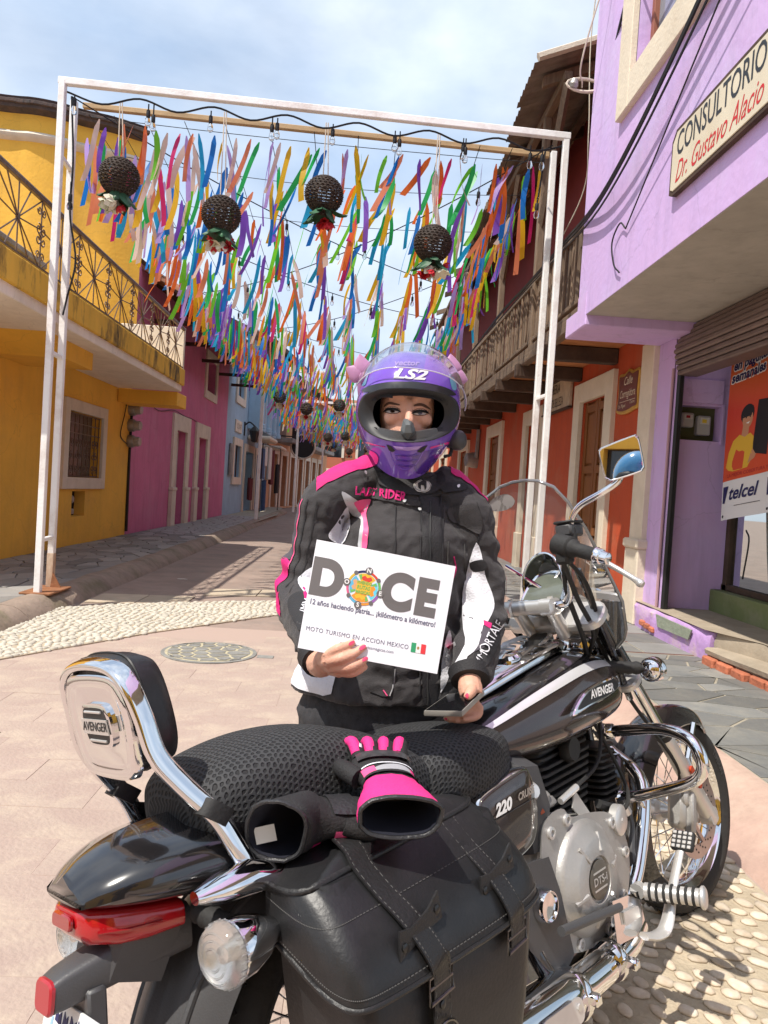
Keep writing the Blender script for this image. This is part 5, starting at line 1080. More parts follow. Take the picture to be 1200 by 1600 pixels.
# --- footrest, brake pedal and their brackets
mb=MB(); mb.tube([(.72,-.15,.30),(.80,-.18,.285),(.86,-.22,.29)],.018,8); bp_('peg_arm',mb,M_blkg)
mb=MB(); mb.prism([(.70,.345),(.83,.325),(.845,.255),(.80,.235),(.70,.25)],.012,(0,-.225,0),(1,0,0),(0,0,1),bev=.004); o=bp_('peg_bracket',mb,M_chr); mb=MB(); mb.prism([(.735,.31),(.81,.30),(.815,.275),(.74,.28)],.006,(0,-.2375,0),(1,0,0),(0,0,1),bev=.002); bp_('bracket_plate',mb,M_alu,o)
pa,pb=V((.875,-.235,.315)),V((.905,-.375,.315)); d=(pb-pa)
mb=MB(); mb.tube([pa-d*.25,pa],.012,8); mb.lathe([(.02,-.012),(.02,.012)],pa-d*.12,(1,0,0),10); bp_('peg_clevis',mb,M_alu)
mb=MB(); mb.tube([pa,pb],.021,16); pg=bp_('foot_peg',mb,M_alu)
mb=MB()
for k in range(7): p=pa+d*(.10+.125*k); mb.tube([p-d*.028,p-d*.016,p+d*.016,p+d*.028],[.021,.0245,.0245,.021],16)
bp_('peg_rubber',mb,M_rub,pg)
mb=MB(); mb.tube([pb-d*.06,pb-d*.02,pb+d*.02,pb+d*.05],[.022,.028,.028,.022],18); bp_('peg_end',mb,M_alu,pg)
mb=MB(); mb.tube([(.80,-.255,.235),(.84,-.27,.225),(.88,-.28,.24),(.93,-.29,.33),(.975,-.30,.405)],[.018,.02,.02,.014,.012],8,smooth=5,flat=.5); bd=bp_('brake_pedal',mb,M_alu)
mb=MB(); mb.box(-.026,.026,-.03,.03,-.008,.008,.004,M=Matrix.Translation((.985,-.305,.42))@Matrix.Rotation(-.9,4,'Y')); bp_('pedal_pad',mb,M_rub,bd)
mb=MB()
for i in range(4):
    for j in range(4): mb.box(-.022+.012*i,-.013+.012*i,-.026+.014*j,-.016+.014*j,.008,.011,.002,M=Matrix.Translation((.985,-.305,.42))@Matrix.Rotation(-.9,4,'Y'))
bp_('pad_stud',mb,M_alu,bd)
mb=MB(); mb.tube([(.46,-.235,.365),(.73,-.235,.325)],.011,10); bp_('linkage_rod',mb,M_dgr)
mb=MB(); mb.tube([(.40,-.15,.42),(.46,-.19,.26),(.56,-.19,.20),(.72,-.17,.22),(.80,-.16,.27)],.02,10,smooth=6); bp_('lower_rail',mb,M_blkg)
mb=MB(); mb.prism([(.33,.52),(.50,.50),(.53,.42),(.56,.27),(.50,.24),(.40,.34),(.33,.44)],.02,(0,-.175,0),(1,0,0),(0,0,1),bev=.006); kp=bp_('side_plate',mb,M_dgr)
mb=MB(); mb.lathe([(.036,0),(.037,.01),(.033,.022),(.031,.022),(.029,.016),(0,.014)],(.455,-.196,.415),(0,-1,0),24,cap=False); bp_('chrome_cap',mb,M_chr,kp)
mb=MB(); mb.lathe([(.022,0),(.022,.008),(.016,.009)],(.385,-.196,.505),(0,-1,0),16); bp_('key_lock',mb,M_alu,kp)
# --- crash guard
G=[(1.045,-.10,.685),(1.03,-.17,.695),(.99,-.29,.71),(.965,-.365,.695),(.955,-.395,.655),(.96,-.39,.61),(.985,-.335,.57),(1.03,-.2,.52),(1.06,-.1,.49)]
mb=MB(); mb.tube(G,.0165,14,smooth=7); cg=bp_('crash_guard',mb,M_chr,smooth=60)
for p,dv in ((G[0],(-.4,1,0)),(G[-1],(-.4,1,0))): mb=MB(); mb.lathe([(.02,-.012),(.023,-.008),(.023,.012),(.018,.016)],V(p),dv,14); bp_('guard_mount',mb,M_chr,cg)
mb=MB(); mb.tube([(1.045,.06,.685),(.99,.26,.71),(.955,.36,.655),(.985,.30,.57),(1.06,.06,.49)],.0165,12,smooth=7); bp_('crash_guard',mb,M_chr,smooth=60)
# --- tank
def sup(a,p): return math.copysign(abs(math.cos(a))**p,math.cos(a)),math.copysign(abs(math.sin(a))**p,math.sin(a))
TK=[(.30,.035,.775,.735),(.36,.075,.80,.725),(.46,.115,.835,.705),(.58,.145,.872,.695),(.72,.168,.905,.695),(.86,.175,.928,.705),(.97,.170,.930,.715),(1.05,.150,.915,.725),(1.11,.11,.885,.745),(1.135,.06,.85,.77)]
TKs=[tuple(x) for x in spline(TK,5)]
def tank_pt(i,a,off=0):
    x,w_,zt,zb=TKs[i]; zc=zb+(zt-zb)*.42; cx,sx=sup(a,.78); 
    return (x,(w_+off)*cx, zc+((zt-zc)+off if sx>0 else (zc-zb)+off)*sx)
mb=MB(); nseg=48
mb.loft([[tank_pt(i,2*PI*k/nseg) for k in range(nseg)] for i in range(len(TKs))]); tk=bp_('fuel_tank',mb,M_blkg,smooth=60)
def tpatch(a0,a1,i0,i1,off,m,name,par=tk,fa=None,n=10):
    mb=MB(); nu=i1-i0
    def fn(u,v):
        i=i0+int(round(u*nu)); aa,bb=(a0,a1) if fa is None else fa(u); return tank_pt(i,aa+(bb-aa)*v,off)
    mb.grid(fn,nu,n); return bp_(name,mb,m,par,60)
for s in (1,-1):
    A=(lambda u:(-PI+.95+.1*u,-PI-.32-.25*math.sin(PI*u*.9))) if s<0 else (lambda u:(-.95-.1*u,.32+.25*math.sin(PI*u*.9)))
    tpatch(0,0,4,44,.0012,M_brng,'side_panel',fa=A)
    B=(lambda u:(-PI-.34-.25*math.sin(PI*u*.9),-PI-.50-.31*math.sin(PI*u*.9))) if s<0 else (lambda u:(.34+.25*math.sin(PI*u*.9),.50+.31*math.sin(PI*u*.9)))
    tpatch(0,0,3,42,.0022,mat('silver stripe',(.74,.75,.76),.22,metal=.45),'silver_stripe',fa=B,n=4)
# tank badge and script on the right side
mb=MB(); e=[(-.155,-.028),(-.06,-.022),(.05,-.016),(.13,-.002),(.145,.018),(.12,.034),(.0,.028),(-.08,.012)]
Bx=V((.998,.03,.01)).normalized(); Bn=V((.05,-1,.17)).normalized(); By=Bn.cross(Bx).normalized(); By=-By if By.z<0 else By
bo=V((.845,-.178,.822))
e=[tuple(p) for p in spline(e,4,True)]
mb.prism(e,.012,bo-Bn*.006,Bx,By,bev=.003); tb=bp_('tank_badge',mb,M_chr,tk)
mb=MB(); mb.prism([(x*.86+.008,y*.72+.002) for x,y in e],.0135,bo-Bn*.006,Bx,By); bp_('badge_field',mb,M_fin,tb)
mb=MB(); text_mb('AVENGER',.030,bo+Bx*.022+By*.006+Bn*.0082,Bx,By,mb=mb,shear=.35,sx=1.05,bold=.0009); bp_('lettering',mb,M_wht,tb)
# chrome console on top with the filler cap
mb=MB(); rings=[]
for x,w_,z in ((.52,.03,.868),(.6,.055,.897),(.74,.062,.925),(.88,.058,.948),(.96,.04,.945)): rings.append([(x,w_*math.cos(a),z+.022*max(0,math.sin(a))-.012*(math.sin(a)<0)) for a in [2*PI*k/20 for k in range(20)]])
mb.loft([[tuple(p) for p in r] for r in rings]); co=bp_('tank_console',mb,M_chr,tk,60)
mb=MB(); mb.lathe([(.042,0),(.044,.008),(.036,.016),(0,.018)],(.70,0,.935),(-.22,0,1),26,cap=False); bp_('filler_cap',mb,M_chr,co)
mb=MB(); mb.prism(rr(.11,.075,.02),.02,(.875,.01,.955),(.93,0,.36),(0,1,0),bev=.006); bp_('console_frame',mb,M_chr,co)
mb=MB(); mb.prism(rr(.085,.05,.012),.0215,(.875,.01,.955),(.93,0,.36),(0,1,0)); bp_('console_opening',mb,M_fin,co)
mb=MB(); q=random.Random(6)
for k in range(7): mb.tube([(.58+.03*k,.04+q.uniform(-.02,.02),.925+.008*k),(.66+.03*k,.05+q.uniform(-.03,.03),.95+.006*k),(.72+.03*k,.03+q.uniform(-.02,.02),.95+.004*k)],.004,5,smooth=4)
bp_('clear_wrap',mb,mat('crumpled clear plastic',(.62,.66,.70),.1,metal=.4),co)
# --- seat with a honeycomb mesh cover
M_mesh=bpy.data.materials.new('black honeycomb seat mesh'); M_mesh.use_nodes=True; t_=M_mesh.node_tree; b_=t_.nodes['Principled BSDF']; b_.inputs['Roughness'].default_value=.75
uvn=t_.nodes.new('ShaderNodeUVMap'); uvn.uv_map='cells'; se=t_.nodes.new('ShaderNodeSeparateXYZ'); nzz=t_.nodes.new('ShaderNodeTexNoise'); nzz.inputs['Scale'].default_value=.55; nzz.inputs['Detail'].default_value=3; t_.links.new(uvn.outputs[0],nzz.inputs[0]); vmx=t_.nodes.new('ShaderNodeVectorMath'); vmx.operation='MULTIPLY_ADD'; vmx.inputs[1].default_value=(1.1,1.1,0); t_.links.new(nzz.outputs[1],vmx.inputs[0]); t_.links.new(uvn.outputs[0],vmx.inputs[2]); t_.links.new(vmx.outputs[0],se.inputs[0])
def mth(op,a,b=None):
    n_=t_.nodes.new('ShaderNodeMath'); n_.operation=op
    for i,x in enumerate((a,b)):
        if x is None: continue
        if isinstance(x,(int,float)): n_.inputs[i].default_value=x
        else: t_.links.new(x,n_.inputs[i])
    return n_.outputs[0]
row=mth('FLOOR',se.outputs[1]); odd=mth('MULTIPLY',mth('MODULO',row,2.0),.5); fx=mth('SUBTRACT',mth('FRACT',mth('ADD',se.outputs[0],odd)),.5); fy=mth('SUBTRACT',mth('FRACT',se.outputs[1]),.5)
dist=mth('SQRT',mth('ADD',mth('MULTIPLY',fx,fx),mth('MULTIPLY',fy,fy)))
rp=t_.nodes.new('ShaderNodeMapRange'); rp.inputs[1].default_value=.24; rp.inputs[2].default_value=.40; t_.links.new(dist,rp.inputs[0])
mxn=t_.nodes.new('ShaderNodeMix'); mxn.data_type='RGBA'; mxn.inputs[6].default_value=(.008,.008,.009,1); mxn.inputs[7].default_value=(.036,.037,.039,1); t_.links.new(rp.outputs[0],mxn.inputs[0]); t_.links.new(mxn.outputs[2],b_.inputs['Base Color'])
bpn=t_.nodes.new('ShaderNodeBump'); bpn.inputs['Strength'].default_value=1; bpn.inputs['Distance'].default_value=.004; t_.links.new(rp.outputs[0],bpn.inputs['Height']); t_.links.new(bpn.outputs[0],b_.inputs['Normal'])
def cushion(name,secs,mat_,cell=.0112,par=None):
    """secs: (x, half width, z top, z bottom, crown)"""
    S=[tuple(p) for p in spline(secs,9)]; n=56; mb=MB(); rings=[]
    for x,w_,zt,zb,cr in S:
        r=[]
        for k in range(n+1):
            a=-PI*.5+2*PI*k/n; cx,sx=sup(a,.55); h=(zt-zb)/2; zc=(zt+zb)/2
            r.append((x,w_*cx,zc+h*sx-cr*(cx*cx)*(sx>0)*.5))
        rings.append(r)
    mb.loft(rings,True,False); o=bp_(name,mb,mat_,par,60); me=o.data; uv=me.uv_layers.new(name='cells')
    # arc-length coordinates for the cells
    cs=[]; xs=[0]
    for i in range(1,len(S)): xs.append(xs[-1]+math.hypot(S[i][0]-S[i-1][0],S[i][2]-S[i-1][2]))
    for i,r in enumerate(rings):
        L=[0]; 
        for k in range(1,n+1): L.append(L[-1]+(V(r[k])-V(r[k-1])).length)
        for k in range(n+1): cs.append((xs[i]/cell*.5 if False else (L[k]-L[n]*.5)/cell, xs[i]/cell))
    for lp_ in me.loops:
        vi=lp_.vertex_index; uv.data[lp_.index].uv=cs[vi] if vi<len(cs) else (0,0)
    return o
pil=cushion('pillion_seat',[(-.352,.06,.822,.775,.0),(-.335,.105,.856,.757,.01),(-.28,.13,.884,.745,.015),(-.16,.145,.902,.73,.02),(-.03,.15,.893,.715,.02),(.10,.155,.852,.70,.02),(.19,.15,.80,.69,.02)],M_mesh)
rid=cushion('rider_seat',[(.13,.10,.775,.69,.01),(.18,.165,.815,.68,.015),(.30,.18,.828,.665,.02),(.42,.16,.82,.665,.02),(.50,.12,.80,.68,.02),(.56,.07,.765,.70,.01)],M_mesh)
# --- tail, fender, lamps
TL=[(-.535,.06,.742,.715),(-.50,.09,.765,.705),(-.44,.118,.785,.695),(-.36,.135,.792,.685),(-.28,.145,.785,.67),(-.18,.15,.76,.655)]
mb=MB(); rings=[]
for x,w_,zt,zb in spline(TL,5):
    r=[]
    for k in range(32):
        cx,sx=sup(2*PI*k/32,.62); h=(zt-zb)/2; r.append((x,w_*cx,(zt+zb)/2+h*sx-.012*(cx*cx)*(sx>0)+.012*max(0,1-abs(cx)*3)*(sx>0)))
    rings.append(r)
mb.loft(rings); tail=bp_('tail_cowl',mb,M_blkg,smooth=50)
mb=MB(); rings=[]
for x,w_,zt,zb in ((-.532,.040,.706,.672),(-.52,.062,.712,.657),(-.48,.076,.708,.645),(-.44,.082,.70,.64),(-.38,.086,.688,.64)):
    rings.append([(x,w_*sup(2*PI*k/28,.5)[0],(zt+zb)/2+(zt-zb)/2*sup(2*PI*k/28,.5)[1]) for k in range(28)])
mb.loft(rings); tl_=bp_('tail_light',mb,M_redl,smooth=50)
mb=MB(); mb.prism(rr(.062,.022,.008),.006,(-.535,0,.690),(0,-1,0),(0.1,0,1),bev=.002); bp_('brake_lens',mb,M_redd,tl_)
mb=MB(); mb.tube([(-.515,-.066,.678),(-.47,-.0785,.672),(-.42,-.0845,.668)],.004,6,flat=.5); mb.tube([(-.515,.066,.678),(-.47,.0785,.672)],.004,6,flat=.5); bp_('lens_crease',mb,M_redd,tl_)
for s in (): mb=MB(); mb.prism([(-.03,-.018),(.03,-.012),(.035,.010),(-.03,.016)],.004,(-.50,s*.097,.675),(1,0,0) if s<0 else (-1,0,0),(0,0,1),bev=.001); bp_('side_lens',mb,M_redd,tl_)
# rear fender with raised ribs
def fang(a,t,off=0):
    R_=.375+.075*min(1,max(0,(a-1.5)/.8)); rr_=R_+off-(abs(t)**2.2)*.075; w_=.118-.02*max(0,(a-2.4)); return (rr_*math.cos(a),w_*t,.31+rr_*math.sin(a))
mb=MB(); mb.grid(lambda u,v:fang(1.35+u*1.75,-1+2*v,.008*(1 if .42<v<.58 else 0)),40,24); fr_=bp_('rear_fender',mb,M_dgr,smooth=60)
for s in (-.62,.62): mb=MB(); mb.tube([fang(1.9+1.15*k/12,s,.002) for k in range(13)],.006,6); bp_('fender_rib',mb,M_dgr,fr_)
mb=MB(); mb.prism([(-.055,-.03),(.055,-.03),(.075,.06),(-.075,.06)],.10,(-.40,0,.595),(0,-1,0),(.35,0,.93),bev=.01); bp_('lamp_base',mb,M_dgr,fr_)
mb=MB(); mb.loft([[(x,y_*w_-.02,zc+z_*h) for y_,z_ in rr(1,1,.2,3)] for x,w_,h,zc in ((-.36,.10,.075,.635),(-.44,.082,.065,.625),(-.555,.056,.05,.607),(-.572,.05,.044,.603))]); hl=bp_('reflector_housing',mb,M_dgr,smooth=35)
mb=MB(); mb.prism(rr(.052,.046,.012),.008,(-.572,-.02,.603),(0,-1,0),(.12,0,1),bev=.003); bp_('rear_reflector',mb,M_redr,hl)
# number plate (its characters are illegible in the photograph)
PO=V((-.548,-.028,.507)); px_=V((0,-1,0)); py_=V((.25,0,.97)).normalized()
mb=MB(); mb.prism(rr(.19,.13,.012),.004,PO,px_,py_,bev=.001); npl=bp_('number_plate',mb,M_whl)
mb=MB()
for k,(x,w_) in enumerate(((-.055,.02),(-.03,.016),(-.008,.022),(.016,.018))): mb.prism([(x,.038),(x+w_,.034),(x+w_*.9,.052),(x+w_*.5,.046),(x+.002,.055)],.0052,PO,px_,py_)
bp_('plate_mark',mb,M_navy,npl)
mb=MB(); mb.prism([(-.085,-.06),(-.075,-.06),(-.06,.04),(-.066,.04)],.0048,PO,px_,py_); mb.prism([(.02,-.06),(.085,-.06),(.085,-.01),(.04,.015)],.0048,PO,px_,py_); bp_('plate_band',mb,mat('pale blue print',(.30,.50,.68),.5),npl)
mb=MB(); mb.lathe([(.008,0),(.008,.007)],PO+px_*-.078+py_*.05,px_.cross(py_),8); bp_('plate_bolt',mb,M_alu,npl)
mb=MB(); mb.box(-.53,-.50,-.06,.03,.54,.6,.004); bp_('plate_bracket',mb,M_dgr,npl)
# rear and front indicators
def indicator(c,ax,r,L,stalk,name='indicator',lens=True):
    c=V(c); ax=V(ax).normalized(); mb=MB()
    mb.lathe([(r*.98,0),(r,.01),(r*.97,.03),(r*.8,L*.55),(r*.45,L*.88),(.0,L)],c,-ax,26,cap=False); o=bp_(name,mb,M_chr,smooth=60)
    if lens:
        mb=MB(); mb.lathe([(r*1.0,-.004),(r*1.03,.002),(r*1.02,.012),(r*.9,.022),(r*.5,.028),(0,.030)],c,ax,26,cap=False); l=bp_('lens',mb,M_clr,o,60); mb=MB(); mb.lathe([(r*.97,.001),(r*.7,-.006),(r*.25,-.012),(r*.24,.004),(0,.006)],c,ax,24,cap=False); bp_('reflector',mb,M_dish,o,30)
        mb=MB()
        for k in range(3): mb.tube([c+ax*(.0235+.0022*k)+V(p)*(r*(.78-.22*k)) for p in [ax.orthogonal().normalized()*math.cos(a)+ax.cross(ax.orthogonal().normalized())*math.sin(a) for a in [2*PI*j/24 for j in range(24)]]],.0016,4,closed=True)
        for k in range(26):
            a=2*PI*k/26; u=ax.orthogonal().normalized(); e=u*math.cos(a)+ax.cross(u)*math.sin(a); mb.tube([c+e*r*1.02-ax*.002,c+e*r*1.02+ax*.012],.0018,4)
        bp_('lens_rib',mb,M_clr,l)
    mb=MB(); P=[V(stalk[0]).lerp(V(stalk[1]),k/12) for k in range(13)]; mb.tube(P,[.017+.0028*(k%2) for k in range(13)],12); bp_('stalk',mb,M_rub,o)
    return o
indicator((-.385,-.205,.635),(-1,-.12,0.02),.045,.105,((-.36,-.09,.665),(-.345,-.175,.64)))
indicator((-.44,.17,.60),(-1,.05,0.02),.042,.09,((-.37,.08,.66),(-.40,.145,.61)))
indicator((1.10,-.235,.86),(1,-.0,0),.035,.03,((1.0,-.10,.88),(1.08,-.20,.865)),lens=False)
# round chrome back of the front indicator faces the rear
mb=MB(); mb.lathe([(.036,.0),(.035,.02),(.026,.034),(.012,.041),(0,.043)],(1.10,-.235,.86),(-1,-.05,.05),26,cap=False); bp_('indicator_shell',mb,M_chr,smooth=60)
# --- backrest
HP=[(-.295,-.158,.705),(-.325,-.154,.765),(-.352,-.148,.815),(-.402,-.134,.875),(-.436,-.124,.925),(-.452,-.118,.985),(-.466,-.105,1.035),(-.472,-.07,1.062),(-.475,0,1.07),(-.472,.07,1.062),(-.466,.105,1.035),(-.452,.118,.985),(-.436,.124,.925),(-.402,.134,.875),(-.352,.148,.815),(-.325,.154,.765),(-.295,.158,.705)]
hp=[V(p) for p in spline(HP,6)]; mb=MB(); rings=[]
for i,p in enumerate(hp):
    t=(hp[min(i+1,len(hp)-1)]-hp[max(i-1,0)]).normalized(); nrm=V((1,0,.35)); nrm=(nrm-t*nrm.dot(t)).normalized(); bn=t.cross(nrm)
    rings.append([tuple(p+nrm*(.0165*sup(a,.7)[0])+bn*(.0085*sup(a,.7)[1])) for a in [2*PI*k/14 for k in range(14)]])
mb.loft(rings); br=bp_('backrest_hoop',mb,M_chr,smooth=60)
bx=lambda y,z,d=0:(-.448-(z-.92)*.19-d,y,z)
PL=[(.085,.895),(.098,.93),(.104,.985),(.092,1.03),(.06,1.05),(-.06,1.05),(-.092,1.03),(-.104,.985),(-.098,.93),(-.085,.895),(-.05,.882),(.05,.882)]
PLs=[tuple(p) for p in spline(PL,4,True)]
def plate_ring(s,d): return [bx(y*s,.965+(z-.965)*s,d) for y,z in PLs]
mb=MB(); mb.loft([plate_ring(1,-.004),plate_ring(1,.008),plate_ring(.93,.012),plate_ring(.80,.008),plate_ring(.72,.007)]); bpz=bp_('backrest_plate',mb,M_chr,br,60)
EM=[(y*.46,.968+(z-.965)*.42) for y,z in PLs]
mb=MB(); mb.loft([[bx(y,z,.006) for y,z in EM],[bx(y,z,.012) for y,z in EM],[bx(y*.92,.968+(z-.968)*.9,.0135) for y,z in EM]]); eb=bp_('badge',mb,M_chr,br)
mb=MB(); mb.loft([[bx(y*.86,.968+(z-.968)*.84,.006) for y,z in EM],[bx(y*.86,.968+(z-.968)*.84,.0140) for y,z in EM]]); bp_('badge_field',mb,M_fin,eb)
mb=MB(); o_=V(bx(0,.968,.0148)); ex_=V((0,-1,0)); ey_=V((-.187,0,.982))
mb.box(-.043,.043,-.0125,.0125,0,.002,M=Matrix((tuple(ex_)+(0,),tuple(ey_)+(0,),tuple(ex_.cross(ey_))+(0,),(0,0,0,1))).transposed().to_4x4() if False else Matrix(((ex_.x,ey_.x,ex_.cross(ey_).x,o_.x),(ex_.y,ey_.y,ex_.cross(ey_).y,o_.y),(ex_.z,ey_.z,ex_.cross(ey_).z,o_.z),(0,0,0,1))))
for dz in (-.024,.024): mb.tube([tuple(o_+ex_*-.028+ey_*dz),tuple(o_+ex_*.028+ey_*dz)],.0022,5)
bp_('badge_bar',mb,M_alu,eb)
mb=MB(); text_mb('AVENGER',.021,o_+ex_.cross(ey_)*.0022,ex_,ey_,.0004,mb=mb,shear=.25,bold=.0004,sx=.9); bp_('lettering',mb,M_fin,eb)
PD=[(.09,.925),(.10,.98),(.088,1.05),(.05,1.078),(-.05,1.078),(-.088,1.05),(-.10,.98),(-.09,.925),(-.05,.895),(.05,.895)]
PDs=[tuple(p) for p in spline(PD,5,True)]
def pad_ring(s,d): return [bx(y*s,.985+(z-.985)*s,d) for y,z in PDs]
mb=MB(); mb.loft([pad_ring(.92,-.004),pad_ring(1.0,-.010),pad_ring(1.03,-.03),pad_ring(1.02,-.055),pad_ring(.94,-.075),pad_ring(.75,-.085),pad_ring(.4,-.088)]); pd=bp_('backrest_pad',mb,M_lea,smooth=60)
mb=MB(); mb.tube(pad_ring(1.035,-.028),.0022,5,closed=True); bp_('piping',mb,M_fin,pd)
for s in (-1,1):
    mb=MB(); p=V((-.355,s*.147,.822)); d=V((.045,0,.05)).normalized(); n_=V((.7,0,-.7))
    mb.loft([[tuple(p+dd*d+V((.82,0,-.57))*(.027*u)+V((0,1,0))*(.019*v)) for u,v in rr(2,2,.6,3)] for dd in (-.014,-.012,.012,.014)]) ; bp_('rubber_collar',mb,M_rub,br)
    mb=MB(); rings=[]
    for x,w_,h,z in ((-.41,.012,.010,.712),(-.37,.026,.022,.712),(-.31,.030,.028,.712),(-.25,.022,.020,.70),(-.20,.01,.008,.692)): rings.append([(x,s*.165+w_*math.cos(a),z+h*math.sin(a)) for a in [2*PI*k/18 for k in range(18)]])
    mb.loft(rings); bp_('backrest_foot',mb,M_chr,br,60)
    mb=MB(); mb.prism([(-.34,.80),(-.27,.78),(-.235,.70),(-.29,.70)],.016,(0,s*.14+.008,0),(1,0,0),(0,0,1),bev=.003); bp_('backrest_bracket',mb,M_blkg,br)
# --- side cover with script
SCV=[(.275,.55),(.272,.62),(.285,.675),(.31,.692),(.40,.706),(.475,.712),(.497,.70),(.512,.66),(.515,.60),(.50,.555),(.47,.532),(.40,.52),(.31,.525)]
SCs=[tuple(p) for p in spline(SCV,5,True)]
for s in (-1,1):
    mb=MB(); sg=(lambda P_:[(x,z) for x,z in P_])
    r0=lambda k,d:[(.40+(x-.40)*k,s*(.165+d),.615+(z-.615)*k) for x,z in SCs]
    mb.loft([r0(1,-.04),r0(1,0),r0(.96,.008)]); o=bp_('side_cover',mb,M_chr,smooth=40)
    mb=MB(); mb.loft([r0(.93,-.01),r0(.93,.0085),r0(.90,.012),r0(.6,.016)]); pn=bp_('cover_panel',mb,M_brng,o,50)
    if s<0:
        mb=MB(); text_mb('220',.034,(.362,-.1835,.650),(1,0,.06),(0,0.1,1),mb=mb,shear=.3,bold=.0016,sx=1.2); bp_('lettering',mb,M_wht,o); mb=MB(); text_mb('CRUISE',.022,(.455,-.1835,.658),(1,0,.06),(0,.1,1),mb=mb,shear=.3,bold=.0008,sx=.95); bp_('lettering',mb,mat('dark bronze script',(.30,.26,.22),.4),o)
        mb=MB(); mb.tube([(.31,-.183,.630),(.49,-.183,.640)],.0012,4); bp_('cover_line',mb,M_fin,o)
mb=MB(); mb.loft([[(x,-.10,z) for x,z in ((.46,.74),(.56,.72),(.60,.60),(.57,.50),(.47,.50))],[(x,-.165,z) for x,z in ((.48,.71),(.545,.70),(.58,.60),(.55,.51),(.49,.51))]]); bp_('air_box',mb,M_dgr,smooth=30)
# --- handlebars and controls
mb=MB(); 
for s in (1,-1): mb.tube([(.93,s*.055,.98),(.86,s*.058,1.065)],[.021,.019],12)
bp_('riser',mb,M_alu)
mb=MB(); mb.loft([[(.845+a*k,y,1.068+b*k) for a,b in rr(.066,.046,.017,3)] for y,k in ((-.088,.7),(-.084,1),(-.05,1.05),(-.046,.86),(.046,.86),(.05,1.05),(.084,1),(.088,.7))]); hc=bp_('bar_clamp',mb,M_alu,smooth=35)
mb=MB(); mb.prism(rr(.075,.02,.009),.003,(.845,0,1.0875),(0,-1,0),(.95,0,.1),bev=.001); bp_('clamp_badge',mb,M_chr,hc)
for s in (1,-1):
    mb=MB(); mb.lathe([(.009,0),(.009,.006),(.005,.006),(.005,.002),(0,.002)],(.850,s*.068,1.0905),(-.1,0,1),10,cap=False); bp_('clamp_bolt',mb,M_alu,hc)
HB=[(.845,0,1.07),(.845,-.08,1.07),(.855,-.115,1.078),(.835,-.142,1.115),(.785,-.162,1.185),(.755,-.185,1.222),(.74,-.21,1.222),(.73,-.31,1.185)]
mb=MB(); mb.tube(HB,.0125,12,smooth=6); hb=bp_('handlebar',mb,M_chr,smooth=60)
HL=[(.845,0,1.07),(.845,.08,1.07),(.84,.12,1.078),(.80,.15,1.12),(.76,.19,1.2),(.72,.24,1.21),(.66,.36,1.17)]
mb=MB(); mb.tube(HL,.0125,12,smooth=6); bp_('handlebar',mb,M_chr,smooth=60)
ga,gb=V((.742,-.212,1.221)),V((.731,-.30,1.189)); d=gb-ga
mb=MB(); mb.tube([ga,ga+d*.12,ga+d*.2,gb-d*.18,gb-d*.14],[.026,.026,.019,.0185,.0225],18); grp_=bp_('throttle_grip',mb,M_rub,smooth=50)
mb=MB(); mb.tube([gb-d*.14,gb-d*.12,gb+d*.02,gb+d*.04,gb+d*.10,gb+d*.24,gb+d*.28],[.0225,.021,.020,.0165,.0165,.015,.010],20); bp_('bar_end',mb,M_chr,grp_)
mb=MB(); mb.tube([ga-d*.55,ga-d*.5,ga-d*.02,ga+d*.03],[.024,.030,.031,.027],16); mb.box(-.022,.022,-.02,.02,-.05,.0,.008,M=Matrix.Translation(ga-d*.25)); bp_('switch_housing',mb,M_rub)
mb=MB(); mb.box(-.035,.035,-.022,.028,0,.035,.006,M=Matrix.Translation(ga-d*.25+V((.045,0,.025)))); rs=bp_('brake_reservoir',mb,M_dgr); mb=MB(); mb.box(-.037,.037,-.024,.03,.035,.043,.003,M=Matrix.Translation(ga-d*.25+V((.045,0,.025)))); bp_('reservoir_lid',mb,M_fin,rs)
mb=MB(); mb.tube([(.80,-.215,1.20),(.825,-.245,1.185),(.835,-.29,1.155),(.83,-.335,1.125),(.825,-.352,1.113),(.824,-.360,1.108)],[.009,.0085,.0075,.0075,.011,.008],10,smooth=4); bp_('brake_lever',mb,M_alu,smooth=60)
for yy in (.0,): 
    mb=MB(); mb.tube([(.76,-.175,1.19),(.84,-.13,1.10),(.93,-.11,.98),(1.0,-.08,.9)],.008,6,smooth=6); mb.tube([(.75,-.18,1.185),(.86,-.15,1.08),(.96,-.13,.98),(1.03,-.05,.88)],.007,6,smooth=6); mb.tube([(.78,-.17,1.2),(.90,-.16,1.12),(.97,-.14,1.0),(1.02,-.06,.9)],.006,6,smooth=6); bp_('control_cable',mb,M_rub)
# left grip and mirror, mostly behind the rider
mb=MB(); mb.tube([(.70,.27,1.2),(.655,.37,1.168)],.0185,14); lg=bp_('left_grip',mb,M_rub); mb=MB(); mb.tube([(.655,.37,1.168),(.640,.40,1.158)],.021,16); bp_('bar_end',mb,M_chr,lg)
mb=MB(); mb.tube([(.74,.26,1.17),(.70,.36,1.13),(.69,.42,1.115)],[.008,.007,.011],8); bp_('clutch_lever',mb,M_alu)
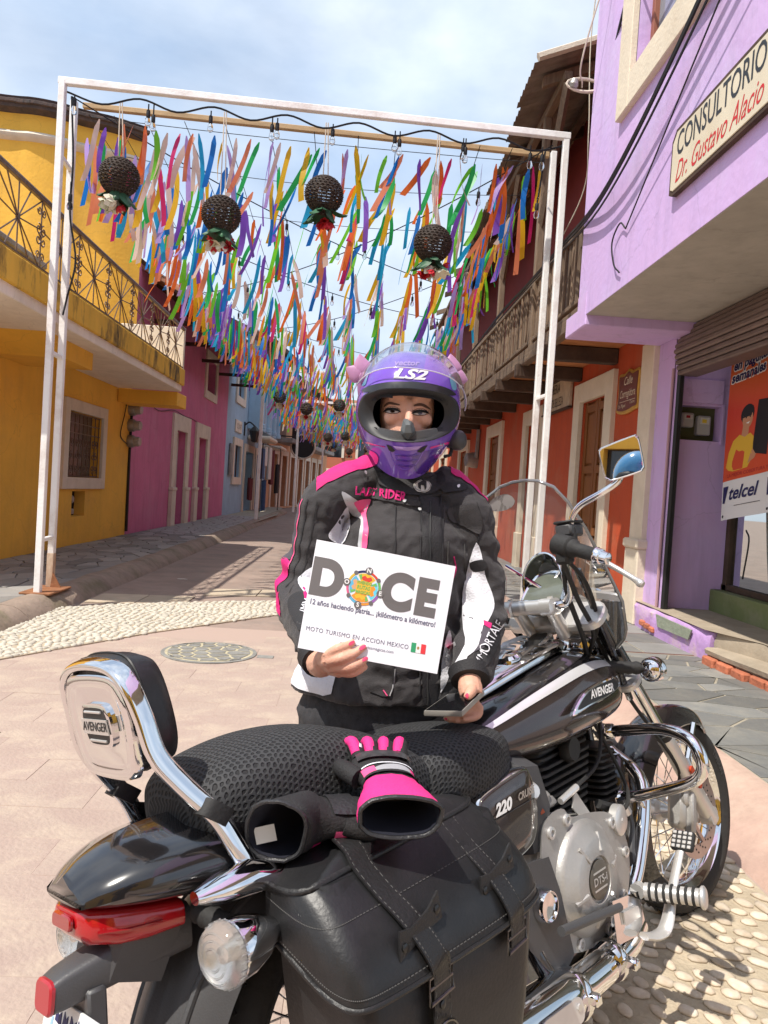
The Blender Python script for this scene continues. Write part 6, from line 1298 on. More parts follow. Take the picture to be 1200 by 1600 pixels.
# right mirror
MN=(BM.to_3x3().transposed()@V((-.332,-.942,.016))).normalized(); MX=V((-.12,-1,0)); MX=(MX-MN*MX.dot(MN)).normalized(); MY=-MN.cross(MX).normalized(); MY=MY if MY.z>0 else -MY
MC_=V((.78,-.362,1.432)); out=[(-.051,.026),(-.046,.037),(-.034,.042),(.040,.057),(.050,.054),(.055,.042),(.056,-.022),(.051,-.035),(.040,-.041),(-.026,-.050),(-.040,-.045),(-.047,-.034)]
ou=[tuple(p) for p in spline(out,5,True)]
def mring(s,d): return [tuple(MC_+MX*(x*s)+MY*(y*s)+MN*d) for x,y in ou]
mb=MB(); mb.loft([mring(.3,-.032),mring(.7,-.026),mring(.97,-.010),mring(1,.002),mring(.95,.006),mring(.90,.004)],True); mr=bp_('mirror',mb,M_chr,smooth=60)
mb=MB(); mb.loft([mring(.91,.0035),mring(.91,.0055)]); bp_('mirror_glass',mb,mat('mirror glass',(.85,.85,.85),.01,metal=1),mr,30)
mb=MB(); mb.tube([(.775,-.2,1.26),(.775,-.205,1.295),(.772,-.235,1.33),(.775,-.30,1.355),(.785,-.345,1.378),(.79,-.355,1.40)],.0085,10,smooth=6); bp_('mirror_stem',mb,M_chr,mr,60)
mb=MB(); mb.tube([(.775,-.2,1.235),(.775,-.2,1.27),(.775,-.203,1.28)],[.016,.014,.010],12); bp_('mirror_boot',mb,M_rub,mr)
# left mirror small behind the rider's arm
mb=MB(); mb.tube([(.80,.2,1.15),(.86,.22,1.2),(.90,.2,1.24)],.007,8,smooth=4); mb.lathe([(.02,0),(.026,.012),(.02,.03),(0,.034)],(.90,.20,1.24),(.5,-.3,1),14,cap=False); bp_('left_mirror',mb,M_chr)
# instrument pod
PN=V((-.72,0,.69)).normalized(); PC=V((.93,-.0,1.10)); PX_=V((0,-1,0)); PY_=PN.cross(PX_)*-1; PY_=PY_ if PY_.z>0 else -PY_
ov=[tuple(p) for p in spline([(-.062,-.05),(-.065,.02),(-.045,.075),(0,.09),(.045,.075),(.065,.02),(.062,-.05),(0,-.065)],5,True)]
def pr_(s,d): return [tuple(PC+PX_*(x*s)+PY_*(y*s)+PN*d) for x,y in ov]
mb=MB(); mb.loft([pr_(.6,-.05),pr_(.95,-.03),pr_(1.06,0),pr_(1.0,.012),pr_(.93,.006)]); ip=bp_('instrument_pod',mb,M_chr,smooth=60)
mb=MB(); mb.loft([pr_(.93,.004),pr_(.93,.0075)]); bp_('dial_glass',mb,mat('grey dial',(.13,.145,.12),.12,coat=1,var=.15,vs=30),ip)
mb=MB(); 
def hood(u,v):
    a=-.35+(PI+.7)*u; x=.068*math.cos(a); y=.01+.085*math.sin(a); return tuple(PC+PX_*x*(1+.05*v)+PY_*y*(1+.08*v)+PN*(.0+.075*v*max(0,math.sin(a))**.6))
mb.grid(hood,24,6); bp_('dial_hood',mb,M_blkg,ip,60)
mb=MB(); mb.tube([hood(k/24,1) for k in range(25)],.0045,6); bp_('hood_trim',mb,M_chr,ip,60)
# headlight in front
mb=MB(); mb.lathe([(.02,-.10),(.06,-.085),(.085,-.04),(.092,.0),(.095,.02),(.088,.03)],(1.14,0,.93),(1,0,-.05),30); hlt=bp_('headlight',mb,M_chr,smooth=60); mb=MB(); mb.lathe([(.088,.028),(.06,.042),(0,.05)],(1.14,0,.93),(1,0,-.05),30,cap=False); bp_('lens',mb,M_clr,hlt,60)
# windshield with its struts
SR=Matrix.Translation((.99,0.035,0))@Matrix.Rotation(.22,4,'Z')
def shield(u,v):
    zz=.90+.545*v; prof_=[(0,.14),(.04,.19),(.12,.235),(.3,.245),(.5,.212),(.7,.178),(.85,.14),(.94,.105),(.985,.06),(1,.02)]
    for (a,b),(c,d) in zip(prof_[:-1],prof_[1:]):
        if a<=v<=c: w_=b+(d-b)*(v-a)/(c-a); break
    x=.09-.21*v-.12*(u*w_/.22)**2*.55; return tuple(SR@V((x,-u*w_,zz)))
vv=[0,.01,.03,.06,.1,.15,.2,.3,.4,.5,.6,.7,.78,.85,.9,.94,.97,.985,.995,1]
M_shd=bpy.data.materials.new('clear windshield'); M_shd.use_nodes=True; t_=M_shd.node_tree; t_.nodes.clear(); o_=t_.nodes.new('ShaderNodeOutputMaterial'); tr=t_.nodes.new('ShaderNodeBsdfTransparent'); tr.inputs[0].default_value=(.84,.84,.83,1); gl=t_.nodes.new('ShaderNodeBsdfGlossy'); gl.inputs['Roughness'].default_value=.02; fr=t_.nodes.new('ShaderNodeFresnel'); fr.inputs[0].default_value=1.45; mi=t_.nodes.new('ShaderNodeMixShader')
t_.links.new(fr.outputs[0],mi.inputs[0]); t_.links.new(tr.outputs[0],mi.inputs[1]); t_.links.new(gl.outputs[0],mi.inputs[2]); df=t_.nodes.new('ShaderNodeBsdfDiffuse'); df.inputs[0].default_value=(.8,.8,.8,1); m2=t_.nodes.new('ShaderNodeMixShader'); m2.inputs[0].default_value=.10; t_.links.new(mi.outputs[0],m2.inputs[1]); t_.links.new(df.outputs[0],m2.inputs[2]); t_.links.new(m2.outputs[0],o_.inputs[0])
mb=MB(); 
for v0 in range(len(vv)): mb.v+=[shield(-1+2*k/20,vv[v0]) for k in range(21)]
for j in range(len(vv)-1):
    for i in range(20): mb.f.append((j*21+i,j*21+i+1,(j+1)*21+i+1,(j+1)*21+i)); mb.m.append(0)
ws=bp_('windshield',mb,M_shd,smooth=60)
mb=MB(); edge=[shield(1,v) for v in vv]+[shield(-1,v) for v in vv[::-1]]
mb.tube(edge,.0048,6,closed=True); bp_('shield_edge',mb,mat('grey polished edge',(.13,.13,.13),.08,spec=.9,coat=1),ws,60)
mb=MB(); ov_=[]
for k in range(16): ov_.append(shield(-.55+.42*math.cos(2*PI*k/16)*.8,.90+.045*math.sin(2*PI*k/16)))
ctr=shield(-.55,.9); mb.add([ctr]+ov_,[(0,k+1,(k+1)%16+1) for k in range(16)]); bp_('sticker',mb,mat('grey sticker',(.42,.40,.39),.6),ws)
for s in (-1,1):
    a=V(shield(s*.72,.22)); mb=MB(); mb.tube([(.895,s*.14-.0,1.165) if s<0 else (.86,.16,1.12),(1.02,s*.143,.95),(1.115,s*.14,.77)],.0105,8); bp_('shield_strut',mb,M_blkg,ws)
    mb=MB(); mb.tube([(1.03,s*.12,.97),a-V((.02,0,0)),a],[.010,.012,.016],10); mb.lathe([(.016,0),(.012,.012),(0,.014)],a,(1,0,.2),12,cap=False); bp_('shield_mount',mb,M_alu,ws)
    mb=MB(); mb.tube([shield(s*.5,.55),(.97,s*.11,1.03)],.006,8); bp_('shield_rod',mb,M_chr,ws)
# side stand
mb=MB(); mb.tube([(.62,.13,.22),(.58,.27,.065)],.013,8); mb.box(.55,.62,.255,.30,.05,.062,.004); bp_('side_stand',mb,M_dgr)
mb=MB(); mb.tube([(.45,-.10,.31),(.2,-.10,.31),(0,-.10,.31)],.028,10); bp_('swing_arm',mb,M_blkg)
for s in (-1,1): 
    mb=MB(); mb.tube([(-.02,s*.135,.34),(-.16,s*.14,.64)],.012,8)
    for k in range(12): mb.lathe([(.028,-.005),(.031,0),(.028,.005)],V((-.02,s*.135,.34)).lerp(V((-.16,s*.14,.64)),.12+.065*k),(-.42,0,.9),14)
    bp_('shock_absorber',mb,M_chr)
# ---------------------------------------------------------------- leather saddlebag hung on the right side
BMS=BM.copy(); sb=None
def _thing(*a,**k):
    return globals()['thing'](*a,**k)
sb=_thing('saddlebag','black leather saddlebag with two buckled straps hung on the near side of the motorcycle','saddlebag',M=BM)
def sp(name,mb,m,par=None,smooth=40,label=None): return part(name,mb,m,par or sb,smooth,local=True,label=label)
YI,YO=-.175,-.345
def bodyring(z,ex=0):
    t=(.72-z)/.45
    xr=-.270+.02*t+.07*max(0,t-.6)**1.2*2; xf=.205-.17*max(0,t-.28)**1.4; yo=-.275-.085*min(1,t/.33)-.004*math.sin(PI*t); r=.04; P=[]
    for cx_,cy_,a0_ in ((xr+r,yo+r,PI),(xf-r,yo+r,1.5*PI)):
        for k in range(6): a=a0_+PI/2*k/5; P.append((cx_+r*math.cos(a),cy_+r*math.sin(a)))
    A=(xr,YI); B_=(xf,YI); n=8; o=[]
    o+=[(A[0]+(P[0][0]-A[0])*k/n,A[1]+(P[0][1]-A[1])*k/n) for k in range(n)]+P[:6]
    o+=[(P[5][0]+(P[6][0]-P[5][0])*k/14,P[5][1]+(P[6][1]-P[5][1])*k/14) for k in range(1,14)]+P[6:]
    o+=[(P[-1][0]+(B_[0]-P[-1][0])*k/n,P[-1][1]+(B_[1]-P[-1][1])*k/n) for k in range(1,n+1)]
    return [(x,y+.004*noise.noise(V((x*9,z*9,3))),z) for x,y in o]
mb=MB(); mb.loft([bodyring(z) for z in (.27,.29,.33,.40,.48,.56,.64,.70)]); bdy=sp('body',mb,M_lea,smooth=60)
# lid: crowned top and a flap folded over the outer side and both ends
PT=[(-.285,YI),(-.288,-.20),(-.286,-.235),(-.272,-.262),(-.24,-.272),(-.10,-.277),(.04,-.274),(.12,-.268),(.165,-.245),(.205,-.21),(.235,YI)]
PB_=[(-.290,YI),(-.294,-.26),(-.292,-.325),(-.270,-.366),(-.21,-.378),(-.08,-.381),(.06,-.380),(.16,-.374),(.210,-.350),(.226,-.28),(.230,YI)]
S_T=spline(PT,8); S_B=spline(PB_,8)
def _pl(S,u): k=min(len(S)-1.001,u*(len(S)-1)); i=int(k); f=k-i; return S[i]*(1-f)+S[i+1]*f
def perim(u,v=0): return _pl(S_T,u)*(1-v)+_pl(S_B,u)*v
def rim(u): return .700+.012*math.sin(PI*u)-.014*math.sin(2*PI*u)
def low(u): 
    a=min(1,u/.12); return .625-.075*math.sin(min(1,u/.30)*PI/2)+.018*max(0,(u-.62)/.38)
mb=MB()
def flap(u,v):
    p=perim(u,math.sin(v*PI/2)**.9); z=rim(u)+(low(u)-rim(u))*v; k=1+.004*noise.noise(V((u*9,v*3,1))); c=(-.03,-.22); return (c[0]+(p[0]-c[0])*k,c[1]+(p[1]-c[1])*k,z)
mb.grid(flap,80,10); 
def lidtop(u,v):
    p=perim(u); c=(-.03+(p[0]+.03)*.25,YI-.03); q_=(p[0]+(c[0]-p[0])*v,p[1]+(c[1]-p[1])*v); return (q_[0],q_[1],rim(u)+.030*math.sin(PI/2*min(1,v*1.6))+.004*noise.noise(V((q_[0]*14,q_[1]*14,2))))
mb.grid(lidtop,80,8)
lid=sp('flap',mb,M_lea,smooth=60)
mb=MB(); mb.tube([flap(k/80,1) for k in range(81)],.0045,6); sp('flap_binding',mb,M_leaf2,lid,60)
mb=MB(); mb.tube([flap(k/80,0) for k in range(81)],.0055,6); sp('flap_piping',mb,M_leaf2,lid,60)
mb=MB()
for vz,st_ in ((.90,150),(.30,150)):
    for k in range(st_): 
        a,b=k/st_,(k+.6)/st_; mb.tube([V(flap(a,vz))*1.0+V((0,-.0015,0)),V(flap(b,vz))+V((0,-.0015,0))],.0009,3)
sp('stitching',mb,M_thr,lid)['kind']='stuff'
# straps
def sidep(x,z,d=0):
    """point on the outer side, just proud of the flap"""
    if z>.555: v=min(1,max(0,(.70-z)/.145)); y=-.277+(-.381+.277)*math.sin(v*PI/2)**.9-.003
    else: t=(.72-z)/.45; y=-.275-.085*min(1,t/.33)-.004*math.sin(PI*t)-.006
    return V((x,y-d,z))
for k,(xa,xb) in enumerate(((-.175,-.115),(.055,.095))):
    mb=MB(); pts=[V((xa+.03,YI-.01,.738)),V((xa+.02,-.215,.739)),V((xa+.008,-.26,.726)),V((xa+.002,-.284,.706))]+[sidep(xa+(xb-xa)*j/6,.70-.025*j-.005,.003) for j in range(1,6)]
    pts+= [sidep(xb,.55,.012),sidep(xb,.51,.008)]+([sidep(xb-.003,.44,.006),sidep(xb-.008,.38,.006)] if k==0 else [])
    S=[V(p) for p in spline(pts,4)]; rings=[]; w_=.021
    for i,p in enumerate(S):
        t=(S[min(i+1,len(S)-1)]-S[max(0,i-1)]).normalized(); sx_=V((1,0,0)); sx_=(sx_-t*sx_.dot(t)).normalized(); nn=sx_.cross(t)
        if nn.dot(V((0,-1,1)))<0: nn=-nn
        rings.append([tuple(p+sx_*a+nn*b) for a,b in ((-w_,0),(w_,0),(w_,.004),(-w_,.004))])
    mb.loft(rings); stp=sp('strap',mb,M_leaf2,smooth=30)
    mb=MB()
    for e in (-.017,.017):
        for i in range(0,len(S)-1):
            a=V(rings[i][2]).lerp(V(rings[i][3]),.5+e/(2*w_)); b=V(rings[i+1][2]).lerp(V(rings[i+1][3]),.5+e/(2*w_)); mb.tube([a,a.lerp(b,.55)],.0009,3)
    sp('stitching',mb,M_thr,stp)['kind']='stuff'
    cz=.622 if k==0 else .632; cx=xa+(xb-xa)*.55; o=sidep(cx,cz,.009)
    kp_=[(-.052,-.030),(-.048,.012),(-.02,.006),(.02,.016),(.047,.034),(.052,-.010),(.022,-.012),(-.022,-.022)]
    mb=MB(); mb.prism(kp_,.004,o,(1,0,.08),(0,0,1)) ; kk=sp('strap_keeper',mb,M_leaf2,stp)
    for e in (-.04,.04): mb=MB(); mb.lathe([(.0065,.004),(.0065,.006),(.004,.007)],o+V((e,0,e*.28-.006 if e<0 else .012)),(0,-1,0),12); sp('rivet',mb,mat('dark rivet',(.05,.05,.05),.3,metal=.8),kk)
    bz=.53 if k==0 else .525; o=sidep(xb-.002,bz,.012); mb=MB(); mb.tube([o+V((a,0,b)) for a,b in ((-.028,-.022),(.028,-.016),(.028,.02),(-.028,.016))],.0032,6,closed=True); mb.tube([o+V((-.028,0,0)),o+V((.028,0,.004))],.0026,6); sp('buckle',mb,mat('dark nickel buckle',(.16,.155,.15),.28,metal=1),stp)
    if k==0:
        mb=MB(); c0=sidep(xb-.006,.445,.016); mb.tube([c0+V((.030*math.cos(a),-.004*math.sin(a),.034*math.sin(a))) for a in [2*PI*j/24 for j in range(24)]],.0026,6,closed=True); sp('ring',mb,MATS['dark nickel buckle'],stp,60)
        for zz in (.50,.455): mb=MB(); mb.lathe([(.006,0),(.006,.003),(.003,.004)],sidep(xb-.004,zz,.011),(0,-1,0),12); sp('rivet',mb,MATS['dark rivet'],stp)
mb=MB(); mb.tube([(-.20,-.16,.73),(-.15,-.19,.742),(-.12,-.21,.741)],.011,8,flat=.25,smooth=4); sp('carry_tab',mb,M_leaf2,lid,60)
mb=MB(); mb.tube([(.207,-.28,.55),(.20,-.30,.45),(.14,-.30,.36),(.05,-.30,.30)],.005,6,smooth=5); 0 and sp('body_piping',mb,M_leaf2,bdy,60)
# ---------------------------------------------------------------- the rider standing behind the motorcycle
from mathutils.bvhtree import BVHTree
from mathutils.geometry import delaunay_2d_cdt
# fixed survey point the photograph was measured from (independent of the camera object)
CR=Matrix(((.99732787,-.06169682,-.03912306),(-.03724396,.03131879,-.99881531),(.06284902,.99760345,.02893726))); CP=V((0,0,1.36))
def ray(px,py): return (CR@V(((px-600)/1180,-(py-800)/1180,-1)))
def Pw(px,py,Y): d=ray(px,py); return CP+d*((Y-CP.y)/d.y)
def remesh(mb,vox,smooth_it=2,fn=None,name='m'):
    me=bpy.data.meshes.new(name); me.from_pydata(mb.v,[],mb.f); o=bpy.data.objects.new(name,me); C.objects.link(o)
    m=o.modifiers.new('r','REMESH'); m.mode='VOXEL'; m.voxel_size=vox
    s=o.modifiers.new('s','SMOOTH'); s.factor=.5; s.iterations=smooth_it
    dg=bpy.context.evaluated_depsgraph_get(); out=bpy.data.meshes.new_from_object(o.evaluated_get(dg)); bpy.data.objects.remove(o); bpy.data.meshes.remove(me)
    if fn:
        nr=[v.normal.copy() for v in out.vertices]
        for v,n in zip(out.vertices,nr): v.co=v.co+n*fn(v.co,n)
    r=MB(); r.v=[tuple(v.co) for v in out.vertices]; r.f=[tuple(p.vertices) for p in out.polygons]; r.m=[0]*len(r.f); bpy.data.meshes.remove(out); return r
def bvh(mb): return BVHTree.FromPolygons([V(p) for p in mb.v],mb.f)
def patch(name,poly,m,parent,tree,off=.002,step=6,smooth=60,n=4,closed=True,label=None,th=0):
    """a cloth or film piece laid onto a surface: outline measured in the photograph, every point carried onto the surface itself"""
    P=[tuple(p) for p in spline(poly,n,True)] if n else poly
    pts=[V(p) for p in P]; nb=len(pts); xs=[p[0] for p in P]; ys=[p[1] for p in P]
    y=min(ys)+step/2; k=0
    while y<max(ys):
        x=min(xs)+step/2+(k%2)*step/2
        while x<max(xs):
            if inpoly(x,y,P) and min((x-a)**2+(y-b)**2 for a,b in P)>(step*.35)**2: pts.append(V((x,y)))
            x+=step
        y+=step; k+=1
    vv,ee,ff,*_=delaunay_2d_cdt([p.to_2d() for p in pts],[(i,(i+1)%nb) for i in range(nb)],[],1,1e-6)
    mb=MB(); ok=[]; last=None
    for q_ in vv:
        d=ray(q_.x,q_.y).normalized(); h,nn,_,_=tree.ray_cast(CP,d)
        if h is None: ok.append(False); mb.v.append((0,0,0)); continue
        if nn.dot(d)>0: nn=-nn
        ok.append(True); mb.v.append(tuple(h+nn*off-d*.0004))
    for f in ff:
        if all(ok[i] for i in f):
            c=sum((vv[i] for i in f),V((0,0)))/len(f)
            if inpoly(c.x,c.y,P): mb.f.append(tuple(f)); mb.m.append(0)
    if not mb.f: return None
    used=sorted({i for f in mb.f for i in f}); mp_={i:k for k,i in enumerate(used)}; mb.v=[mb.v[i] for i in used]; mb.f=[tuple(mp_[i] for i in f) for f in mb.f]
    return part(name,mb,m,parent,smooth,label=label)
def strip(name,pts,r,m,parent,tree,off=.001,seg=6,n=5,flat=1):
    P=spline(pts,n); Q=[]
    for p in P:
        d=ray(p[0],p[1]).normalized(); h,nn,_,_=tree.ray_cast(CP,d)
        if h is not None: 
            if nn.dot(d)>0: nn=-nn
            Q.append(h+nn*off)
    if len(Q)<2: return None
    mb=MB(); mb.tube(Q,r,seg,flat=flat); return part(name,mb,m,parent,60)
def text_on(txt,pxsize,o,ang,m,parent,tree,shear=0,bold=0,sx=1,off=.0025,align='CENTER',bend=0):
    t=text_mb(txt,pxsize,(0,0,0),(1,0,0),(0,1,0),0,align,shear,bold*pxsize,sx); mb=MB(); ok=[]
    for x,y,z in t.v:
        yy=y-bend*x*x; px=o[0]+x*math.cos(ang)+yy*math.sin(ang); py=o[1]+x*math.sin(ang)-yy*math.cos(ang)
        d=ray(px,py).normalized(); h,nn,_,_=tree.ray_cast(CP,d)
        if h is None: h=CP+d*2; nn=-d
        if nn.dot(d)>0: nn=-nn
        mb.v.append(tuple(h+nn*off-d*.0006))
    mb.f=[f for f in t.f]; mb.m=[0]*len(mb.f); return part('lettering',mb,m,parent)
M_skin=mat('skin',(.66,.36,.255),.52,var=.14,vs=18,bump=.16,bs=260)
M_skin.node_tree.nodes['Principled BSDF'].inputs['Subsurface Weight'].default_value=.12; M_skin.node_tree.nodes['Principled BSDF'].inputs['Subsurface Radius'].default_value=(.012,.005,.003)
M_jkt=mat('black cordura fabric',(.038,.0345,.036),.78,var=.16,vs=30,bump=.35,bs=420,sheen=.12)
M_jk2=mat('black softshell fabric',(.020,.019,.021),.7,var=.15,vs=20,bump=.3,bs=300)
M_fux=mat('fuchsia fabric',(.62,.012,.17),.7,var=.12,vs=14,bump=.3,bs=300)
M_pnk=mat('pink reflective trim',(.80,.10,.26),.5,var=.1,vs=10)
M_wfb=mat('white fabric',(.68,.68,.72),.75,var=.07,vs=8,bump=.35,bs=200)
M_sil=mat('silver reflective fabric',(.52,.52,.53),.4,metal=.25,var=.12,vs=10)
M_jean=mat('black denim',(.036,.036,.040),.85,var=.4,vs=60,bump=.3,bs=400)
M_nail=mat('pink nail polish',(.78,.07,.16),.2,coat=1)
YB=2.02
base=Pw(600,1100,YB); pl=thing('person','rider in purple helmet and black jacket with fuchsia shoulders standing behind the motorcycle','person',(base.x,YB,.0))
# -- body, one continuous surface
def torso(mb,secs):
    rings=[]
    for c,rx,ry,tw in secs:
        rings.append([(c[0]+rx*math.cos(a)*math.cos(tw)-ry*math.sin(a)*math.sin(tw),c[1]+rx*math.cos(a)*math.sin(tw)+ry*math.sin(a)*math.cos(tw),c[2]) for a in [2*PI*k/28 for k in range(28)]])
    mb.loft(rings); return mb
def limb(mb,pts,r): mb.tube(pts,r,14,smooth=5); return mb
SHR,SHL=Pw(507,784,1.98),Pw(728,800,2.0)       # shoulders (her right, her left)
ELR,ELL=Pw(469,925,1.96),Pw(752,925,1.98)
WRR,WRL=Pw(500,1040,1.60),Pw(733,1062,1.80)
HIPC=Pw(598,1120,YB)
NK=Pw(637,740,YB+.02); HC=Pw(636,641,1.975)
B=MB()
torso(B,[(V((HIPC.x,YB,.74)),.15,.11,0),(V((HIPC.x,YB,.86)),.165,.115,0),(V((HIPC.x+.005,YB,1.0)),.14,.10,0),(V((HIPC.x+.02,YB,1.14)),.155,.11,0),(V((HIPC.x+.03,YB,1.25)),.17,.105,0),(V((HIPC.x+.035,YB+.01,1.32)),.13,.08,0),(V((NK.x,YB+.015,1.385)),.06,.06,0)])
B.tube([NK-V((0,0,.08)),NK+V((0,-.01,.08))],[.058,.055],16)
B.sphere(HC+V((0,.005,.0)),(.072,.094,.112),24,18)
B.sphere(HC+V((0,-.03,-.06)),(.058,.06,.06),18,12)
for s in (-1,1):
    B.sphere(HC+V((s*.036,-.062,-.028)),(.026,.022,.022),12,8); B.tube([HC+V((s*.012,-.083,.022)),HC+V((s*.030,-.079,.030)),HC+V((s*.052,-.062,.024))],[.0085,.0095,.008],8,smooth=3)
B.tube([HC+V((0,-.084,.016)),HC+V((0,-.094,-.01)),HC+V((0,-.108,-.036)),HC+V((0,-.104,-.045))],[.008,.0085,.012,.011],8,smooth=3)
B.tube([HC+V((-.02,-.09,-.07)),HC+V((0,-.096,-.068)),HC+V((.02,-.09,-.07))],.009,8)
for a,b,c,r in ((SHR,ELR,WRR,1),(SHL,ELL,WRL,1)): limb(B,[a,b,c],[.055,.043,.028])
for s,hx in ((-1,-.085),(1,.085)):
    h=V((HIPC.x+hx,YB,.80)); limb(B,[h,h+V((s*.01,-.005,-.38)),h+V((s*.02,.03,-.72))],[.085,.058,.04]); B.tube([h+V((s*.02,.03,-.72)),h+V((s*.025,-.10,-.765))],[.04,.032],10)
# hands: her right hand lies over the lower left of the sheet, fingers of unequal length, nails towards upper right
def finger(mb,pts,r): mb.tube(pts,r,10,smooth=4)
HY=1.515
K=[Pw(512,1024,HY-.012),Pw(513,1033,HY-.014),Pw(520,1042,HY-.010),Pw(532,1050,HY-.004)]           # knuckles
B.tube([WRR,Pw(503,1036,1.56),Pw(510,1034,1.535)],[.026,.030,.026],12)
for kk in K: B.tube([Pw(499,1036,1.57),kk],[.020,.0125],10)
finger(B,[K[0],Pw(527,1014,HY-.024),Pw(541,1009,HY-.016),Pw(554,1002,HY-.010)],[.0112,.0105,.0092,.0066])
finger(B,[K[1],Pw(532,1029,HY-.030),Pw(552,1022,HY-.022),Pw(571,1009,HY-.012)],[.0118,.0108,.0095,.0068])
finger(B,[K[2],Pw(542,1043,HY-.026),Pw(560,1037,HY-.020),Pw(574,1027,HY-.010)],[.0112,.0105,.0092,.0068])
finger(B,[K[3],Pw(549,1052,HY-.014),Pw(562,1047,HY-.012),Pw(573,1040,HY-.006)],[.0102,.0092,.0082,.0062])
finger(B,[Pw(503,1030,1.56),Pw(512,1015,1.555),Pw(524,1004,1.545),Pw(534,996,1.54)],[.016,.013,.011,.008])   # thumb, behind the sheet
# her left hand round the phone
LW=WRL; 
B.tube([LW,Pw(735,1076,1.775),Pw(737,1088,1.76)],[.026,.030,.027],12)
finger(B,[Pw(736,1072,1.775),Pw(737,1079,1.745),Pw(733,1085,1.728),Pw(728,1092,1.722)],[.0145,.0135,.0115,.0085])     # thumb on top
for i,(a,b,c,e) in enumerate((((742,1090),(736,1104),(716,1116),(694,1123)),((744,1096),(739,1112),(722,1122),(700,1125)),((746,1100),(743,1116),(728,1124),(709,1126)),((748,1103),(747,1116),(736,1122),(721,1124)))):
    finger(B,[Pw(*a,1.77),Pw(*b,1.765),Pw(*c,1.752),Pw(*e,1.738)],[.012,.0108,.0095,.0066])
body=remesh(B,.0028,3,name='body'); TB=bvh(body)
part('body',body,M_skin,pl,180)
# nails
def nail(a,b,Y,wd,ang): 
    return patch('nail',[(a+wd*1.7*math.cos(ang)*math.cos(t)-wd*.8*math.sin(ang)*math.sin(t),b+wd*1.7*math.sin(ang)*math.cos(t)+wd*.8*math.cos(ang)*math.sin(t)) for t in [2*PI*k/10 for k in range(10)]],M_nail,pl,TB,.0012,3,n=0)
nail(549,1005,0,3.2,-.6); nail(566,1012,0,3.6,-.6); nail(570,1030,0,3.2,-.6); nail(729,1089,0,3.6,1.9); nail(695,1124,0,2.4,2.8)
for a,b,c,d in ((554,1002,566,994),(571,1009,579,1001)): 
    pass
# eyes, brows and lashes
M_eye=mat('eye white',(.50,.43,.39),.25); M_iris=mat('dark brown iris',(.03,.014,.008),.1,coat=1); M_lash=mat('black lash',(.008,.006,.006),.7); M_brow=mat('dark brow hair',(.10,.05,.034),.8)
for cx,cy,s in ((613,643.5,-1),(656,646.5,1)):
    patch('eye_white',[(cx-10,cy),(cx-6,cy-1.7),(cx+2,cy-2.2),(cx+7,cy-1.5),(cx+10,cy),(cx+6,cy+1.8),(cx-3,cy+2.0)],M_eye,pl,TB,.0008,2.5)
    patch('iris',[(cx+.5+3.6*math.cos(t),cy-.2+2.0*math.sin(t)) for t in [2*PI*k/14 for k in range(14)]],M_iris,pl,TB,.0014,2,n=0)
    patch('eyelash',[(cx-14,cy+.8),(cx-8,cy-5.2),(cx+1,cy-6.4),(cx+9,cy-4.8),(cx+14,cy+.8),(cx+8,cy-.9),(cx+1,cy-1.5),(cx-7,cy-1.1)] ,M_lash,pl,TB,.0022,2)
    for k in range(8): x=cx-11+22*k/7; strip('eyelash',[(x,cy-3.6+abs(x-cx)*.2),(x+(x-cx)*.18,cy-7.4+abs(x-cx)*.2)],.0005,M_lash,pl,TB,.003,4,2)
    strip('lid_crease',[(cx-11,cy-4.4),(cx-4,cy-8),(cx+4,cy-8.2),(cx+11,cy-4.6)],.0006,M_brow,pl,TB,.0002,5)
    strip('lower_lid',[(cx-11,cy+.8),(cx-3,cy+2.6),(cx+6,cy+2.3),(cx+11,cy+.6)],.0011,M_brow,pl,TB,.0004,5)
patch('eyebrow',[(600,636.5),(602.5,631),(609,628),(617,629.4),(625,632),(624,633.6),(617,633.0),(609,632.0),(604,634.2)],M_brow,pl,TB,.0012,2.5)
patch('eyebrow',[(646,635),(647,632.6),(652,630.6),(659,630.2),(667,634),(673,640.5),(665,637.4),(658,634.6),(651,634.8)],M_brow,pl,TB,.0012,2.5)
# -- jeans and boots
J=MB()
torso(J,[(V((HIPC.x,YB,.66)),.20,.14,0),(V((HIPC.x,YB,.76)),.232,.152,0),(V((HIPC.x,YB,.84)),.205,.14,0),(V((HIPC.x,YB,.92)),.185,.13,0),(V((HIPC.x+.005,YB,1.02)),.165,.12,0)])
for s,hx in ((-1,-.09),(1,.09)):
    h=V((HIPC.x+hx,YB,.80)); limb(J,[h+V((s*.02,0,-.02)),h+V((s*.02,-.01,-.2)),h+V((s*.01,-.01,-.40)),h+V((s*.02,.03,-.68))],[.118,.105,.078,.06])
jm=remesh(J,.008,3,lambda p,n:.006*noise.noise(V((p.x*14,p.y*14,p.z*26)))+.003*noise.noise(p*45),'j'); part('jeans',jm,M_jean,pl,180); TJ=bvh(jm)
for s,hx in ((-1,-.09),(1,.09)):
    h=V((HIPC.x+hx+s*.02,YB+.03,0)); q_=MB(); q_.tube([h+V((0,0,.22)),h+V((0,0,.10))],[.062,.066],16); q_.sphere(h+V((0,-.05,.05)),(.052,.125,.05),18,10); bm_=remesh(q_,.008,2,name='b'); part('boot',bm_,M_leaf2,pl,180)
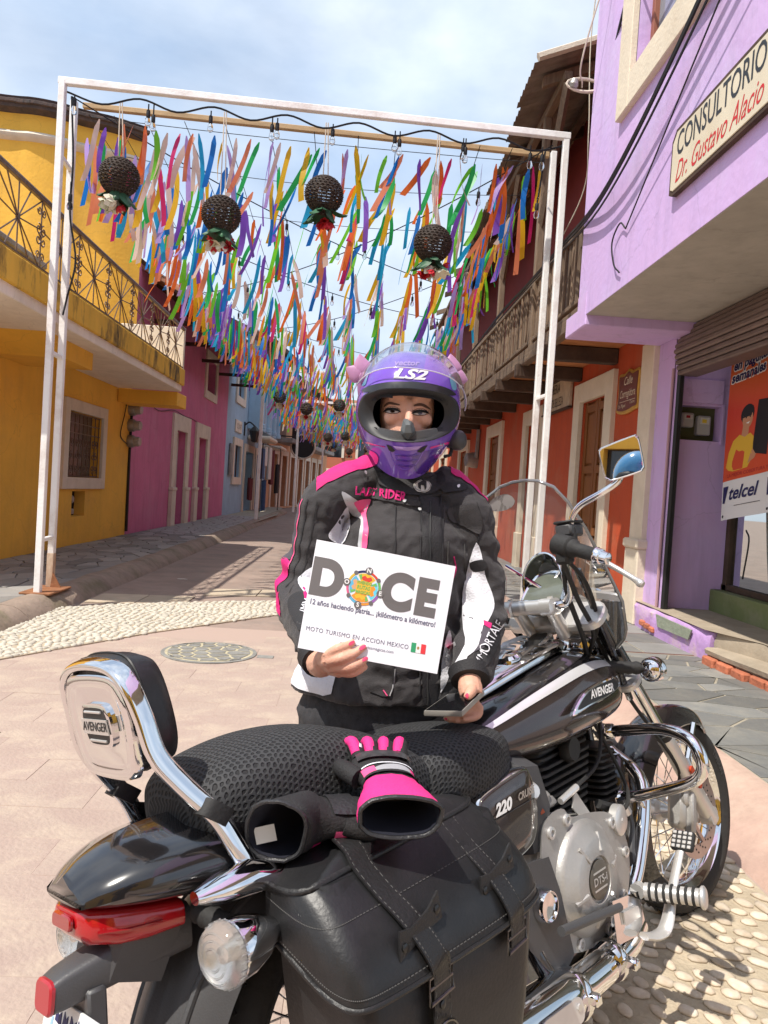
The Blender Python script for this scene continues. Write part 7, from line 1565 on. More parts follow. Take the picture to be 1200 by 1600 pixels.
# -- jacket
A=MB()
cx=lambda z:HIPC.x+.012+.085*(z-1.0)
torso(A,[(V((cx(.80),YB,.825)),.246,.168,0),(V((cx(.82),YB,.86)),.242,.166,0),(V((cx(.9),YB,.92)),.212,.155,0),(V((cx(1.0),YB,1.02)),.196,.146,0),(V((cx(1.1),YB,1.12)),.190,.148,0),(V((cx(1.2),YB,1.20)),.188,.150,0),(V((cx(1.25),YB,1.25)),.178,.140,0),(V((cx(1.28),YB+.005,1.285)),.155,.118,0),(V((cx(1.32),YB+.005,1.32)),.13,.105,0),(V((NK.x,YB+.005,1.345)),.112,.098,0),(V((NK.x,YB+.01,1.385)),.085,.085,0),(V((NK.x,YB+.01,1.41)),.078,.078,0)])
limb(A,[Pw(556,764,2.02),SHR,Pw(491,858,1.98),ELR,Pw(479,963,1.80),Pw(497,1023,1.635)],[.074,.058,.060,.060,.053,.041])
limb(A,[Pw(688,780,2.03),SHL,Pw(742,858,2.0),ELL,Pw(750,1000,1.90),Pw(735,1056,1.815)],[.072,.064,.061,.060,.056,.048])
def wrinkle(p,n):
    a=.0065*noise.noise(V((p.x*11,p.y*11,p.z*20+p.x*9)))+.0042*(.5-abs(noise.noise(V((p.x*24+p.z*9,p.y*16,p.z*26-p.x*12)))))*2+.0018*noise.noise(p*70)
    s=0
    for E_,rr_ in ((ELR,.13),(ELL,.13)):
        d=(p-E_).length
        if d<rr_*1.6: s+=.008*math.exp(-(d/rr_)**2)*math.sin(95*(p.z+.5*p.x)+5*noise.noise(p*9))
    z=p.z
    if .88<z<1.05 and abs(p.x-HIPC.x)<.22: s+=.005*math.sin(60*z+6*noise.noise(p*7))
    return a+s
limb(A,[Pw(600,740,2.03),Pw(572,751,2.03),SHR],[.048,.060,.056]); limb(A,[Pw(676,748,2.03),Pw(702,768,2.03),SHL],[.042,.054,.056])
jk=remesh(A,.0055,4,wrinkle,'jk'); TK_=bvh(jk); jo=part('jacket',jk,M_jkt,pl,180)
def jp(name,poly,m,off=.002,step=7,n=4,**k): return patch(name,poly,m,jo,TK_,off,step,n=n,**k)
# panels: shoulders, sleeves, chest inserts
def limb_panel(name,path,A,B,a0,a1,m,off=.003,par=None,nu=26,nv=12,endr=.35):
    """a sewn panel along a limb: points cast outwards from the limb's axis onto the jacket"""
    S=[V(p) for p in spline(path,12)]; A=V(A); B=V(B); mb=MB(); bad=set()
    for j in range(nv+1):
        for i in range(nu+1):
            f=i/nu*(len(S)-1.001); k=int(f); p=S[k].lerp(S[k+1],f-k); e=min(1,min(i,nu-i)/(nu*.12)+endr); am=(a0+a1)/2; an=am+(a1-a0)*(j/nv-.5)*e
            d=(A*math.cos(an)+B*math.sin(an)).normalized(); h,nn,_,_=TK_.ray_cast(p,d)
            if h is None or (h-p).length>.26: bad.add(len(mb.v)); mb.v.append(tuple(p)); continue
            mb.v.append(tuple(h+d*off))
    for j in range(nv):
        for i in range(nu):
            q_=(j*(nu+1)+i,j*(nu+1)+i+1,(j+1)*(nu+1)+i+1,(j+1)*(nu+1)+i)
            if not any(x in bad for x in q_): mb.f.append(q_); mb.m.append(0)
    return part(name,mb,m,par or jo,180)
M_char=mat('charcoal heather fabric',(.085,.075,.092),.85,var=.3,vs=60,bump=.3,bs=300)
limb_panel('shoulder_panel',[Pw(602,742,2.03),Pw(585,748,2.03),Pw(560,758,2.02),Pw(503,783,1.985),Pw(497,795,1.985)],(-.1,.15,1),(0,-1,0),-1.0,1.0,M_fux,endr=.6)
limb_panel('shoulder_panel',[Pw(684,768,2.03),Pw(705,784,2.02),Pw(738,803,2.0),Pw(746,820,2.0)],(.35,.15,1),(0,-1,0),-.9,.62,M_fux)
limb_panel('upper_sleeve_panel',[Pw(502,790,1.985),Pw(491,858,1.98),Pw(484,885,1.975)],(-1,0,.25),(0,-1,0),-.5,.62,M_char,.0025)
limb_panel('elbow_panel',[Pw(487,868,1.98),Pw(469,925,1.96),Pw(474,962,1.83)],(-1,0,0),(0,-1,0),-.7,.72,M_fux)
limb_panel('sleeve_piping',[Pw(503,788,1.985),Pw(491,858,1.98),Pw(480,895,1.97)],(-1,0,.25),(0,-1,0),.66,.72,M_pnk,.0035,nv=2,endr=1)
limb_panel('sleeve_piping',[Pw(742,815,2.0),Pw(742,858,2.0),Pw(752,925,1.98),Pw(751,965,1.94)],(1,0,.1),(0,-1,0),.16,.22,M_fux,.0035,nv=2,endr=1)
for a_,b_ in ((.95,1.0),(1.35,1.39)): limb_panel('sleeve_seam',[Pw(506,786,1.985),Pw(491,858,1.98),Pw(474,920,1.96)],(-1,0,.25),(0,-1,0),a_,b_,M_jk2,.0025,nv=2,endr=1)
jp('elbow_piping',[(432,925),(437,925),(437,950),(445,985),(440,982),(433,955)],M_fux,n=0)
jp('chest_insert',[(534,768),(560,783),(576,789),(571,806),(574,830),(571,855),(560,855),(562,832),(564,812),(552,806),(541,790)],M_sil)
jp('chest_insert',[(553,784),(576,779),(579,786),(573,803),(576,826),(574,856),(566,856),(568,826),(566,806),(560,797)],M_pnk,.0032)
jp('sleeve_insert',[(541,792),(545,800),(548,822),(536,850),(518,845),(513,835),(526,815)],M_wfb,.0025)
jp('forearm_insert',[(495,885),(478,892),(466,905),(470,920),(484,930),(488,905)],M_wfb,.0025)
jp('cuff_panel',[(472,918),(482,920),(484,935),(476,938)],M_fux,.003,n=0)
jp('forearm_panel',[(452,935),(470,925),(480,945),(470,985),(462,975),(452,955)],M_jk2,.002)
jp('sleeve_insert',[(744,847),(752,866),(758,897),(765,917),(771,936),(771,952),(763,970),(755,978),(747,1012),(731,1026),(727,1039),(715,1050),(711,1037),(727,1008),(725,985),(722,940),(725,911),(734,877)],M_wfb,.0025,n=2)
jp('cuff_panel',[(756,969),(768,974),(766,983),(756,977)],M_fux,.0035,n=0)
jp('forearm_panel',[(755,980),(768,984),(778,965),(781,985),(776,1015),(760,1040),(745,1050),(738,1040),(745,1010)],M_jk2,.002)
jp('forearm_stripe',[(756,978),(766,984),(756,1012),(740,1020),(747,1010)],M_char,.0035,n=0)
jp('adjuster_strap',[(735,880),(752,875),(760,882),(758,890),(740,893)],M_jk2,.004)
strip('sleeve_piping',[(709,870),(712,890),(707,905)],.0016,M_fux,jo,TK_)
strip('sleeve_seam',[(745,785),(752,810),(748,838),(742,870)],.0012,M_jk2,jo,TK_)
# front placket, collar, pockets
jp('collar',[(585,735),(610,745),(640,750),(668,748),(690,738),(694,760),(668,772),(640,774),(612,766),(590,752)],M_jk2,.006)
jp('placket',[(655,775),(690,772),(692,860),(690,960),(684,1060),(682,1120),(655,1120),(655,1000),(657,880)],M_jk2,.0035,n=0,step=9)
for xs in ((618,790,614,1070),(657,775,655,1115),(692,790,686,1110)): strip('seam',[(xs[0],xs[1]),((xs[0]+xs[2])/2+1,(xs[1]+xs[3])/2),(xs[2],xs[3])],.0016,M_jk2,jo,TK_,.003)
for xs in ((725,850,727,905),(700,846,698,900)): strip('stitch_line',[(xs[0],xs[1]),(xs[2],xs[3])],.0010,M_thr,jo,TK_,.002)
strip('zip',[(672,786),(671,860),(669,960),(667,1060),(668,1110)],.0022,M_fin,jo,TK_,.005)
strip('stitch_line',[(560,870),(590,872),(612,868)],.0010,M_thr,jo,TK_,.002)
jp('chest_flap',[(700,795),(740,790),(752,812),(748,835),(725,822),(703,815)],M_jkt,.005)
jp('chest_band',[(562,760),(632,778),(655,784),(655,791),(630,788),(600,782),(565,775)],M_jkt,.004)
jp('snap_tab',[(690,757),(725,757),(728,766),(695,770)],M_jk2,.006)
mbz=None
for a,b in ((569,740),(633,783),(716,762),(656,796)):
    jp('snap_button',[(a+2.6*math.cos(t),b+2.6*math.sin(t)) for t in [2*PI*k/10 for k in range(10)]],M_alu,.0075,3,n=0)
jp('badge',[(658+12.5*math.cos(t),761+10*math.sin(t)) for t in [2*PI*k/24 for k in range(24)]],mat('pale rubber badge',(.55,.54,.50),.5),.009,5,n=0)
jp('badge_figure',[(652,763),(652,756),(658,752),(664,756),(664,763),(661,768),(660,760),(656,760),(655,768)],M_jk2,.0105,3,n=0)
for sgn in (1,): strip('badge_ring',[(658+11*math.cos(t),761+8.7*math.sin(t)) for t in [2*PI*k/18 for k in range(19)]],.0007,M_jk2,jo,TK_,.0097,4,1)
limb_panel('hem_panel',[V((cx(.9)-.04,YB,.835)),V((cx(.9)-.04,YB,.955))],(-1,0,0),(0,-1,0),-.3,.95,M_wfb,.003,nu=14,nv=14,endr=.8)
if 0: jp('hem_panel',[(470,1012),(484,1016),(494,1040),(500,1060),(528,1066),(525,1084),(498,1080),(474,1072),(468,1040)],M_wfb,.003,n=2)
jp('side_panel',[(690,1030),(700,985),(706,1010),(703,1050),(690,1080),(687,1075)],M_wfb,.003)
jp('pocket_flap',[(700,1008),(712,1003),(714,1009),(702,1014)],M_sil,.003,n=0); jp('pocket_tab',[(696,1010),(710,1006),(708,1013),(700,1014)],M_pnk,.004,n=0)
strip('pocket_seam',[(617,1045),(615,1070),(609,1087)],.0016,M_sil,jo,TK_,.002); strip('pocket_pull',[(599,1078),(605,1087)],.0018,M_pnk,jo,TK_,.003); strip('pocket_seam',[(578,1080),(600,1088),(610,1087)],.0014,M_jk2,jo,TK_,.002)
text_on('LADY RIDER',18,(594,771),.13,M_fux,jo,TK_,bold=.03,sx=.82,off=.0065,bend=.0012)
text_on('IMMORTALE',19,(761,1008),-1.10,M_wfb,jo,TK_,bold=.0,sx=.78,off=.0065,shear=.15)
text_on('IMM',15,(478,948),-1.25,M_wfb,jo,TK_,bold=.0,sx=.8,off=.0045)
mb=MB(); mb.tube([WRR.lerp(Pw(494,1024,1.645),1.0),WRR.lerp(Pw(494,1026,1.64),.35)],[.042,.036],18); part('cuff',mb,M_jk2,jo,50)
mb=MB(); mb.tube([Pw(734,1050,1.82),Pw(735,1064,1.80)],[.054,.047],18); part('cuff',mb,M_jk2,jo,50)
# jean stitching and pocket seam
strip('stitching',[(462,1085),(458,1110),(457,1138)],.0008,M_thr,pl,TJ,.001)
# ---------------------------------------------------------------- helmet (worn: a part of the person)
M_hel=mat('glossy purple helmet shell',(.20,.088,.55),.13,coat=1,var=.06,vs=6)
M_hel2=mat('deep violet helmet graphic',(.085,.025,.30),.15,coat=1); M_cyan=mat('cyan helmet graphic',(.16,.48,.62),.2,coat=1); M_hpk=mat('hot pink helmet graphic',(.72,.03,.28),.2,coat=1); M_mau=mat('mauve satin bow',(.42,.20,.36),.5,var=.1,vs=12,sheen=.3); M_lav=mat('lavender helmet graphic',(.42,.26,.62),.2,coat=1)
HO=Pw(637,645,2.01); TILT=Matrix.Rotation(-.06,3,'X')@Matrix.Rotation(.05,3,'Y')
def hel(al,th,s=0):
    """al azimuth from the front (0) to her left (+), th polar angle from the crown"""
    k=max(0,(th-PI/2)/.9); x=math.sin(al); y=-math.cos(al)
    sn=abs(math.sin(min(th,PI/2)))**.86 if th<PI/2 else 1-.30*k**2.0
    fx=.138*(1-.17*k**1.8); fy=.162 if y<0 else .150
    y_=fy*y*(1+(.10*k if y<0 else -.1*k)); zz=.158*math.cos(th) if th<PI/2 else -.135*k*(1+.06*max(0,-y))
    e=.80; X=math.copysign(abs(x)**e,x); Y=math.copysign(abs(y)**e,y); nrm=(abs(X)**2.3+abs(Y)**2.3)**(1/2.3)
    return HO+TILT@V(((fx+s)*X/nrm*sn,(y_/max(1e-4,abs(y)) if abs(y)>1e-4 else fy)*abs(Y)/nrm*sn*(1+s/.15),zz*(1+s/.15)+.0))
NA,NT=150,80
THM=lambda al:PI/2+.9*(1.28-.34*(1-math.cos(al))/2*1.2)
mb=MB()
for j in range(NT+1):
    for i in range(NA): al=2*PI*i/NA-PI; mb.v.append(tuple(hel(al,.012+(THM(al)-.012)*j/NT)))
for j in range(NT):
    for i in range(NA): mb.f.append((j*NA+i,j*NA+(i+1)%NA,(j+1)*NA+(i+1)%NA,(j+1)*NA+i)); mb.m.append(0)
THt=bvh(mb)
PORT=[(568,622),(580,614),(600,609),(637,608),(675,612),(700,619),(712,630),(715,650),(708,668),(692,680),(668,688),(637,690),(605,687),(580,677),(566,662),(562,642)]
PORTs=[tuple(p) for p in spline(PORT,4,True)]
def pj(p):
    c=CR.transposed()@(V(p)-CP); return (600+1180*c.x/-c.z,800-1180*c.y/-c.z)
cen=lambda f:sum((V(mb.v[i]) for i in f),V((0,0,0)))/len(f)
keep=[]
for f in mb.f:
    c=cen(f)
    if c.y<HO.y-.02 and inpoly(*pj(c),PORTs): continue
    keep.append(f)
mb.f=keep; mb.m=[0]*len(keep)
he=part('helmet',mb,M_hel,pl,180)
mb=MB()
for j in range(41):
    for i in range(60): al=2*PI*i/60-PI; mb.v.append(tuple(hel(al,.05+(THM(al)-.05)*j/40,-.012)))
for j in range(40):
    for i in range(60):
        f=(j*60+i,j*60+(i+1)%60,(j+1)*60+(i+1)%60,(j+1)*60+i); c=sum((V(mb.v[k]) for k in f),V((0,0,0)))/4
        if c.y<HO.y-.02 and inpoly(*pj(c),[(637+(x-637)*.86,650+(y-650)*.74) for x,y in PORTs]): continue
        mb.f.append(f); mb.m.append(0)
M_pad=mat('black helmet lining',(.014,.014,.018),.85,bump=.3,bs=120)
li=part('lining',mb,M_pad,he,180)
def onshell(px,py,off):
    d=ray(px,py).normalized(); h,nn,_,_=THt.ray_cast(CP,d)
    if nn.dot(d)>0: nn=-nn
    return h+nn*off
# rim of the eye port: a gasket running from the shell inwards
mb=MB(); rings=[]
for s,off in ((1.03,.0015),(1.0,.004),(.975,.003),(.93,-.010),(.88,-.022)): rings.append([tuple(onshell(637+(x-637)*s,650+(y-650)*(s if s>=1 else s-.02*(y<640)*(1-s)*10),off)) for x,y in PORTs])
mb.loft(rings,False); part('port_gasket',mb,mat('matt black gasket',(.02,.02,.022),.5),he,60)
# breath deflector with nose piece
mb=MB(); rings=[]
for k in range(17):
    u=-1+k/8; x=637+u*52; yb=688-9*u*u; yt=676-3*u*u-2*abs(u); rings.append([tuple(onshell(x,yb,-.008)),tuple(onshell(x,yt,-.014)),tuple(onshell(x,yt,-.024)),tuple(onshell(x,yb,-.024))])
mb.loft(rings); part('breath_deflector',mb,M_dgr,he,30)
mb=MB(); c=onshell(637,673,-.004); f=lambda x,y,o:tuple(onshell(x,y,o))
mb.v=[f(630,655,-.018),f(637,651,-.016),f(645,655,-.018),f(625,672,-.012),f(634,664,.002),f(641,664,.002),f(650,672,-.012),f(632,676,.004),f(643,676,.004),f(637,688,-.004),f(626,680,-.012),f(649,680,-.012)]
mb.f=[(0,1,4),(1,5,4),(1,2,5),(0,4,3),(2,6,5),(3,4,7),(4,5,8,7),(5,6,8),(3,7,10),(6,11,8),(7,8,9),(7,9,10),(8,11,9)]; mb.m=[0]*13
part('nose_guard',mb,mat('grey rubber nose guard',(.10,.11,.115),.4),he,None)
def hp_(name,poly,m,off=.0012,step=6,n=4): return patch(name,poly,m,he,THt,off,step,n=n)
hp_('brow_plate',[(566,611),(580,603),(605,598),(637,597),(672,600),(700,608),(711,617),(700,618),(675,611),(637,607),(600,608),(580,613)],mat('black brow plate',(.015,.015,.017),.35,coat=.5),.003)
text_on('LS2',21,(639,586),.05,M_wht,he,THt,bold=.035,sx=1.65,off=.002,shear=.35)
text_on('vector',12,(635,568),.02,M_lav,he,THt,bold=.02,sx=1.2,off=.002,shear=.2)
hp_('graphic',[(555,685),(575,690),(600,697),(603,699),(575,694),(556,690)],M_hpk,.0016,4,0); hp_('graphic',[(672,698),(700,690),(716,681),(716,684),(700,694),(672,701)],M_hpk,.0016,4,0)
hp_('graphic',[(563,690),(575,700),(583,722),(590,735),(580,728),(570,712)],M_cyan,.0014,5); hp_('graphic',[(716,680),(706,700),(692,722),(700,716),(710,702)],M_cyan,.0014,5)
hp_('graphic',[(570,703),(585,706),(592,716),(586,730),(577,722)],M_hpk,.0018,5)
hp_('graphic',[(645,712),(665,705),(690,702),(685,722),(665,738),(650,738)],M_hel2,.0012,6)
hp_('graphic',[(562,600),(568,580),(580,565),(600,553),(590,566),(577,585),(571,602)],M_cyan,.0014,5); hp_('graphic',[(706,608),(700,585),(690,568),(676,557),(694,563),(706,580),(713,606)],M_cyan,.0014,5)
for a in (573,577): hp_('dot',[(a+1.4*math.cos(t),695+1.4*math.sin(t)) for t in [k*.9 for k in range(7)]],M_cyan,.002,2,0)
for a in (688,692): hp_('dot',[(a+1.4*math.cos(t),694+1.4*math.sin(t)) for t in [k*.9 for k in range(7)]],M_cyan,.002,2,0)
hp_('chin_trim',[(575,722),(590,735),(612,743),(640,745),(668,741),(690,730),(702,716),(700,724),(688,738),(666,748),(640,751),(612,749),(588,741)],M_hpk,.0022,5)
mb=MB()
for poly in ([(604,694),(612,697),(618,704),(613,706),(608,703)],[(668,695),(660,698),(651,705),(657,707),(662,704)]): hp_('chin_vent',poly,M_fin,.002,4,0)
hp_('vent_inlay',[(614,696),(637,698),(660,696),(652,702),(637,704),(620,702)],M_lav,.0024,4,0)
for yy in (710,718,726): strip('vent_slot',[(618+(yy-710)*.3,yy),(636,yy+2),(654-(yy-710)*.3,yy)],.0022,M_hel2,he,THt,.001,6)
strip('chin_ridge',[(606,697),(616,722),(632,734),(650,724),(664,700)],.0018,M_hel,he,THt,.0005,6)
# raised clear visor over the brow
M_vis=bpy.data.materials.new('clear visor'); M_vis.use_nodes=True; t_=M_vis.node_tree; t_.nodes.clear(); o_=t_.nodes.new('ShaderNodeOutputMaterial'); tr=t_.nodes.new('ShaderNodeBsdfTransparent'); tr.inputs[0].default_value=(.90,.90,.94,1); gl=t_.nodes.new('ShaderNodeBsdfGlossy'); gl.inputs['Roughness'].default_value=.04; lw=t_.nodes.new('ShaderNodeLayerWeight'); lw.inputs[0].default_value=.42; mi=t_.nodes.new('ShaderNodeMixShader'); 
t_.links.new(lw.outputs['Facing'],mi.inputs[0]); t_.links.new(tr.outputs[0],mi.inputs[1]); t_.links.new(gl.outputs[0],mi.inputs[2]); t_.links.new(mi.outputs[0],o_.inputs[0])
def vis(u,v):
    al=-1.55+3.1*u; th=.18+.92*v+.34*abs(al/1.55)**2.2*(1-.0*v); p=hel(al,th,.013+.008*math.cos(al)); return tuple(p)
mb=MB(); mb.grid(vis,48,20); vo=part('visor',mb,M_vis,he,180)
mb=MB(); mb.tube([vis(k/48,1) for k in range(49)],.0016,6); mb.tube([vis(k/48,0) for k in range(49)],.0014,6); part('visor_edge',mb,mat('clear edge',(.65,.62,.72),.1,metal=.3),vo,60)
for a,b in ((562,600),(709,608)): hp_('visor_screw',[(a+2.6*math.cos(t),b+2.6*math.sin(t)) for t in [k*.63 for k in range(10)]],M_alu,.019,3,0)
# bows on both sides
def lobe(c,tip,w_,M_): 
    c=V(c);tip=V(tip); d=tip-c; n=V((0,-1,0)); s=d.cross(n).normalized(); mb=MB()
    mb.loft([[tuple(c+d*t+s*(w_*wt*math.cos(a))+n*(w_*.32*wt*math.sin(a))) for a in [2*PI*k/12 for k in range(12)]] for t,wt in ((0,.3),(.25,.95),(.4,1),(.6,.78),(.8,.46),(1,.05))]); return mb
for (kx,ky),l1,l2 in (((569,590),(562,553),(541,574)),((708,590),(704,553),(731,594))):
    Yk=1.99; mb=lobe(Pw(kx,ky,Yk),Pw(*l1,Yk),.026,M_mau); bo_=part('bow',mb,M_mau,he,60); mb=lobe(Pw(kx,ky,Yk),Pw(*l2,Yk),.026,M_mau); part('bow_lobe',mb,M_mau,bo_,60)
    mb=MB(); mb.sphere(Pw(kx,ky,Yk-.01),(.014,.012,.016),12,8); part('bow_knot',mb,M_mau,bo_,60)
    sx=-1 if kx<637 else 1; mb=lobe(Pw(kx,ky,Yk),Pw(kx+sx*8,ky+34,Yk),.013,M_mau); part('bow_tail',mb,M_mau,bo_,60)
# intercom
ic=Pw(713,688,1.96); mb=MB(); mb.lathe([(.0,.022),(.020,.020),(.026,.012),(.027,.0),(.022,-.02)],ic,(.75,-.6,0),22,cap=False); part('intercom',mb,M_dgr,he,50); mb=MB(); mb.tube([ic+V((-.01,0,-.02)),ic+V((-.015,-.01,-.04)),ic+V((-.03,-.02,-.045))],.005,6); part('intercom_cable',mb,M_rub,he)
# ---------------------------------------------------------------- the printed sheet
TLp,TRp,BRp,BLp=Pw(495,843,1.555),Pw(712,885,1.56),Pw(683,1053,1.50),Pw(465,1012,1.50)
def sh(u,v,d=0):
    p=(TLp*(1-u)+TRp*u)*v+(BLp*(1-u)+BRp*u)*(1-v); return p+V((0,-1,.15))*(d+.010*math.sin(PI*u)*(.4+.6*v))
pp=thing('printed_sheet','white printed sheet reading DOCE held up by the rider','paper',sh(.5,0))
mb=MB(); mb.grid(lambda u,v:tuple(sh(u,v)),24,18); mb.grid(lambda u,v:tuple(sh(u,v,-.0006)),24,18); part('sheet',mb,mat('white paper',(.76,.77,.82),.75,var=.02,vs=3),pp,60)
SW,SH=(TRp-TLp).length,(TLp-BLp).length
M_gpr=mat('dark grey print',(.13,.12,.12),.6); M_gp2=mat('slate print',(.13,.13,.19),.6)
def ptext(txt,size,u,v,m,bold=0,sx=1,align='CENTER',space=1,d=.0006,rot=0):
    t=text_mb(txt,size,(0,0,0),(1,0,0),(0,1,0),0,align,0,bold,sx,res=10 if size>.03 else 3,space=space); mb=MB(); cr,sr=math.cos(rot),math.sin(rot); mb.add([tuple(sh(u+(x*cr-y*sr)/SW,v+(x*sr+y*cr)/SH,d)) for x,y,z in t.v],t.f); return part('lettering',mb,m,pp)
def pfill(name,pts,m,d=.0006): 
    mb=MB(); mb.add([tuple(sh(u,v,d)) for u,v in pts],[tuple(range(len(pts)))]); return part(name,mb,m,pp)
def px2uv(x,y):
    a=V((495,843));b=V((712,885));c=V((465,1012)); e=b-a; f=c-a; d=V((x,y))-a; det=e.x*f.y-e.y*f.x; return ((d.x*f.y-d.y*f.x)/det,1-(e.x*d.y-e.y*d.x)/det)
def letter(t,x,y,hpx,sx,bold):
    u,v=px2uv(x,y); return ptext(t,hpx/1180*1.53*1.40,u,v,M_gpr,bold,sx)
letter('D',510,907,54,.92,.006); letter('C',619,929,54,.92,.006); letter('E',664,938,54,.88,.006)
# compass wheel with coloured wedges between D and C
cu,cv=px2uv(567,920); RU=29.5/1180*1.53
def cc(a,r): return (cu+r*math.cos(a)/SW,cv+r*math.sin(a)/SH)
def ringp(name,r,m,d,n=28): return pfill(name,[cc(2*PI*k/n,r) for k in range(n)],m,d)
ringp('wheel_rim',RU*.92,M_gpr,.0006); ringp('wheel_ring',RU*.80,mat('pale ring print',(.62,.66,.70),.6),.0008)
wc=[('red',(.60,.05,.03)),('orange',(.75,.27,.03)),('yellow',(.75,.55,.05)),('green',(.14,.42,.10)),('sky',(.10,.40,.60)),('navy',(.05,.12,.38)),('purple',(.28,.10,.38)),('rose',(.62,.10,.22))]
for k in range(8):
    a0=2*PI*k/8-.16; n_,c=wc[(k*5+3)%8]; pfill('wheel_segment',[cc(a0+.06+(PI/4-.12)*j/5,RU*.93) for j in range(6)]+[cc(a0+.06+(PI/4-.12)*j/5,RU*.82) for j in range(5,-1,-1)],mat(n_+' print',c,.6),.001)
scenes=[(0,'cyan print',(.12,.55,.70),'orange print',(.75,.27,.03)),(1,'yellow print',(.75,.55,.05),'red print',(.60,.05,.03)),(2,'sky print',(.10,.40,.60),'tan print',(.60,.33,.16)),(3,'orange print',(.75,.27,.03),'yellow print',(.75,.55,.05))]
for k,a_,c1,b_,c2 in scenes:
    am=k*PI/2-.16; pfill('wheel_scene',[cc(am+(-.70+1.4*j/6),RU*.77) for j in range(7)]+[cc(am+(.70-1.4*j/6),RU*.36) for j in range(7)],mat(a_,c1,.6),.001)
    pfill('wheel_scene',[cc(am-.55,RU*.62),cc(am-.3,RU*.70),cc(am-.05,RU*.56),cc(am+.2,RU*.66),cc(am+.5,RU*.58),cc(am+.45,RU*.42),cc(am-.45,RU*.42)],mat(b_,c2,.6),.0012)
    pfill('wheel_scene',[cc(am+.45,RU*.74),cc(am+.68,RU*.72),cc(am+.66,RU*.45),cc(am+.5,RU*.5)],mat('green print',(.14,.42,.10),.6),.0013)
for k in range(8):
    a=PI/2-k*PI/4-.16; big=k%2==0; q_=cc(a,RU*(.95 if big else .90)); rr_=.0078 if big else .0045; pfill('wheel_mark',[(q_[0]+rr_*math.cos(b)/SW,q_[1]+rr_*math.sin(b)/SH) for b in [2*PI*j/12 for j in range(12)]],M_gpr,.0014)
    if big: ptext('NESO'[k//2],.0125,*q_,M_wpr,.0004,d=.002)
s_=RU*.40; pfill('wheel_panel',[(cu-s_/SW,cv-s_*.85/SH),(cu+s_/SW,cv-s_*.85/SH),(cu+s_/SW,cv+s_*.85/SH),(cu-s_/SW,cv+s_*.85/SH)],M_ypr,.0014)
for i,t in enumerate(('VIVIENDO','RUTAS','MAGICAS')): ptext(t,.0085 if i!=1 else .011,cu,cv+(.0095-.0095*i)/SH,mat('green print',(.14,.42,.10),.6),.0002,.8,d=.0018)
u,v=px2uv(579,959); ptext('12 años haciendo patria... ¡kilómetro a kilómetro!',.0152,u+.01,v,M_gp2,.0003,.87)
u,v=px2uv(560,998); ptext('MOTO TURISMO EN ACCION MEXICO',.0125,u-.012,v,M_gp2,0,.92,space=1.1)
u,v=px2uv(572,1012); ptext('www.viviendorutasmagicas.com',.0088,u,v,M_gp2,0,1.0)
for k,c in enumerate((mat('flag green print',(.03,.30,.13),.6),M_wpr,mat('flag red print',(.66,.04,.05),.6))):
    x0=642+k*7.6; a=[px2uv(x0,1005+k*1.4),px2uv(x0+7.6,1006.4+k*1.4),px2uv(x0+5.7,1021+k*1.4),px2uv(x0-1.9,1019.6+k*1.4)]; pfill('flag_band',a,c,.0007)
a=px2uv(652,1014); pfill('flag_emblem',[(a[0]+.0026*math.cos(b)/SW,a[1]+.0032*math.sin(b)/SH) for b in [k*.7 for k in range(9)]],mat('bronze print',(.35,.22,.08),.6),.001)
# creases printed at the edge of the last letter
# ---------------------------------------------------------------- phone
ph_=thing('mobile_phone','dark mobile phone with a pale metal edge held low by the rider beside the tank','phone',Pw(710,1105,1.74))
c0,c1,c2,c3=Pw(662,1115,1.70),Pw(722,1116,1.67),Pw(757,1082,1.765),Pw(700,1088,1.80)
def quadbox(mb,q,h0,h1): n_=(q[1]-q[0]).cross(q[3]-q[0]).normalized(); n_=n_ if n_.z>0 else -n_; P=[]; ctr=sum(q,V((0,0,0)))/4; r=[p.lerp(ctr,.02) for p in q]; mb.loft([[tuple(p+n_*h0) for p in r],[tuple(p+n_*(h0*.6+h1*.4)) for p in q],[tuple(p+n_*h1) for p in r]])
mb=MB(); quadbox(mb,[c0,c1,c2,c3],-.006,.006); part('case',mb,mat('pale phone edge',(.42,.40,.36),.35,metal=.4),ph_,30)
mb=MB(); ctr=(c0+c1+c2+c3)/4; quadbox(mb,[p.lerp(ctr,.05) for p in (c0,c1,c2,c3)],.003,.0068); part('screen',mb,mat('black phone screen',(.006,.006,.007),.12,spec=.3),ph_,30)
# ---------------------------------------------------------------- gloves
def glove(lab,cuff,axis,up,rx,ry,L,mats_,fingers,tagmat,loc):
    ax=V(axis).normalized(); u=V(up); u=(u-ax*u.dot(ax)).normalized(); s=ax.cross(u).normalized()
    g=thing('glove',lab,'glove',loc,'riding gloves on the seat')
    return g,ax,u,s
M_gbk=mat('black glove fabric',(.020,.019,.020),.75,var=.2,vs=20,bump=.3,bs=250); M_gpk=mat('hot pink glove fabric',(.78,.03,.22),.7,var=.1,vs=14,bump=.3,bs=300); M_gsl=mat('grey glove fabric',(.34,.34,.36),.6,var=.15,vs=14); M_glt=mat('glove leather',(.028,.028,.03),.4,bump=.3,bs=120); M_lin=mat('navy glove lining',(.010,.011,.02),.9); M_carb=mat('carbon knuckle guard',(.10,.10,.105),.3,metal=.5,var=.5,vs=60); M_tagl=mat('white care label',(.66,.65,.60),.7)
def gring(c,ax,s,u,rx,ry,n=36,e=.85):
    o=[]
    for a in [2*PI*k/n for k in range(n)]:
        d=s*sup(a,e)[0]+u*sup(a,e)[1]; f=1+.11*noise.noise((c+d*.03)*26)+.05*noise.noise((c+d*.05)*70); o.append(tuple(c+s*(rx*f*sup(a,e)[0])+u*(ry*f*sup(a,e)[1])))
    return o
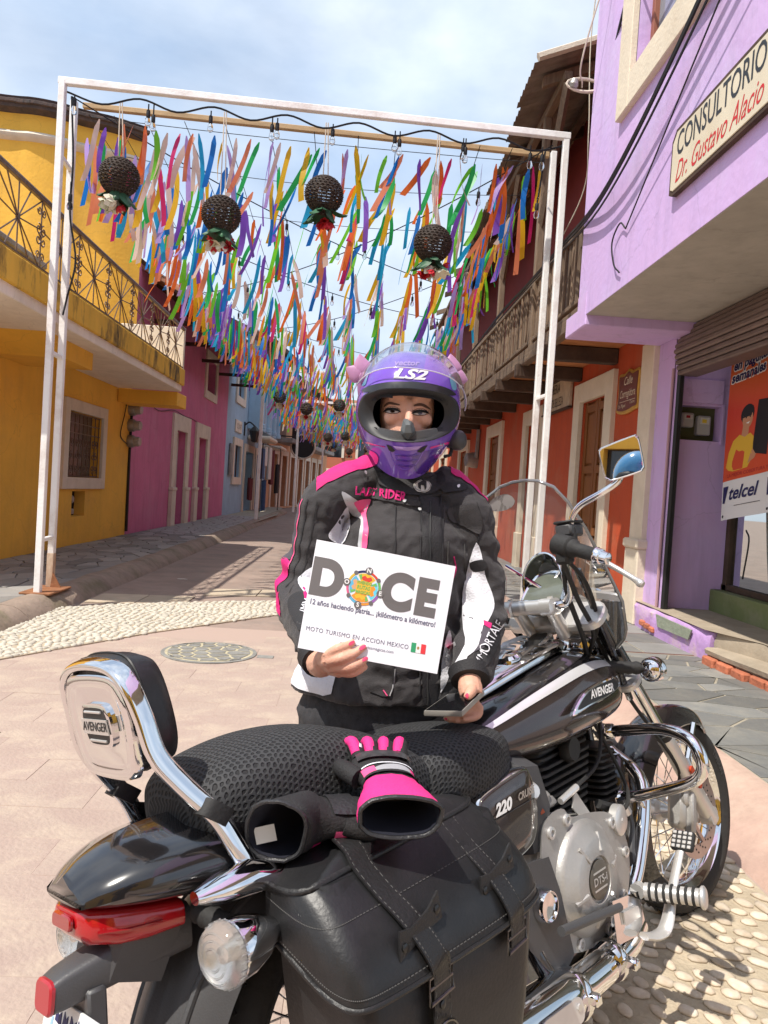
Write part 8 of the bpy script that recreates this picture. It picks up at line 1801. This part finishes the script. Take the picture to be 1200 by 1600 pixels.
# glove with the pink cuff, lying on the seat and the bag
G0=Pw(628,1277,1.215); 
def frame_from(c,target,right):
    ax=(target-c).normalized(); s=V(right); s=(s-ax*s.dot(ax)).normalized(); u=s.cross(ax).normalized(); return ax,s,u if u.z>0 else -u
ax,s,u=frame_from(G0,Pw(592,1190,1.405),Pw(700,1283,1.215)-Pw(560,1272,1.215))
g=thing('glove','pink cuffed riding glove lying over the seat with its open cuff facing out','glove',G0-V((0,0,.04)),'riding gloves on the seat')
LG=(Pw(592,1190,1.405)-G0).length
secs=[(0,.073,.036),(.06,.072,.0355),(.28,.061,.033),(.48,.050,.029),(.58,.048,.027),(.75,.053,.025),(.92,.054,.024),(1.0,.050,.020)]
S=[tuple(x) for x in spline(secs,4)]
mb=MB(); mb.loft([gring(G0+ax*(LG*t),ax,s,u,a,b) for t,a,b in S if t<=.50],False); part('cuff',mb,M_gpk,g,60)
mb=MB(); mb.loft([gring(G0+ax*(LG*t),ax,s,u,a,b) for t,a,b in S if t>=.46],True); hb_=part('hand',mb,M_gbk,g,60)
mb=MB(); mb.tube(gring(G0,ax,s,u,.073,.036),.0042,6,closed=True); part('cuff_binding',mb,M_glt,g,60)
mb=MB(); mb.loft([gring(G0+ax*(LG*t),ax,s,u,a*.93,b*.88) for t,a,b in S if t<=.62],False); mb.f.append(tuple(range(len(mb.v)-36,len(mb.v)))); mb.m.append(0); li2=part('lining',mb,M_lin,g,60)
mb=MB(); mb.grid(lambda a,b:tuple(G0+ax*(.010+.03*b)+s*(-.018+.036*a)+u*(.0300-.004*b)),3,2); part('care_label',mb,M_tagl,li2)
def gpatch(name,t0,t1,a0,a1,m,off=.0015,par=None,wob=0):
    mb=MB()
    def fn(a,b):
        t=t0+(t1-t0)*b+wob*math.sin(PI*a); i=min(range(len(S)),key=lambda k:abs(S[k][0]-t)); j=min(i+1,len(S)-1) if S[i][0]<=t else i; i=max(0,j-1)
        f=0 if S[j][0]==S[i][0] else (t-S[i][0])/(S[j][0]-S[i][0]); f=min(1,max(0,f)); rx=S[i][1]+(S[j][1]-S[i][1])*f; ry=S[i][2]+(S[j][2]-S[i][2])*f
        an=a0+(a1-a0)*a; q_=sup(an,.85); return tuple(G0+ax*(LG*t)+s*((rx+off)*q_[0])+u*((ry+off)*q_[1]))
    mb.grid(fn,14,5); return part(name,mb,m,par or hb_,60)
gpatch('wrist_panel',.50,.62,.6,2.0,M_gsl,.002,wob=.06); gpatch('wrist_panel',.52,.66,2.0,2.7,M_pnk,.002); gpatch('wrist_panel',.50,.64,.15,.7,M_gpk,.002); gpatch('wrist_strap',.475,.52,.2,2.9,M_gbk,.003,wob=.03)
gpatch('stripe',.67,.69,.4,2.6,M_wfb,.0022,wob=.03); gpatch('knuckle_guard',.80,.94,.35,2.5,M_carb,.006)
for k in range(4):
    off=-.039+.026*k; base_=G0+ax*(LG*.97)+s*off+u*.008; mb=MB()
    P=[base_,base_+ax*.030+u*.012-s*(.004*(1.5-k)),base_+ax*.050+u*.002-s*(.008*(1.5-k)),base_+ax*.050-u*.018-s*(.008*(1.5-k))]
    mb.tube(P,[.0145,.014,.013,.011],12,smooth=4); f_=part('finger',mb,M_gbk,g,60)
    mb=MB(); mb.tube([P[0]+u*.0065+ax*.006-s*.004,P[1]+u*.0055-s*.003,P[2]+u*.005-s*.002,P[3]+ax*.004],[.0115,.0112,.0108,.008],10,smooth=4); part('finger_panel',mb,M_gpk,f_,60)
    mb=MB(); mb.tube([P[0]+u*.013+ax*.012,P[0]+u*.0165+ax*.022],[.0075,.007],8); part('finger_tab',mb,M_wfb,f_,60)
mb=MB(); b0=G0+ax*(LG*.66)-s*.050; mb.tube([b0,b0+ax*.035-s*.022,b0+ax*.07-s*.024-u*.01],[.018,.017,.013],12,smooth=4); part('thumb',mb,M_gbk,g,60)
# black cuffed glove
G1=Pw(431,1298,1.205)
ax,s,u=frame_from(G1,Pw(560,1285,1.27),Pw(445,1352,1.2)-Pw(418,1246,1.22))
g2=thing('glove','black cuffed riding glove with a pink stripe lying palm up below the pink one','glove',G1-V((0,0,.05)),'riding gloves on the seat')
E1=Pw(560,1288,1.265); LG=(E1-G1).length; ax=(E1-G1).normalized(); u=V((0,-.2,1)); u=(u-ax*u.dot(ax)).normalized(); s=ax.cross(u).normalized(); G0=G1
tilt=V((-.35,-.9,.1))
secs=[(0,.047,.057),(.10,.045,.055),(.35,.038,.046),(.50,.038,.032),(.62,.040,.027),(.85,.043,.025),(1.1,.042,.024),(1.3,.038,.019)]
S=[tuple(x) for x in spline(secs,4)]
mb=MB(); shift=lambda t:-s*0+ax*0
def gr2(t,a,b,k=1): 
    f=max(0,1-t/.42)**1.3; c=G1+ax*(LG*t)+V((0,.045,-.004))*(1-f); s_=(V((1,-.12,0))*f+s*(1-f)).normalized(); u_=(V((.05,-.25,1))*f+u*(1-f)).normalized(); return gring(c,ax,s_,u_,a*k,b*k)
mb.loft([gr2(t,a,b) for t,a,b in S if t<=.40],False); part('cuff',mb,M_gbk,g2,60)
mb=MB(); mb.loft([gr2(t,a,b) for t,a,b in S if t>=.36],True); h2=part('hand',mb,M_gbk,g2,60)
mb=MB(); mb.tube(gr2(0,.047,.057),.0038,6,closed=True); part('cuff_binding',mb,M_glt,g2,60)
mb=MB(); mb.loft([gr2(t,a,b,.92) for t,a,b in S if t<=.55],False); mb.f.append(tuple(range(len(mb.v)-36,len(mb.v)))); mb.m.append(0); l2=part('lining',mb,M_lin,g2,60)
cl_=Pw(412,1308,1.335); mb=MB(); mb.grid(lambda a,b:tuple(Pw(396+32*a+5*b,1294+26*b-7*a,1.222+.012*a)),4,3); part('care_label',mb,M_tagl,l2)
gp0=gpatch
G0=G1+V((0,.045,-.004))
def gp2(name,t0,t1,a0,a1,m,off=.002): return gpatch(name,t0,t1,a0,a1,m,off,h2)
gp2('palm_patch',.58,.92,.9,2.3,M_glt,.004); gp2('pink_stripe',.60,1.25,-.42,.02,M_pnk,.003); gp2('fuchsia_lobe',.36,.46,-1.2,-.5,M_fux,.003)
for k in range(4):
    b0=G0+ax*(LG*1.26)+s*(-.03+.02*k); mb=MB(); mb.tube([b0,b0+ax*.04-u*.005,b0+ax*.07-u*.015],[.012,.0115,.009],10,smooth=3); part('finger',mb,M_gbk,g2,60)
mb=MB(); b0=G1+V((0,.045,0))+ax*(LG*.72)+s*.034; mb.tube([b0,b0+ax*.03+s*.012-u*.006,b0+ax*.055+s*.012-u*.014],[.015,.014,.010],10,smooth=3); part('thumb',mb,M_gbk,g2,60)

# ---------------------------------------------------------------- the photographer, who shows only in the mirror and the chrome
P0=V((-.05,-.42,0)); ft=thing('person','second rider in a blue helmet and dark jacket, seen only in the mirror','person',P0)
F_=MB(); torso(F_,[(P0+V((0,0,.78)),.18,.12,0),(P0+V((0,0,1.0)),.17,.12,0),(P0+V((0,0,1.25)),.21,.13,0),(P0+V((0,0,1.40)),.17,.10,0),(P0+V((0,0,1.47)),.07,.07,0)])
for s_ in (-1,1):
    limb(F_,[P0+V((s_*.19,0,1.38)),P0+V((s_*.24,.04,1.16)),P0+V((s_*.07,.27,1.33))],[.07,.055,.04]); limb(F_,[P0+V((s_*.09,0,.82)),P0+V((s_*.10,0,.45)),P0+V((s_*.11,.02,.06))],[.10,.075,.06]); F_.tube([P0+V((s_*.11,-.04,.04)),P0+V((s_*.12,.14,.04))],[.05,.04],10)
fm_=remesh(F_,.016,2,name='f'); part('body',fm_,M_jk2,ft,180)
H_=MB(); H_.sphere(P0+V((0,0,1.60)),(.135,.155,.15),24,16); hm=part('helmet',H_,mat('blue helmet shell',(.03,.22,.45),.15,coat=1),ft,180)
H_=MB(); H_.sphere(P0+V((0,.045,1.59)),(.105,.125,.062),20,12); part('visor',H_,M_fin,hm,180)
H_=MB(); H_.sphere(P0+V((.08,.05,1.66)),(.06,.08,.05),16,10); part('graphic',H_,M_hpk,hm,180)
